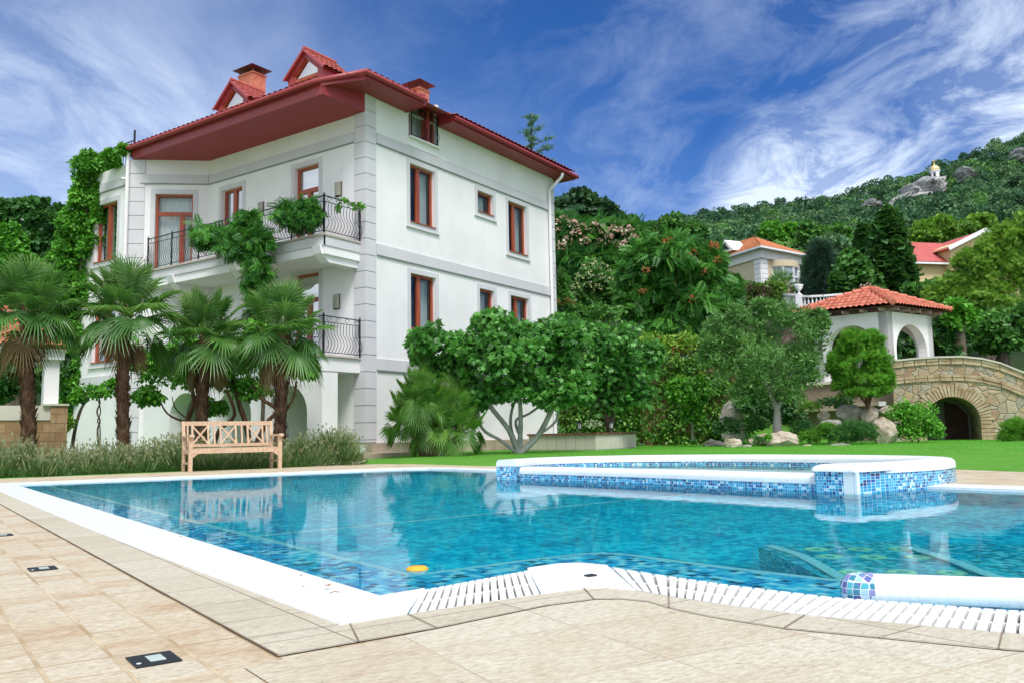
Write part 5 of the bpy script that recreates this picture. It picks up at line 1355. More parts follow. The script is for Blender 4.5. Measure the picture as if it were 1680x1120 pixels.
# ------------------------------------------------------------------ GAZEBO
gd = 32.; gc = at(1462, 600, gd)
gl, gr, g0 = at(1338, 600, gd+1.65), at(1534, 600, gd+1.75), at(1461, 600, gd)
for q in (gl, gr, g0): q[2] = 0
gz0 = at(1461, 620, gd)[2]; gz1 = at(1461, 509, gd)[2]
gaz = thing('gazebo', 'white arched gazebo with a red clay tile roof beside the stone bridge', 'gazebo', (float(g0[0]), float(g0[1]), gz0))
g_o = np.array([g0[0], g0[1], gz0])
ul = gl-g0; Ll = np.linalg.norm(ul); ul /= Ll; ur = gr-g0; Lr = np.linalg.norm(ur); ur /= Lr
hh = gz1-gz0; th_ = .32
mb = MB()
for (o, u, Lx, inn) in ((np.zeros(3), ul, Ll, ur), (np.zeros(3), ur, Lr, ul), (ur*Lr, ul, Ll, -ur), (ul*Ll, ur, Lr, -ul)):
    hw = Lx*.5-.48 if Lx < 3.2 else Lx*.5-.62
    zc = hh-.42-hw
    mb.prism(arch_poly(o+Zv*0, u, Lx, 0, hh, [(Lx*.5, hw, zc)], 18), inn*th_)
mb.build('wall', MT['white'], gaz)
cx = (ul*Ll+ur*Lr)/2
ov = .50; apex = cx+Zv*(at(1420, 478, gd+2.3)[2]-gz0)
crn = [(-ul-ur)*ov, ul*(Ll+ov)-ur*ov, ul*(Ll+ov)+ur*(Lr+ov), ur*(Lr+ov)-ul*ov]
ez = hh+.16; crn = [c+Zv*ez for c in crn]
mb = MB(); mr = MB()
for i in range(4):
    a, b_ = crn[i], crn[(i+1) % 4]; mid = (a+b_)/2; upd = apex-mid; ln = np.linalg.norm(upd); w_ = np.linalg.norm(b_-a)
    du = (b_-a)/w_; upd = upd-du*np.dot(upd, du); ln = np.linalg.norm(upd); f = np.dot(apex-a, du)
    hip_sheet(mb, a, b_, upd, ln, f/ln, (w_-f)/ln, .215, .36, .06)
    k = 9
    for j in range(k):
        p, q = a+(apex-a)*(j/k), a+(apex-a)*((j+1.15)/k); mr.tube([p+Zv*.10, q+Zv*.07], [.12, .09], 8)
mb.build('roof', MT['terra'], gaz); mr.tube([apex+Zv*.0, apex+Zv*.16], [.16, .03], 8); mr.build('ridge_tile', MT['terra'], gaz)
mb = MB(); mb.face([c-Zv*.02 for c in crn][::-1]); mb.build('ceiling', metal('dark_red_boards', (.10, .03, .025), .6), gaz)
mb = MB()
for (o, u, Lx, n_) in ((np.zeros(3), ul, Ll, -ur), (np.zeros(3), ur, Lr, -ul)):
    for i in range(5): p = o+u*Lx*(i+.02)/4*.97+Zv*(hh-.0); mb.obox(p, u*.07, n_*.40, Zv*.12)
mb.build('rafter', stone_like('weathered_rafter', [(.30, .20, .17), (.4, .3, .26)], 5, .8, .1), gaz)
mb = MB(); fl_ = [(-ul-ur)*.25, ul*(Ll+.25)-ur*.25, ul*(Ll+.25)+ur*(Lr+.25), ur*(Lr+.25)-ul*.25]; mb.prism([p-Zv*.12 for p in fl_], (0, 0, .118)); mb.build('floor_slab', MT['beige'], gaz)
# retaining base of the gazebo
gb = thing('gazebo_terrace', 'brown rendered terrace wall with two stone ledges under the gazebo', 'terrace wall', (float(g0[0]), float(g0[1]), 0.)); go2 = np.array([g0[0], g0[1], 0.])
MT['tanrender'] = stone_like('tan_render', [(.22, .17, .12), (.30, .23, .17)], 2, .9, .2)
mb = MB(); mb.prism([(-ul-ur)*.12, ul*(Ll+.9)-ur*.12, ul*(Ll+.9)+ur*(Lr+2), ur*(Lr+2)-ul*.12], (0, 0, gz0-.125)); mb.build('wall', MT['tanrender'], gb)
mb = MB(); z1_, z2_ = at(1380, 660, gd)[2], at(1340, 666, gd)[2]
mb.obox(-ur*.5+ul*.2+Zv*(z1_-.14), ul*(Ll+.6), ur*.37, Zv*.14); mb.obox(-ur*.8+ul*(Ll*.5)+Zv*(z2_-.16), ul*(Ll+.9), ur*.65, Zv*.14); mb.build('stone_ledge', stone_like('brown_ledge_stone', [(.3, .23, .18), (.42, .34, .27)], 3, .8, .2), gb)

# ------------------------------------------------------------------ STONE BRIDGE
bd = 30.2
b0, b1 = at(1464, 650, bd+.6), at(1790, 650, bd-1.6); b0[2] = b1[2] = 0
bu_ = b1-b0; BLn = np.linalg.norm(bu_); bu_ /= BLn; bn_ = np.array([-bu_[1], bu_[0], 0]); bn_ = bn_ if np.dot(bn_, HF.tolist()+[0]) > 0 else -bn_
br = thing('stone_bridge', 'arched stone footbridge of coloured flagstones right of the gazebo', 'bridge', tuple(b0))
def bpx(px, py):   # photo point -> (along, z) on the bridge face
    d = ray(px, py); n = bn_; t = np.dot(b0-CAM, n)/np.dot(d, n); p = CAM+d*t; return float((p-b0)@bu_), float(p[2])
top = [bpx(*q) for q in ((1464, 592), (1500, 588), (1540, 585.5), (1580, 585), (1610, 588), (1640, 595), (1680, 611))]
top += [(top[-1][0]+.8, top[-1][1]-.35), (top[-1][0]+1.8, top[-1][1]-.9), (BLn+1, .5)]
ax0, ax1 = bpx(1522, 728)[0], bpx(1612, 728)[0]; az1 = bpx(1562, 650)[1]
ac = (ax0+ax1)/2; ah = (ax1-ax0)/2; asp = az1-ah
out_ = [(0, -.1), (ac-ah, -.1)]+[(ac+ah*cos(pi-pi*i/18), asp+ah*sin(pi*i/18)) for i in range(19)]+[(ac+ah, -.1), (top[-1][0], -.1)]+top[::-1]
mb = MB(); B3 = lambda x, z, k=0.: bu_*x+Zv*z+bn_*k
mb.prism([B3(x, z) for x, z in out_], bn_*2.6)
mb.build('bridge_wall', MT['flag'], br)
# voussoirs round the arch
mb = MB(); nv = 30
for i in range(nv):
    t0, t1 = pi*i/nv+.012, pi*(i+1)/nv-.012; r0_, r1_ = ah-.0, ah+random.uniform(.34, .50)
    mb.prism([B3(ac-r0_*cos(t0), asp+r0_*sin(t0)), B3(ac-r1_*cos(t0), asp+r1_*sin(t0)), B3(ac-r1_*cos(t1), asp+r1_*sin(t1)), B3(ac-r0_*cos(t1), asp+r0_*sin(t1))], -bn_*random.uniform(.035, .075))
z_ = asp
while z_ > 0:
    for sg in (-1, 1): wv = random.uniform(.3, .45); xx = ac+sg*ah if sg > 0 else ac-ah-wv; mb.obox(B3(xx, z_-.13), bu_*wv, Zv*.12, -bn_*random.uniform(.035, .07))
    z_ -= .135
MT['vouss'] = stone_like('arch_stone', [(.30, .19, .10), (.46, .35, .22), (.55, .47, .34)], 2.4, .9, .7, 22, .03)
mb.build('arch_stone', MT['vouss'], br)
# two projecting string courses of coursed stone
mb = MB()
for off, hgt in ((-.035, .10), (-.15, .10), (-.62, .10), (-.74, .10)):
    for i in range(len(top)-2):
        x0_, x1_ = top[i][0], top[i+1][0]; k = max(1, int((x1_-x0_)/.36))
        for j in range(k):
            f0, f1 = j/k, (j+1)/k-.04; p0_, p1_ = (x0_+(x1_-x0_)*f0, top[i][1]+(top[i+1][1]-top[i][1])*f0+off), (x0_+(x1_-x0_)*f1, top[i][1]+(top[i+1][1]-top[i][1])*f1+off)
            mb.prism([B3(*p0_), B3(*p1_), B3(p1_[0], p1_[1]-hgt), B3(p0_[0], p0_[1]-hgt)], -bn_*random.uniform(.03, .065))
mb.build('stone_course', MT['vouss'], br)
mb = MB()
for i in range(len(top)-2):
    a, b_ = top[i], top[i+1]; mb.prism([B3(a[0], a[1]-.03, -.09), B3(b_[0], b_[1]-.03, -.09), B3(b_[0], b_[1]+.03, -.09), B3(a[0], a[1]+.03, -.09)], bn_*.55)
mb.build('cap_stone', MT['beige'], br)
mb = MB(); mb.face([B3(ac-ah-.2, -.1, 2.5), B3(ac+ah+.2, -.1, 2.5), B3(ac+ah+.2, 2.2, 2.5), B3(ac-ah-.2, 2.2, 2.5)]); mb.build('tunnel_end', MT['groove'], br)
mb = MB(); mb.face([B3(ac+ah*.0, -.05, 2.48), B3(ac+ah*.9, -.05, 2.48), B3(ac+ah*.9, asp+ah*.3, 2.48), B3(ac+ah*.5, asp+ah*.75, 2.48), B3(ac, asp+ah*.9, 2.48)]); mb.build('tunnel_door', stone_like('dark_brown_door_wood', [(.05, .02, .015), (.1, .045, .03)], 3, .6, .2), br)

# ------------------------------------------------------------------ ROCKS
MT['rock'] = stone_like('ochre_garden_rock', [(.24, .17, .12), (.44, .36, .28), (.56, .50, .42), (.48, .36, .24)], 2.6, .9, .9, 12, .06)
MT['greyrock'] = stone_like('grey_garden_rock', [(.20, .18, .16), (.36, .33, .30), (.5, .48, .44)], 2.6, .9, .9, 12, .06)
def rock(px, py, rx, ry, depth, label, seed, mat='rock', zs=1., cat='rock', name='boulder', group='boulders of the rock garden'):
    k = depth/F; c = at(px, py, depth); bm = bmesh.new(); bmesh.ops.create_icosphere(bm, subdivisions=4, radius=1.)
    r = np.random.default_rng(seed); pl_ = [(unit(r.normal(size=3)), r.uniform(.55, .9)) for _ in range(11)]
    for v in bm.verts:
        p = np.array(v.co)
        for n_, d_ in pl_:
            e = p@n_-d_
            if e > 0: p = p-n_*e*.92
        p = p*(1+.04*sin(p[0]*9+seed)+.03*sin(p[2]*13+p[1]*7+seed)); v.co = (p[0]*rx*k*1.12, p[1]*rx*k*.8, p[2]*ry*k*1.12)
    rot = Matrix.Rotation(r.uniform(-.4, .4)+PRZ-.6, 4, 'Z'); bmesh.ops.transform(bm, matrix=rot, verts=bm.verts)
    me = bpy.data.meshes.new(name); bm.to_mesh(me); bm.free()
    for p in me.polygons: p.use_smooth = False
    o = link(name, me, MT[mat]); o.location = tuple(c); tag(o, label, cat, group); return o
rock(1202, 728, 14, 10, 25.5, 'small squarish ochre rock at the left tip of the rock garden', 1)
rock(1285, 722, 28, 16, 25.8, 'pale pointed boulder at the edge of the lawn below the olive trunk', 2)
rock(1262, 722, 24, 12, 26.6, 'flat boulder at the foot of the olive trunk', 3)
rock(1234, 723, 8, 6, 25.9, 'little round stone between the squarish rock and the pale boulder', 4)
rock(1226, 733, 9, 4, 25.2, 'flat stone half sunk in the lawn near the squarish rock', 12, 'greyrock')
rock(1392, 682, 26, 17, 27.6, 'large grey brown boulder below the dwarf pine', 5, 'greyrock')
rock(1428, 681, 16, 18, 27.3, 'wedge shaped ochre boulder right under the dwarf pine stem', 6)
rock(1455, 676, 18, 10, 27.8, 'rounded boulder against the bridge foot', 7)
rock(1450, 714, 20, 26, 26.6, 'tall mossy ochre boulder left of the bridge arch bush', 8)
rock(1365, 697, 20, 9, 27, 'grey slab between the clipped junipers', 9, 'greyrock')
rock(1352, 684, 10, 10, 27.8, 'small ochre rock above the grey slab', 10)
rock(1375, 731, 24, 6, 25.4, 'low grey stone at the lawn edge under the dark juniper', 11, 'greyrock')
rock(1325, 733, 14, 5, 25.4, 'low ochre stone at the lawn edge under the bright juniper', 13)
rock(1650, 730, 14, 6, 26, 'grey stone under the juniper at the right end of the bridge', 14, 'greyrock')
rock(1203, 694, 20, 34, 31, 'grey standing stone slab in the shade at the end of the ivy wall', 15, 'greyrock')
rock(1170, 733, 22, 14, 29, 'shaded boulder at the foot of the ivy wall', 16, 'greyrock')
# ------------------------------------------------------------------ right-hand garden
ob = at(1275, 715, 26.6)
tree('olive_tree', 'large rounded olive tree with a straight grey trunk above the boulders', 'tree', (1275, 716), 26.6,
     [(1180, 560, 34, 44), (1225, 545, 48, 44), (1275, 535, 55, 42), (1325, 555, 42, 48), (1200, 610, 48, 50), (1260, 600, 60, 55, -.4), (1320, 610, 40, 48), (1230, 650, 46, 30), (1290, 650, 46, 28), (1165, 590, 22, 30), (1345, 530, 16, 22), (1270, 620, 60, 45, .6), (1205, 520, 18, 20), (1255, 508, 30, 14)],
     MT['oliveleaf'], 'olive', .17, 26, 64, trunk=[[(1275, 722), (1275, 690), (1273, 665), (1250, 620), (.16, .07)], [(1274, 672), (1290, 640), (1300, 600), (.1, .05)]], bark=stone_like('pale_grey_olive_bark', [(.24, .23, .21), (.36, .35, .33)], 5, .9, .4, 20, .03, .1, (1, 1, .4)), tint=.42, frac=(.22, .4), rnd=.9, up=.3, droop=-.3)
tree('slender_tree', 'young round headed tree on a thin white trunk before the ivy wall', 'tree', (1136, 722), 29,
     [(1130, 655, 34, 36), (1150, 640, 22, 22), (1110, 645, 18, 24), (1135, 680, 22, 14)], MT['brightleaf'], 'oval', .14, 22, 36, trunk=[[(1137, 722), (1136, 700), (1133, 670), (.045, .03)]], bark=MT['figbark'], tint=.35, base_z=.08, droop=.7)
tree('dwarf_pine', 'dense bright green dwarf pine on the boulders in front of the gazebo', 'tree', (1424, 668), 27.2,
     [(1410, 580, 42, 36), (1395, 562, 24, 20), (1368, 602, 16, 24), (1430, 560, 24, 18), (1440, 600, 30, 34), (1390, 605, 28, 34), (1415, 625, 48, 26), (1380, 630, 20, 20), (1455, 620, 14, 22), (1408, 645, 46, 16), (1440, 640, 24, 16)],
     MT['bushpine'], 'tuft', .15, 40, 26, trunk=[[(1424, 670), (1420, 650), (1405, 620), (.06, .03)], [(1424, 670), (1430, 645), (1440, 610), (.05, .03)], [(1424, 668), (1412, 650), (1390, 630), (.04, .02)], [(1425, 668), (1424, 640), (1425, 600), (.05, .03)]], bark=MT['redbark'], tint=.5, frac=(.2, .34), rnd=.3, axis_up=.9, droop=0, ptv=.2)
def bush(label, px, py, rx, ry, depth, mat, templ, size, n, sub=20, name='bush', cat='bush', tint=.5, lobes=None, **kw):
    tree(name, label, cat, (px, py+ry), depth, lobes or [(px, py, rx, ry)], MT[mat] if isinstance(mat, str) else mat, templ, size, sub, n, tint=tint, frac=(.3, .5), **kw)
bush('dark glossy round bush at the left end of the rock garden', 1195, 703, 24, 18, 27, 'darkleaf', 'oval', .10, 40, 24)
bush('dark bush between the round bush and the olive trunk', 1240, 697, 24, 18, 27.6, 'midleaf', 'oval', .09, 40, 24, tint=.3)
bush('low green groundcover between the two left boulders', 1240, 722, 22, 8, 26, 'juniper', 'tuft', .09, 14, 20)
bush('little bright plant beside the pale pointed boulder', 1262, 719, 10, 8, 25.4, 'brightleaf', 'oval', .07, 20, 8)
bush('spreading yellowish shrub behind the boulders', 1325, 668, 24, 14, 28.2, 'yellowleaf', 'oval', .10, 16, 20, tint=.35)
bush('dark rounded juniper right of the olive trunk', 1316, 705, 26, 16, 26.6, 'juniper', 'tuft', .10, 26, 40, name='juniper', cat='juniper', tint=.4)
bush('bright green cushion juniper at the lawn edge', 1340, 712, 30, 18, 26.0, 'bushpine', 'tuft', .09, 26, 44, name='juniper', cat='juniper', tint=.35, lobes=[(1355, 706, 20, 14), (1328, 718, 22, 13)])
bush('wide dark green juniper covering the rocks at the lawn edge', 1400, 713, 44, 22, 25.8, 'juniper', 'tuft', .11, 28, 50, name='juniper', cat='juniper', tint=.5, lobes=[(1380, 715, 30, 18), (1415, 712, 32, 20), (1400, 705, 34, 14)])
bush('feathery light green shrub half hiding the bridge arch', 1500, 690, 44, 34, 26.8, 'brightleaf', 'oval', .085, 40, 36, tint=.55, lobes=[(1480, 680, 26, 24), (1510, 690, 34, 30), (1530, 705, 22, 20), (1495, 712, 36, 18)])
bush('bright juniper at the right end of the bridge', 1662, 705, 24, 20, 26, 'bushpine', 'tuft', .14, 22, 30, name='juniper', cat='juniper', tint=.45, lobes=[(1665, 700, 22, 14), (1655, 716, 20, 10), (1690, 712, 20, 18)])
bush('dark ground ivy hanging under the brown ledge', 1370, 662, 36, 12, 29, 'darkleaf', 'oval', .10, 34, 20, tint=.35)
bush('dark shrubbery in the shade behind the olive trunk', 1250, 668, 60, 20, 30.5, 'darkleaf', 'oval', .13, 60, 30, tint=.25, lobes=[(1230, 665, 30, 24), (1290, 680, 40, 26)])
lm = thing('floodlight', 'small white floodlight under the gazebo floor by the bridge', 'floodlight', tuple(at(1448, 662, 28.6)))
mb = MB(); mb.box(-.12, .12, -.08, .1, -.07, .08); mb.build('housing', MT['trim_white'], lm); mb = MB(); mb.box(-.09, .09, -.1, -.082, -.05, .06); mb.build('lens', MT['lampglass'], lm)
# ------------------------------------------------------------------ middle distance trees, each its own
def ftree(label, basey, depth, lobes, mat, templ, size, sub, n, name='tree', cat='tree', tint=.5, trunk=None, group=None, extra=None, **kw):
    px = sum(l[0] for l in lobes)/len(lobes)
    if trunk is None:                                                    # root it in the terrain
        lo_, hi_ = 200., 1100.
        for _ in range(30):
            mid_ = (lo_+hi_)/2; q = at(px, mid_, depth)
            if q[2] > tz(q[0], q[1])-.1: lo_ = mid_
            else: hi_ = mid_
        basey = lo_
    lowest = max(l[1]+l[3] for l in lobes)
    tr_ = trunk if trunk is not None else [[(px, basey), (px, (basey+lowest)/2), (px+2, lowest-12), (.012*depth, .005*depth)]]
    return tree(name, label, cat, (px, basey), depth, lobes, MT[mat], templ, size, sub, n, trunk=tr_, tint=tint, group=group, extra=extra, **kw)
def spots(mat_pts, depth, templ, size, n, r, mat):
    def f(L, lb): pass
    return f
def blossoms(th, pts, depth, r, n, mat, size=.12, templ='oval'):
    b = np.array(th.location)
    for (x, y) in pts:
        L = Leaves(); puff(L, at(x, y, depth+rng.uniform(-.9, .1)), np.array([r, r, r*.9])*depth/F*.85, int(n*.7), templ, size*.8, .45, .28)
        L.build('blossom' if mat != 'rust' else 'seed_head', MT[mat], th, b)
t1 = ftree('big ailanthus tree with rusty seed heads above the ivy wall', 560, 38, [(1050, 455, 44, 40), (1110, 430, 48, 40, -.5), (1160, 460, 40, 36), (1080, 500, 60, 40, .3), (1150, 500, 60, 40, -.3), (1105, 410, 38, 24), (1165, 430, 22, 20), (1060, 420, 30, 24), (1195, 495, 24, 26), (1040, 500, 30, 36), (1110, 535, 60, 18)],
      'sumac', 'pinnate', .55, 26, 20, trunk=[[(1108, 570), (1108, 530), (1104, 480), (.22, .1)], [(1116, 570), (1128, 530), (1150, 480), (.16, .08)], [(1075, 565), (1070, 520), (1060, 480), (.14, .07)]], name='ailanthus_tree', tint=.5, droop=.7, rnd=.5, base_z=3.)
blossoms(t1, [(1100, 395), (1092, 398), (1168, 402), (1173, 404), (1113, 420), (1137, 415), (1060, 443), (1157, 446), (1178, 426), (1055, 478), (1135, 492)], 37, 6, 30, 'rust', .14)
t2 = ftree('wide mimosa tree with cream pink blossom beside the villa', 520, 47, [(930, 385, 38, 28), (985, 385, 50, 24), (1030, 390, 34, 24), (940, 425, 36, 26, -.5), (990, 420, 50, 26), (1030, 420, 30, 26), (925, 375, 26, 20), (955, 440, 40, 30, .5), (1010, 450, 40, 30)], 'sumac', 'pinnate', .6, 24, 18, name='mimosa_tree', tint=.35, droop=.5, base_z=5)
blossoms(t2, [(912, 365), (925, 362), (940, 368), (955, 375), (975, 372), (990, 376), (1005, 378), (1020, 380), (1032, 378), (930, 395), (960, 398), (985, 400), (1010, 402), (1040, 392), (945, 382), (1000, 390), (918, 380), (970, 386), (920, 405), (1025, 400)], 46, 9, 34, 'pinkfl', .16, 'clump')
t3 = ftree('privet bush in pale yellow flower between the villa and the ailanthus', 545, 41, [(975, 465, 36, 36), (955, 490, 28, 30), (1000, 480, 24, 34), (970, 505, 40, 26)], 'midleaf', 'oval', .22, 26, 40, name='privet', cat='bush', base_z=3.)
blossoms(t3, [(960, 440), (975, 435), (990, 438), (1000, 448), (950, 455), (968, 452), (985, 455), (945, 470), (965, 468), (980, 472), (1002, 462), (942, 485)], 40.3, 8, 34, 'cream', .12)
t4 = ftree('loose shrub with orange flowers right against the far corner of the villa', 560, 36, [(925, 500, 22, 26), (945, 520, 22, 20), (990, 520, 40, 22), (920, 470, 14, 30)], 'midleaf', 'oval', .18, 20, 34, name='shrub', cat='shrub', base_z=2.)
blossoms(t4, [(930, 492), (938, 497), (918, 498)], 35, 6, 20, 'rust', .1)
# pines behind the villa
PINES = [('umbrella pine group just right of the villa roof', 470, 85, [(925, 345, 26, 20), (955, 330, 30, 18), (985, 345, 26, 18), (940, 362, 36, 18), (1000, 362, 24, 14), (965, 352, 30, 18)]),
         ('smaller dark pine on the crest, second from the villa', 470, 95, [(1030, 368, 22, 14), (1015, 380, 26, 14), (1045, 382, 20, 12)])]
for l, by, d, lb in PINES: ftree(l, by, d, lb, 'pineleaf', 'clump', .45, 18, 70, name='pine_tree', cat='pine', tint=.5, ptv=.2, flat=.6)
# conifer poking above the villa roof
def conifer(name, label, cat, px, ytop, ybase, depth, wpx, mat, n_w, templ, size, npf, tint=.5, base_z=None, power=1.):
    b = at(px, ybase, depth); tp = at(px, ytop, depth); th = thing(name, label, cat, tuple(b)); L = Leaves(); H = tp[2]-b[2]; R = wpx*depth/F
    mb = MB(); mb.tube([b, tp-Zv*H*.05], [.02*H, .004*H], 6); shift(mb, b).build('trunk', MT['bark'], th)
    for i in range(n_w):
        f = (i+.5)/n_w; z = b[2]+H*(.06+.93*f); rr = R*(1-f)**power+.04*R; k = max(4, int(9*(1-f)**.5)+2)
        for j in range(k):
            a = 2*pi*j/k+i*1.3+rng.normal()*.2; o = np.array([cos(a), sin(a), 0]); ln = rr*rng.uniform(.75, 1.12); m = npf
            q = rng.uniform(.15, 1, m)**.7
            P_ = np.array([tp[0]+(b[0]-tp[0])*(1-f), tp[1]+(b[1]-tp[1])*(1-f), z])+o*(ln*q)[:, None]+np.array([0, 0, -.28])*(ln*q*q)[:, None]+rng.normal(size=(m, 3))*.05*R
            L.add(templ, P_, unit(o+rng.normal(size=(m, 3))*.6+[0, 0, -.1]), unit(rng.normal(size=(m, 3))*.5+[0, 0, 1.]), size*rng.uniform(.7, 1.25, m), np.clip(tint+rng.normal()*.1+rng.normal(size=m)*.12, 0, 1))
    L.build('crown', MT[mat], th, b); return th
cd_b = at(872, 430, 58); cd_t = at(872, 186, 58); ct = thing('cedar_tree', 'sparse spiky blue green conifer tip rising behind the villa roof', 'conifer', tuple(cd_b)); L = Leaves(); H = cd_t[2]-cd_b[2]
mb = MB(); mb.tube([cd_b, cd_t], [.02*H, .003*H], 6)
for i in range(46):
    f = (i+.5)/46; z = cd_t-Zv*H*(.012+.9*f); ln = (.25+3.9*f**.9)*rng.uniform(.55, 1.15); az_ = i*2.4+rng.normal()*.3; o = np.array([cos(az_), sin(az_), .32-.35*f]); e = z+o*ln+Zv*(.10*ln)
    mb.tube([z, (z+e)/2-Zv*.05*ln, e], [.03, .02, .008], 4)
    m = int(10+13*ln); q = rng.uniform(.08, 1, m); P_ = z+(e-z)*q[:, None]+rng.normal(size=(m, 3))*np.array([.12, .12, .06])
    L.add('tuft', P_, unit(o+rng.normal(size=(m, 3))*.5+[0, 0, .35]), rng.normal(size=(m, 3)), rng.uniform(.22, .42, m), np.clip(.6+rng.normal(size=m)*.18, 0, 1))
shift(mb, cd_b).build('trunk', MT['bark'], ct); L.build('crown', leafmat('blue_green_needles', (.03, .08, .045), (.06, .14, .08), (.14, .24, .16), .55, .2), ct, cd_b)
conifer('spruce_tree', 'dark spruce right of the cream house', 'conifer', 1345, 398, 500, 62, 34, 'blueneedle', 18, 'tuft', .7, 20, .45, power=.6)
conifer('thuja_tree', 'tall dense dark green thuja with a pointed top', 'conifer', 1457, 346, 482, 58, 38, 'darkleaf', 30, 'clump', .55, 26, .5, power=.55)
conifer('cypress_tree', 'narrow column cypress on the slope left of the thuja', 'conifer', 1415, 370, 475, 74, 9, 'juniper', 22, 'clump', .6, 16, .35, power=.5)
conifer('cypress_tree', 'thin column cypress farther up, between the cream house and thuja', 'conifer', 1345, 372, 430, 92, 7, 'pineleaf', 18, 'clump', .6, 14, .5, power=.5)
RIGHT = [
 ('round dense tree crown left of the thuja', 500, 56, [(1400, 440, 30, 34), (1420, 465, 30, 26), (1385, 465, 22, 26)], 'midleaf', 'clump', .35, 22, 34, .3, 0),
 ('yellow green willow like tree at the right edge above the bridge', 560, 44, [(1600, 455, 44, 40), (1640, 430, 40, 50), (1570, 480, 40, 30), (1620, 490, 60, 40), (1670, 450, 36, 60), (1660, 400, 36, 34), (1540, 490, 30, 24), (1690, 380, 40, 30), (1600, 500, 50, 30), (1585, 430, 26, 20), (1618, 420, 22, 26), (1650, 395, 26, 24)], 'yellowleaf', 'pinnate', .24, 34, 60, .4, 0),
 ('leafy dark tree behind the bridge at the right edge', 590, 38, [(1620, 540, 40, 30), (1660, 535, 40, 34), (1600, 560, 30, 24), (1650, 565, 50, 24), (1690, 550, 30, 40)], 'midleaf', 'oval', .24, 24, 44, .45, 0),
 ('bright vine covered mound right of the gazebo roof', 580, 36.5, [(1570, 505, 26, 14), (1560, 530, 18, 22), (1590, 525, 20, 18)], 'brightleaf', 'oval', .22, 20, 34, .5, 0),
 ('large leaved dark shrub seen through the gazebo arches', 600, 37, [(1500, 560, 30, 34), (1545, 560, 24, 36), (1560, 575, 30, 20), (1400, 570, 40, 30), (1360, 580, 40, 30), (1450, 575, 40, 30)], 'darkleaf', 'fig', .42, 20, 26, .4, 0),
 ('round tree crown between the red roofed house and the thuja', 470, 88, [(1520, 385, 34, 26), (1500, 400, 22, 22), (1545, 375, 26, 20)], 'yellowleaf', 'clump', .40, 22, 60, .3, 0),
 ('light green tree on the slope above the red roof', 440, 96, [(1580, 385, 40, 22), (1610, 372, 30, 18), (1560, 390, 24, 14)], 'yellowleaf', 'clump', .40, 22, 60, .35, 0),
 ('pale green tree just above the cream house roof', 460, 90, [(1280, 395, 20, 16), (1300, 385, 24, 20), (1265, 380, 20, 16)], 'brightleaf', 'clump', .38, 22, 60, .5, 0),
 ('spreading tree on the slope right of the cream house', 470, 88, [(1350, 400, 34, 26), (1375, 390, 26, 22), (1330, 385, 26, 20)], 'midleaf', 'clump', .40, 22, 60, .5, 0),
 ('tree left of the cream house, above the ailanthus', 470, 80, [(1100, 375, 30, 20), (1070, 385, 30, 16), (1140, 385, 30, 18)], 'midleaf', 'clump', .40, 22, 60, .35, 0),
 ('round tree in front of the cream house wall', 500, 58, [(1208, 470, 14, 16), (1232, 478, 14, 12)], 'midleaf', 'clump', .3, 18, 30, .4, 0),
 ('light feathery tree left of the gazebo roof', 520, 52, [(1560, 470, 30, 20), (1520, 480, 24, 14), (1500, 478, 20, 12)], 'midleaf', 'clump', .3, 18, 34, .55, 0),
]
for l, by, d, lb, m_, te, sz, sb, n_, ti, _z in RIGHT: ftree(l, by, d, lb, m_, te, sz, sb, n_, tint=ti)
ol = ftree('pink oleander in bloom behind the gazebo roof', 510, 44, [(1418, 484, 20, 14), (1440, 482, 14, 10), (1400, 490, 12, 8)], 'midleaf', 'oval', .16, 12, 24, name='oleander', cat='shrub')
blossoms(ol, [(1405, 478), (1415, 472), (1425, 470), (1435, 474), (1445, 478), (1412, 480), (1430, 480)], 43.4, 6, 30, 'pinkfl', .12)
ol = ftree('pink oleander below the cream house by the white balustrade', 500, 54, [(1285, 468, 14, 12), (1300, 476, 10, 8)], 'midleaf', 'oval', .16, 12, 20, name='oleander', cat='shrub')
blossoms(ol, [(1278, 464), (1288, 466), (1284, 474), (1292, 478), (1300, 472)], 53, 5, 24, 'pinkfl', .14)
# box hedge
hb = at(1247, 497, 50); hg = thing('box_hedge', 'clipped brownish box hedge with a green top below the cream house', 'hedge', tuple(hb)); L = Leaves()
for k in range(90):
    px = rng.uniform(1225, 1282); py = rng.uniform(470, 505); puff(L, at(px, py, 50+rng.uniform(-.3, .5)), (.35, .35, .3), 30, 'clump', .16, np.clip((.75 if (py < 475 or px > 1266) else .2)+rng.normal()*.1, 0, 1))
L.build('foliage', leafmat('box_hedge_leaf', (.06, .035, .025), (.05, .09, .02), (.11, .22, .03)), hg, hb)
fp = at(1285, 470, 56)
palm('fan_palm', 'small fan palm in front of the cream house window', at(1282, 492, 56), at(1282, 468, 56), .10, .62, 22, None, 5, petl=.6, nseg=18)
# ------------------------------------------------------------------ balustrade with urn
bz = at(1330, 505, 47); bal = thing('balustrade', 'curved white balustrade with an urn on its post above the olive tree', 'balustrade', tuple(bz))
mb = MB(); pb = MB()
P_ = [at(x, y, d) for x, y, d in ((1284, 497, 50), (1298, 498, 48.6), (1312, 500, 47.6), (1330, 501, 47), (1350, 500, 46.8), (1372, 498, 47.4), (1395, 496, 48.4))]
hB = 16*47/F
for i in range(len(P_)-1):
    a, b_ = P_[i], P_[i+1]; mb.bar(a+Zv*hB*.9, b_+Zv*hB*.9, .2, .11); mb.bar(a-Zv*.0, b_-Zv*.0, .2, .1); L_ = np.linalg.norm(b_-a); n_ = max(2, int(L_/.2))
    for k in range(n_): c = a+(b_-a)*(k+.5)/n_; pb.lathe([(.035, .05), (.065, .16), (.03, .34), (.05, hB*.9)], c, 8)
shift(mb, bz).build('rail', MT['trim_white'], bal)
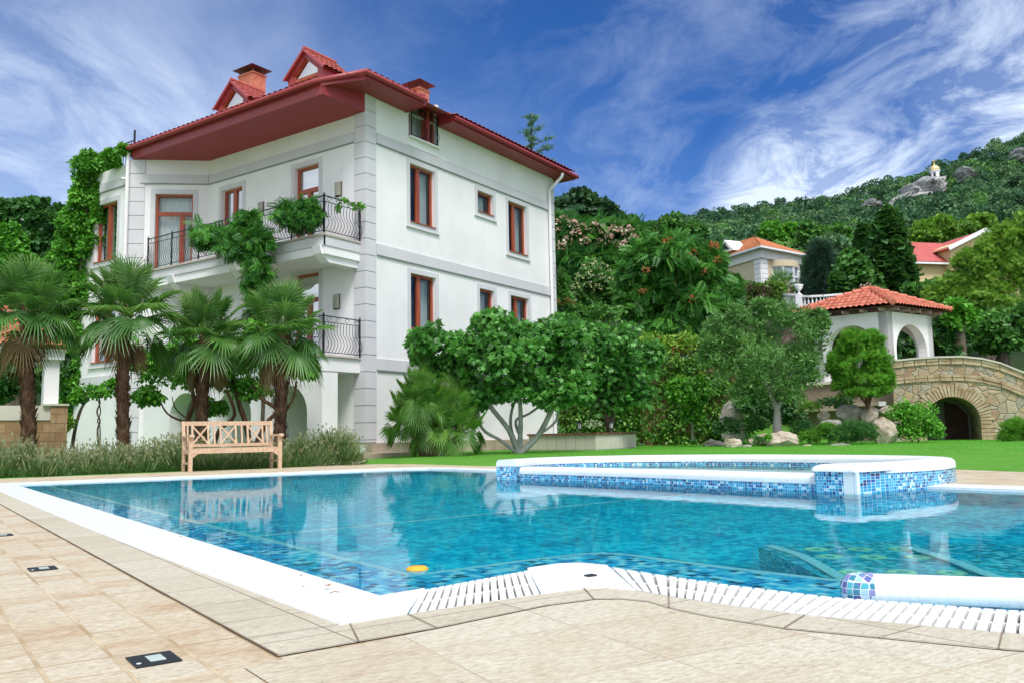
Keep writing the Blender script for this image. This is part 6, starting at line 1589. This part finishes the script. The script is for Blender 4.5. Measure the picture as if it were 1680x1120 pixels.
c = at(1312, 500, 47.5); shift(pb, bz).build('baluster', MT['trim_white'], bal)
mb = MB(); mb.box(c[0]-.16, c[0]+.16, c[1]-.16, c[1]+.16, c[2]-.4, c[2]+hB*1.05); shift(mb, bz).build('post', MT['trim_white'], bal)
mb = MB(); mb.lathe([(.12, 0), (.12, .05), (.05, .09), (.05, .18), (.22, .38), (.20, .42), (.26, .5), (.24, .55), (0, .5)], (0, 0, 0), 12)
ur = tag(mb.build('garden_urn', MT['trim_white']), 'white stone urn on the balustrade post', 'urn'); ur.location = tuple(c+Zv*hB*1.05)
# ------------------------------------------------------------------ CREAM HOUSE with orange roof
MT['cream_wall'] = stucco('cream_wall', (.62, .52, .36), .04); MT['yellow_wall'] = stucco('yellow_wall', (.70, .55, .30), .04)
MT['orangetile'] = tile_mat('orange_roof_tile', (.50, .16, .06), (.60, .21, .085), (.66, .27, .12)); MT['pinktile'] = tile_mat('pink_red_metal_roof', (.44, .09, .08), (.48, .10, .09), (.52, .12, .11))
hd = 66.; h0 = at(1252, 500, hd); hzb = h0[2]-1.5
HS = thing('cream_house', 'cream house with an orange hip roof and round bay window on the slope', 'house', (float(h0[0]), float(h0[1]), hzb))
ho = np.array([h0[0], h0[1], hzb])
def HP(px, py, d): return at(px, py, d)-ho
cl, cr_ = HP(1190, 480, hd+4.2), HP(1313, 480, hd+3.2); cl[2] = cr_[2] = 0
ul_ = unit(cl); ur_ = unit(cr_); LL = 7.; LR = float(np.linalg.norm(cr_))
zE = HP(1252, 422, hd)[2]; zT = HP(1255, 407, hd)[2]
mb = MB(); mb.prism([np.zeros(3), ul_*LL, ul_*LL+ur_*LR, ur_*LR], (0, 0, zE)); mb.build('wall', MT['cream_wall'], HS)
n1_ = np.cross(Zv, ur_); n1_ = n1_ if np.dot(n1_, CAM-h0) > 0 else -n1_
n2_ = np.cross(Zv, ul_); n2_ = n2_ if np.dot(n2_, CAM-h0) > 0 else -n2_
mb = MB(); mb.prism([(-ul_-ur_)*.25, ul_*(LL+.25)-ur_*.25, ul_*(LL+.25)+ur_*(LR+.25), ur_*(LR+.25)-ul_*.25][::1], (0, 0, .0001)) if 0 else None
mb.prism([p+Zv*zE for p in [(-ul_-ur_)*.2, ul_*(LL+.2)-ur_*.2, ul_*(LL+.2)+ur_*(LR+.2), ur_*(LR+.2)-ul_*.2]], (0, 0, zT-zE-.03))
mb.build('cornice', MT['trim_white'], HS)
mb = MB()
for (o_, u_, n_) in ((np.zeros(3), ur_, n1_), (np.zeros(3), ul_, n2_), (ur_*(LR-.7), ur_, n1_)):
    z = 0; mb = MB()
    while z < zE-.1: mb.obox(o_+Zv*z, u_*.75, n_*.07, Zv*.36); z += .40
    mb.build('quoin', MT['trim_white'], HS)
pass
eo = .75; E_ = [(-ul_-ur_)*eo, ul_*(LL+eo)-ur_*eo, ul_*(LL+eo)+ur_*(LR+eo), ur_*(LR+eo)-ul_*eo]; E_ = [p+Zv*(zT) for p in E_]
apx = (ul_*2.9+ur_*LR/2); apx[2] = HP(1250, 381, hd+3)[2]; ap2 = ul_*(LL-2.2)+ur_*LR/2; ap2[2] = apx[2]-.1
mb = MB()
def rsheet(mb, a, b_, tip, **k):
    w_ = np.linalg.norm(b_-a); du = (b_-a)/w_; up_ = tip-a; f = np.dot(up_, du); up_ = up_-du*f; ln = np.linalg.norm(up_); hip_sheet(mb, a, b_, up_, ln, f/ln, (w_-f)/ln, .3, .4, .05)
rsheet(mb, E_[3], E_[0], apx); 
w_ = np.linalg.norm(E_[1]-E_[0]); du = (E_[1]-E_[0])/w_; f0 = np.dot(apx-E_[0], du); f1 = w_-np.dot(ap2-E_[0], du); up_ = (apx-E_[0])-du*f0; ln = np.linalg.norm(up_); hip_sheet(mb, E_[0], E_[1], up_, ln, f0/ln, f1/ln, .3, .4, .05)
mb.face([E_[1], E_[2], ap2]); mb.face([E_[2], E_[3], apx, ap2])
mb.build('roof', MT['orangetile'], HS)
mb = MB(); mb.face([p-Zv*.02 for p in E_][::-1])
for i in range(4): mb.bar(E_[i]+Zv*.0, E_[(i+1) % 4]+Zv*.0, .06, .16)
mb.build('eave_board', MT['trim_white'], HS)
# dormer
dc = E_[0]+du*(w_*.52); pm = unit(up_); b0_ = dc+pm*ln*.22; 
mb = MB(); tri = [b0_-du*1.1, b0_+du*1.1, b0_+Zv*1.05]; mb.prism([p+n2_*.6 for p in tri], -n2_*1.6); dm = mb.build('dormer', MT['trim_white'], HS)
mb = MB(); tri2 = [b0_-du*.62+Zv*.18, b0_+du*.62+Zv*.18, b0_+Zv*.78]; mb.prism([p+n2_*.61 for p in tri2], n2_*.02); mb.build('pane', MT['dark_room'], dm)
# bow window on the right wall
mb = MB(); cn = MB(); wn = MB(); gl_ = MB(); cb_ = ur_*(LR*.55); rw = LR*.26
arc = [cb_+ur_*(rw*cos(pi-pi*i/12))+n1_*(rw*.75*sin(pi*i/12)) for i in range(13)]
z0_, z1_ = zE-3.4, zE-.55
for i in range(12):
    gl_.face([arc[i]+Zv*z0_, arc[i+1]+Zv*z0_, arc[i+1]+Zv*z1_, arc[i]+Zv*z1_])
    if i % 3 == 0: wn.bar(arc[i]+Zv*z0_, arc[i]+Zv*z1_, .16, .16)
    for z in (z0_, z0_+(z1_-z0_)*.72, z1_): wn.bar(arc[i]+Zv*z, arc[i+1]+Zv*z, .12, .12)
    mb.face([arc[i]+Zv*0, arc[i+1]+Zv*0, arc[i+1]+Zv*z0_, arc[i]+Zv*z0_])
    o1, o2 = arc[i]+(arc[i]-cb_)*.12, arc[i+1]+(arc[i+1]-cb_)*.12
    cn.prism([arc[i]+Zv*z1_, arc[i+1]+Zv*z1_, o2+Zv*z1_, o1+Zv*z1_], (0, 0, .5))
bw = mb.build('bay_window', MT['cream_wall'], HS); cn.build('window_hood', MT['cream_wall'], bw); wn.build('window_frame', MT['trim_white'], bw); gl_.build('pane', stone_like('reflective_blue_grey_pane', [(.20, .24, .28), (.4, .45, .5)], .6, .1, 0, spec=.6), bw)
mb = MB(); mb.obox(ul_*2.4+Zv*(zE-2.6)+n2_*.0, ul_*1.6, n2_*.06, Zv*1.6); ww = mb.build('window', MT['trim_white'], HS)
mb = MB(); mb.obox(ul_*2.52+Zv*(zE-2.5)+n2_*.05, ul_*1.36, n2_*.02, Zv*1.4); mb.build('pane', MT['lampglass'], ww)
# ------------------------------------------------------------------ YELLOW HOUSE with red roof
yd = 72.; y0 = at(1560, 470, yd); yo = np.array([y0[0], y0[1], y0[2]-1.0])
YH = thing('yellow_house', 'yellow house with a pink red roof and white gable behind the willow', 'house', tuple(yo))
u1 = unit(np.array([HR[0], HR[1], 0])*.97+np.array([HF[0], HF[1], 0])*.22); v1 = np.array([-u1[1], u1[0], 0]); v1 = v1 if np.dot(v1[:2], HF) > 0 else -v1
Lm = 4.3
def YP(px, py, d=yd): return at(px, py, d)-yo
zr0, zr1 = YP(1500, 432)[2], YP(1510, 393, yd+2)[2]; xl = float(YP(1484, 432) @ u1)
mb = MB(); mb.obox(u1*(xl+.5)+v1*.5, u1*(-xl+.5), v1*6, Zv*zr0); 
gx0, gx1 = float(YP(1558, 403) @ u1), float(YP(1690, 412) @ u1); gzp = YP(1622, 377)[2]; gz_ = YP(1556, 404)[2]; gm = (gx0+gx1)/2
mb.prism([u1*gx0-v1*.4, u1*gx1-v1*.4, u1*gx1-v1*.4+Zv*gz_, u1*gm-v1*.4+Zv*gzp, u1*gx0-v1*.4+Zv*gz_], v1*6)
mb.build('wall', MT['yellow_wall'], YH)
mb = MB(); e0_, e1_ = u1*(xl-.1)+v1*(-.1)+Zv*zr0, u1*(gx0+2)+v1*(-.1)+Zv*zr0
r0_, r1_ = u1*(xl+1.9)+v1*3+Zv*zr1, u1*(gx0+2)+v1*3+Zv*zr1
w_ = np.linalg.norm(e1_-e0_); du_ = unit(e1_-e0_); up_ = r0_-e0_; f = np.dot(up_, du_); up_ = up_-du_*f; ln = np.linalg.norm(up_); hip_sheet(mb, e0_, e1_, up_, ln, f/ln, 0, .25, 9, .03)
mb.face([e0_, r0_, e0_+v1*6.2]); 
for sg, gx in ((-1, gx0), (1, gx1)):
    a = u1*(gx+sg*.5)-v1*.8+Zv*(gz_-.3); b_ = u1*gm-v1*.8+Zv*(gzp+.12); mb.face([a, b_, b_+v1*6.5, a+v1*6.5])
mb.build('roof', MT['pinktile'], YH)
mb = MB()
for sg, gx in ((-1, gx0), (1, gx1)): mb.bar(u1*(gx+sg*.5)-v1*.82+Zv*(gz_-.32), u1*gm-v1*.82+Zv*(gzp+.1), .08, .34)
mb.bar(e0_-Zv*.08, e1_-Zv*.08, .1, .16); mb.build('bargeboard', MT['trim_white'], YH)
mb = MB(); pn = MB(); zb_ = gz_-2.6
for k in range(4):
    x_ = gm-1.7+k*.9; hgt = (1.6, 2.5, 2.5, 1.6)[k]; mb.obox(u1*x_-v1*.46+Zv*zb_, u1*.75, -v1*.03, Zv*hgt); pn.obox(u1*(x_+.08)-v1*.50+Zv*(zb_+.1), u1*.59, -v1*.01, Zv*(hgt-.2))
wf = mb.build('window', MT['trim_white'], YH); pn.build('pane', MT['dark_room'], wf)

# ------------------------------------------------------------------ left background
LEFT = [
 ('tall dark tree crown at the far left edge behind the palms', 470, 50, [(20, 360, 40, 30), (60, 355, 34, 26), (10, 400, 40, 34), (55, 400, 44, 36), (95, 365, 24, 26), (90, 400, 30, 30), (30, 450, 50, 40), (90, 450, 40, 40), (10, 520, 60, 50), (70, 520, 50, 50), (-40, 440, 50, 60), (-60, 520, 50, 60)], 'darkleaf', 'clump', .28, 24, 90, .5),
 ('brighter green bush crown at the left edge below the dark tree', 500, 44, [(15, 400, 26, 30), (0, 430, 36, 30), (40, 440, 30, 24)], 'brightleaf', 'clump', .22, 22, 70, .35),
 ('dense hedge like tree behind and under the pavilion roof', 700, 29.5, [(15, 540, 60, 50), (75, 545, 40, 50), (20, 620, 50, 36), (60, 630, 40, 40), (-10, 640, 40, 40), (108, 560, 26, 60), (120, 640, 24, 40)], 'darkleaf', 'oval', .2, 24, 50, .45),
 ('dark pine with open crown at the very left edge', 460, 62, [(8, 352, 22, 12), (-10, 365, 30, 14), (30, 348, 10, 8)], 'pineleaf', 'clump', .6, 14, 26, .4)]
for l, by, d, lb, m_, te, sz, sb, n_, ti in LEFT: ftree(l, by, d, lb, m_, te, sz, sb, n_, tint=ti)

# ------------------------------------------------------------------ FOREST on the hill
MT['forest'] = leafmat('hill_pine_foliage', (.020, .056, .030), (.050, .118, .058), (.115, .20, .085), .65, .15, .15)
MT['forest2'] = leafmat('hill_broadleaf_foliage', (.030, .095, .026), (.07, .18, .045), (.14, .28, .07), .6, .25, .2)
LA, LB_ = Leaves(), Leaves(); nA = nB = 0
CL = [(1400, 1560, 285, 352)]
def screen(p):
    v = p-CAM; z = v@FW; return IW/2+F*(v@RT)/z, IH/2-F*(v@UP)/z
cnt = 0
rows_t = [78]
while rows_t[-1] < 302: rows_t.append(rows_t[-1]+max(3.2, rows_t[-1]*.022))
for t in rows_t:
    s0, s1 = -.04*t-8, .78*t
    s = s0+rng.uniform(0, 4)
    while s < s1:
        tj = t+rng.uniform(-1.5, 1.5); z = float(terrain_z(s, tj)); q = st(s, tj, z); sx_, sy_ = screen(q)
        far = tj > 150
        pine = rng.uniform() < (.74 if far else .3)
        r = rng.uniform(2.0, 3.4) if far else rng.uniform(1.7, 2.8)
        step = r*(1.25 if far else 1.4)
        if 1425 < sx_ < 1562 and tj > 175 and tj < 262 and 286 < sy_ < 375 and sy_ < 352+(1500-sx_)*.1: s += step; continue
        if sx_ < 880 and tj < 100: s += step; continue
        if sx_ < 1340 and sx_ > 1180 and tj < 86: s += step; continue
        if 1470 < sx_ < 1700 and tj < 90: s += step; continue
        h = r*rng.uniform(1.5, 2.2) if pine else r*rng.uniform(1.2, 1.7)
        ti = np.clip(.45+rng.normal()*.26, .03, .97); L_ = LA if pine else LB_
        npuf = rng.integers(4, 7); m = int((52 if far else 90))
        for k in range(npuf):
            a = rng.uniform(0, 2*pi); rr = r*rng.uniform(.1, .75)
            c = q+np.array([cos(a)*rr, sin(a)*rr, h*(rng.uniform(.65, 1.) if pine else rng.uniform(.4, 1.))])
            pr = r*rng.uniform(.38, .6)
            puff(L_, c, (pr, pr, pr*(.5 if pine else .8)), m, 'clump', .22*pr+.16, np.clip(ti+rng.normal()*.08, .02, .98), .14)
        cnt += 1; s += step
print('forest trees', cnt)
tag(LA.build('pine_forest', MT['forest']), 'dark pine forest clothing the hillside up to its crest', 'forest', kind='stuff')
tag(LB_.build('broadleaf_wood', MT['forest2']), 'lighter broadleaf woodland on the lower slope of the hill', 'woodland', kind='stuff')
# cliff and chapel
MT['cliff'] = stone_like('grey_limestone_cliff', [(.22, .22, .23), (.42, .42, .41), (.54, .53, .50)], .35, .95, .9, .6, 1.2, .1, (1, 1, .5))
def cliff(label, pts, depth, thick, seed):
    b = at(*pts[0], depth); th = np.random.default_rng(seed); c = np.mean([at(x, y, depth) for x, y in pts], 0)
    bm = bmesh.new(); bmesh.ops.create_icosphere(bm, subdivisions=5, radius=1)
    P2 = [(x, y) for x, y in pts]; cxp = np.mean([p[0] for p in P2]); cyp = np.mean([p[1] for p in P2])
    k = depth/F; ang = sorted([(atan2(-(y-cyp), x-cxp), hypot(x-cxp, y-cyp)*k) for x, y in P2]); aa = np.array([a for a, _ in ang]); rr = np.array([r for _, r in ang])
    aa = np.concatenate([[aa[-1]-2*pi], aa, [aa[0]+2*pi]]); rr = np.concatenate([[rr[-1]], rr, [rr[0]]])
    hr3 = np.array([HR[0], HR[1], 0]); hf3 = np.array([HF[0], HF[1], 0])
    for v in bm.verts:
        x, y, z = v.co; a = atan2(z, x); R_ = float(np.interp(a, aa, rr)); rad = hypot(x, z)
        f = 1+.12*sin(x*7+seed)+.09*sin(z*11+x*5); jag = 1+.10*sin(a*9+seed*2)+.07*sin(a*23+seed)
        crack = abs(sin(x*13+z*3+seed))**.4*.28+.2*abs(sin(x*29+z*17))+.16*floor(2.5*sin(z*6+x*4+seed))
        p = c+hr3*(cos(a)*rad*R_*jag)+Zv*(sin(a)*rad*R_*jag)+hf3*(np.sign(y)*abs(y)**.5*thick*f*.7+crack*thick*.45)
        v.co = p
    me = bpy.data.meshes.new('cliff'); bm.to_mesh(me); bm.free()
    o = link('cliff', me, MT['cliff']); tag(o, label, 'cliff'); return o
cliff('big bare limestone cliff below the golden chapel dome', [(1456, 338), (1480, 318), (1505, 302), (1522, 292), (1545, 292), (1550, 305), (1540, 318), (1520, 336), (1505, 338), (1480, 344)], 222, 7, 1)
cliff('small pale rock outcrop left below the main cliff', [(1408, 346), (1420, 337), (1440, 331), (1445, 336), (1425, 344)], 226, 4, 2)
cliff('small rock step right of the golden dome', [(1570, 282), (1590, 280), (1596, 290), (1575, 290)], 246, 4, 3)
cliff('grey crag at the right edge of the hill', [(1664, 248), (1674, 244), (1684, 262), (1668, 264)], 252, 4, 4)
cz = at(1534, 289, 238); ch = thing('chapel', 'little chapel with a golden dome and cross on the hillside cliff', 'church', tuple(cz))
k = 195/F; MT['gold'] = metal('gilded_dome', (.85, .66, .30), .35, .9, .5, .05)
mb = MB(); mb.lathe([(9.5*k, -8*k), (9.5*k, 8*k), (10.5*k, 8*k), (10.5*k, 10*k)], n=12, sm=False); mb.build('drum', MT['trim_white'], ch)
mb = MB(); mb.lathe([(10.2*k, 10*k), (11*k, 13*k), (9.5*k, 17*k), (6*k, 20*k), (2*k, 22*k), (.8*k, 24*k), (1*k, 25*k), (0, 25.4*k)], n=18); mb.build('dome', MT['gold'], ch)
mb = MB(); mb.box(-.35*k, .35*k, -.35*k, .35*k, 25*k, 34*k); mb.obox(np.array([0, 0, 30.5*k])-np.array([*HR, 0])*2.6*k, np.array([*HR, 0])*5.2*k, np.array([*HF, 0])*.7*k, Zv*.8*k); mb.build('cross', MT['gold'], ch)
mb = MB(); 
for i in range(6): a = 2*pi*i/6+.2; mb.obox(np.array([cos(a)*9.5*k-.1, sin(a)*9.5*k-.1, -4*k]), X*.5, Y*.5, Zv*9*k)
mb.build('window', MT['dark_room'], ch)

# ------------------------------------------------------------------ SKY, SUN, CAMERA
SUN_EL = radians(56); sd = np.array([-.60, -.74]); sd /= np.hypot(*sd)
W = bpy.data.worlds.new('World'); SC.world = W; W.use_nodes = True; wt = W.node_tree; wt.nodes.clear(); N = NT(wt)
sky = N.n('ShaderNodeTexSky', sky_type='NISHITA'); sky.sun_disc = False; sky.sun_elevation = SUN_EL; sky.sun_rotation = atan2(sd[0], sd[1]); sky.air_density = 1.; sky.dust_density = .6; sky.ozone_density = 3.
g = N.coord('Generated'); sx = N.n('ShaderNodeSeparateXYZ'); N.L(g, sx.inputs[0])
zc = N.math('ADD', N.math('MAXIMUM', sx.outputs[2], 0.), .16)
cv = N.n('ShaderNodeCombineXYZ'); N.L(N.math('DIVIDE', sx.outputs[0], zc), cv.inputs[0]); N.L(N.math('DIVIDE', sx.outputs[1], zc), cv.inputs[1])
az = atan2(HF[1], HF[0])
pl_ = N.mapping(cv.outputs[0], rot=(0, 0, -az))          # x now runs away from the camera, y to the left
w1 = N.noise(N.mapping(pl_, loc=(4.1, 2.2, 0), sc=(.30, 1.25, 1)), 1.0, 6, .5, .5)
w2 = N.noise(N.mapping(pl_, loc=(1.0, 7.7, 0), sc=(1.0, 1.35, 1), rot=(0, 0, -.5)), 2.8, 11, .66, .6)
w3 = N.noise(N.mapping(pl_, loc=(9, 3, 0), sc=(.8, .8, 1)), .9, 4, .5, .4)
m1 = N.ramp(w1, [(.36, (0, 0, 0)), (.78, (1, 1, 1))]); m2 = N.ramp(w2, [(.43, (0, 0, 0)), (.74, (1, 1, 1))]); m3 = N.ramp(w3, [(.32, (.15, .15, .15)), (.62, (1, 1, 1))])
def ddot(v):
    o = wt.nodes.new('ShaderNodeVectorMath'); o.operation = 'DOT_PRODUCT'; N.L(g, o.inputs[0]); o.inputs[1].default_value = tuple(v); return o.outputs['Value']
def smooth(v, a, b, lo=0., hi=1.):
    o = N.n('ShaderNodeMapRange', interpolation_type='SMOOTHSTEP', ins={0: v, 1: a, 2: b, 3: lo, 4: hi}); return o.outputs[0]
lr = smooth(ddot((HR[0], HR[1], 0)), -.25, .25)                      # 0 on the left of the view, 1 on the right
streak = N.math('ADD', N.math('MULTIPLY', m1, .42), N.math('MULTIPLY', N.math('MULTIPLY', m2, m1), .25))
swirl = N.math('MULTIPLY', N.math('ADD', N.math('MULTIPLY', m2, .85), N.math('MULTIPLY', m1, .12)), m3)
mk = N.n('ShaderNodeMix'); N.L(lr, mk.inputs[0]); N.L(streak, mk.inputs[2]); N.L(swirl, mk.inputs[3]); mask = mk.outputs[0]
for (bx, by, rad_, gain) in ((1290, 305, 6, 1.1), (1400, 315, 5, .6), (1600, 60, 9, .30), (1640, 190, 6, .35), (60, 330, 14, .45), (1010, 320, 8, .22)):
    d0 = unit(ray(bx, by)); bl = smooth(ddot(d0), cos(radians(rad_)), 1.)
    mask = N.math('ADD', mask, N.math('MULTIPLY', N.math('MULTIPLY', bl, gain), N.math('ADD', .25, m2)))
dark = smooth(ddot(unit(ray(930, -60))), cos(radians(20)), 1.)         # clearest, deepest blue straight above
mask = N.math('MULTIPLY', mask, N.math('SUBTRACT', 1., N.math('MULTIPLY', dark, .55)))
mask = N.math('MINIMUM', mask, .95)
# bright cloud added out of view, behind and overhead, as neutral fill light
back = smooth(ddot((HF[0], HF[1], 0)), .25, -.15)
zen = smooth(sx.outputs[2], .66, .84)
fill_cloud = N.math('MULTIPLY', N.math('MAXIMUM', back, zen), N.math('ADD', .72, N.math('MULTIPLY', m2, .28)))
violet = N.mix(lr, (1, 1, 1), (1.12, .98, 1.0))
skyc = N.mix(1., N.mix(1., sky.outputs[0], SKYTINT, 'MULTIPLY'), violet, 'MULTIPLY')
col = N.mix(fill_cloud, N.mix(mask, skyc, CLOUDCOL), (5.0, 5.3, 5.6))
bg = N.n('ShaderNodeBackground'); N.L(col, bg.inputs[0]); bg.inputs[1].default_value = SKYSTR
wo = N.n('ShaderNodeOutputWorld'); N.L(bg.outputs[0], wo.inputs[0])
ld = bpy.data.lights.new('Sun', 'SUN'); ld.energy = SUNPOW; ld.angle = radians(SUNANG); ld.color = (1., .965, .92)
lo = bpy.data.objects.new('sun', ld); COL.objects.link(lo)
dv = Vector((sd[0]*cos(SUN_EL), sd[1]*cos(SUN_EL), sin(SUN_EL))); lo.rotation_euler = dv.to_track_quat('Z', 'Y').to_euler(); lo.location = (0, -20, 40)
cd = bpy.data.cameras.new('Camera'); co = bpy.data.objects.new('camera', cd); COL.objects.link(co)
cd.sensor_fit = 'HORIZONTAL'; cd.sensor_width = 36; cd.lens = F/IW*36; cd.clip_end = 4000; cd.clip_start = .05
Mx = Matrix.Identity(4)
for i in range(3): Mx[i][0] = RT[i]; Mx[i][1] = UP[i]; Mx[i][2] = -FW[i]; Mx[i][3] = CAM[i]
co.matrix_world = Mx; SC.camera = co
SC.view_settings.view_transform = 'Standard'; SC.view_settings.look = 'None'; SC.view_settings.exposure = EXPO; SC.view_settings.gamma = 1.
SC.cycles.use_denoising = True; SC.cycles.max_bounces = 8; SC.cycles.transparent_max_bounces = 12; SC.cycles.sample_clamp_indirect = 6.; SC.cycles.transmission_bounces = 6; SC.cycles.blur_glossy = .3
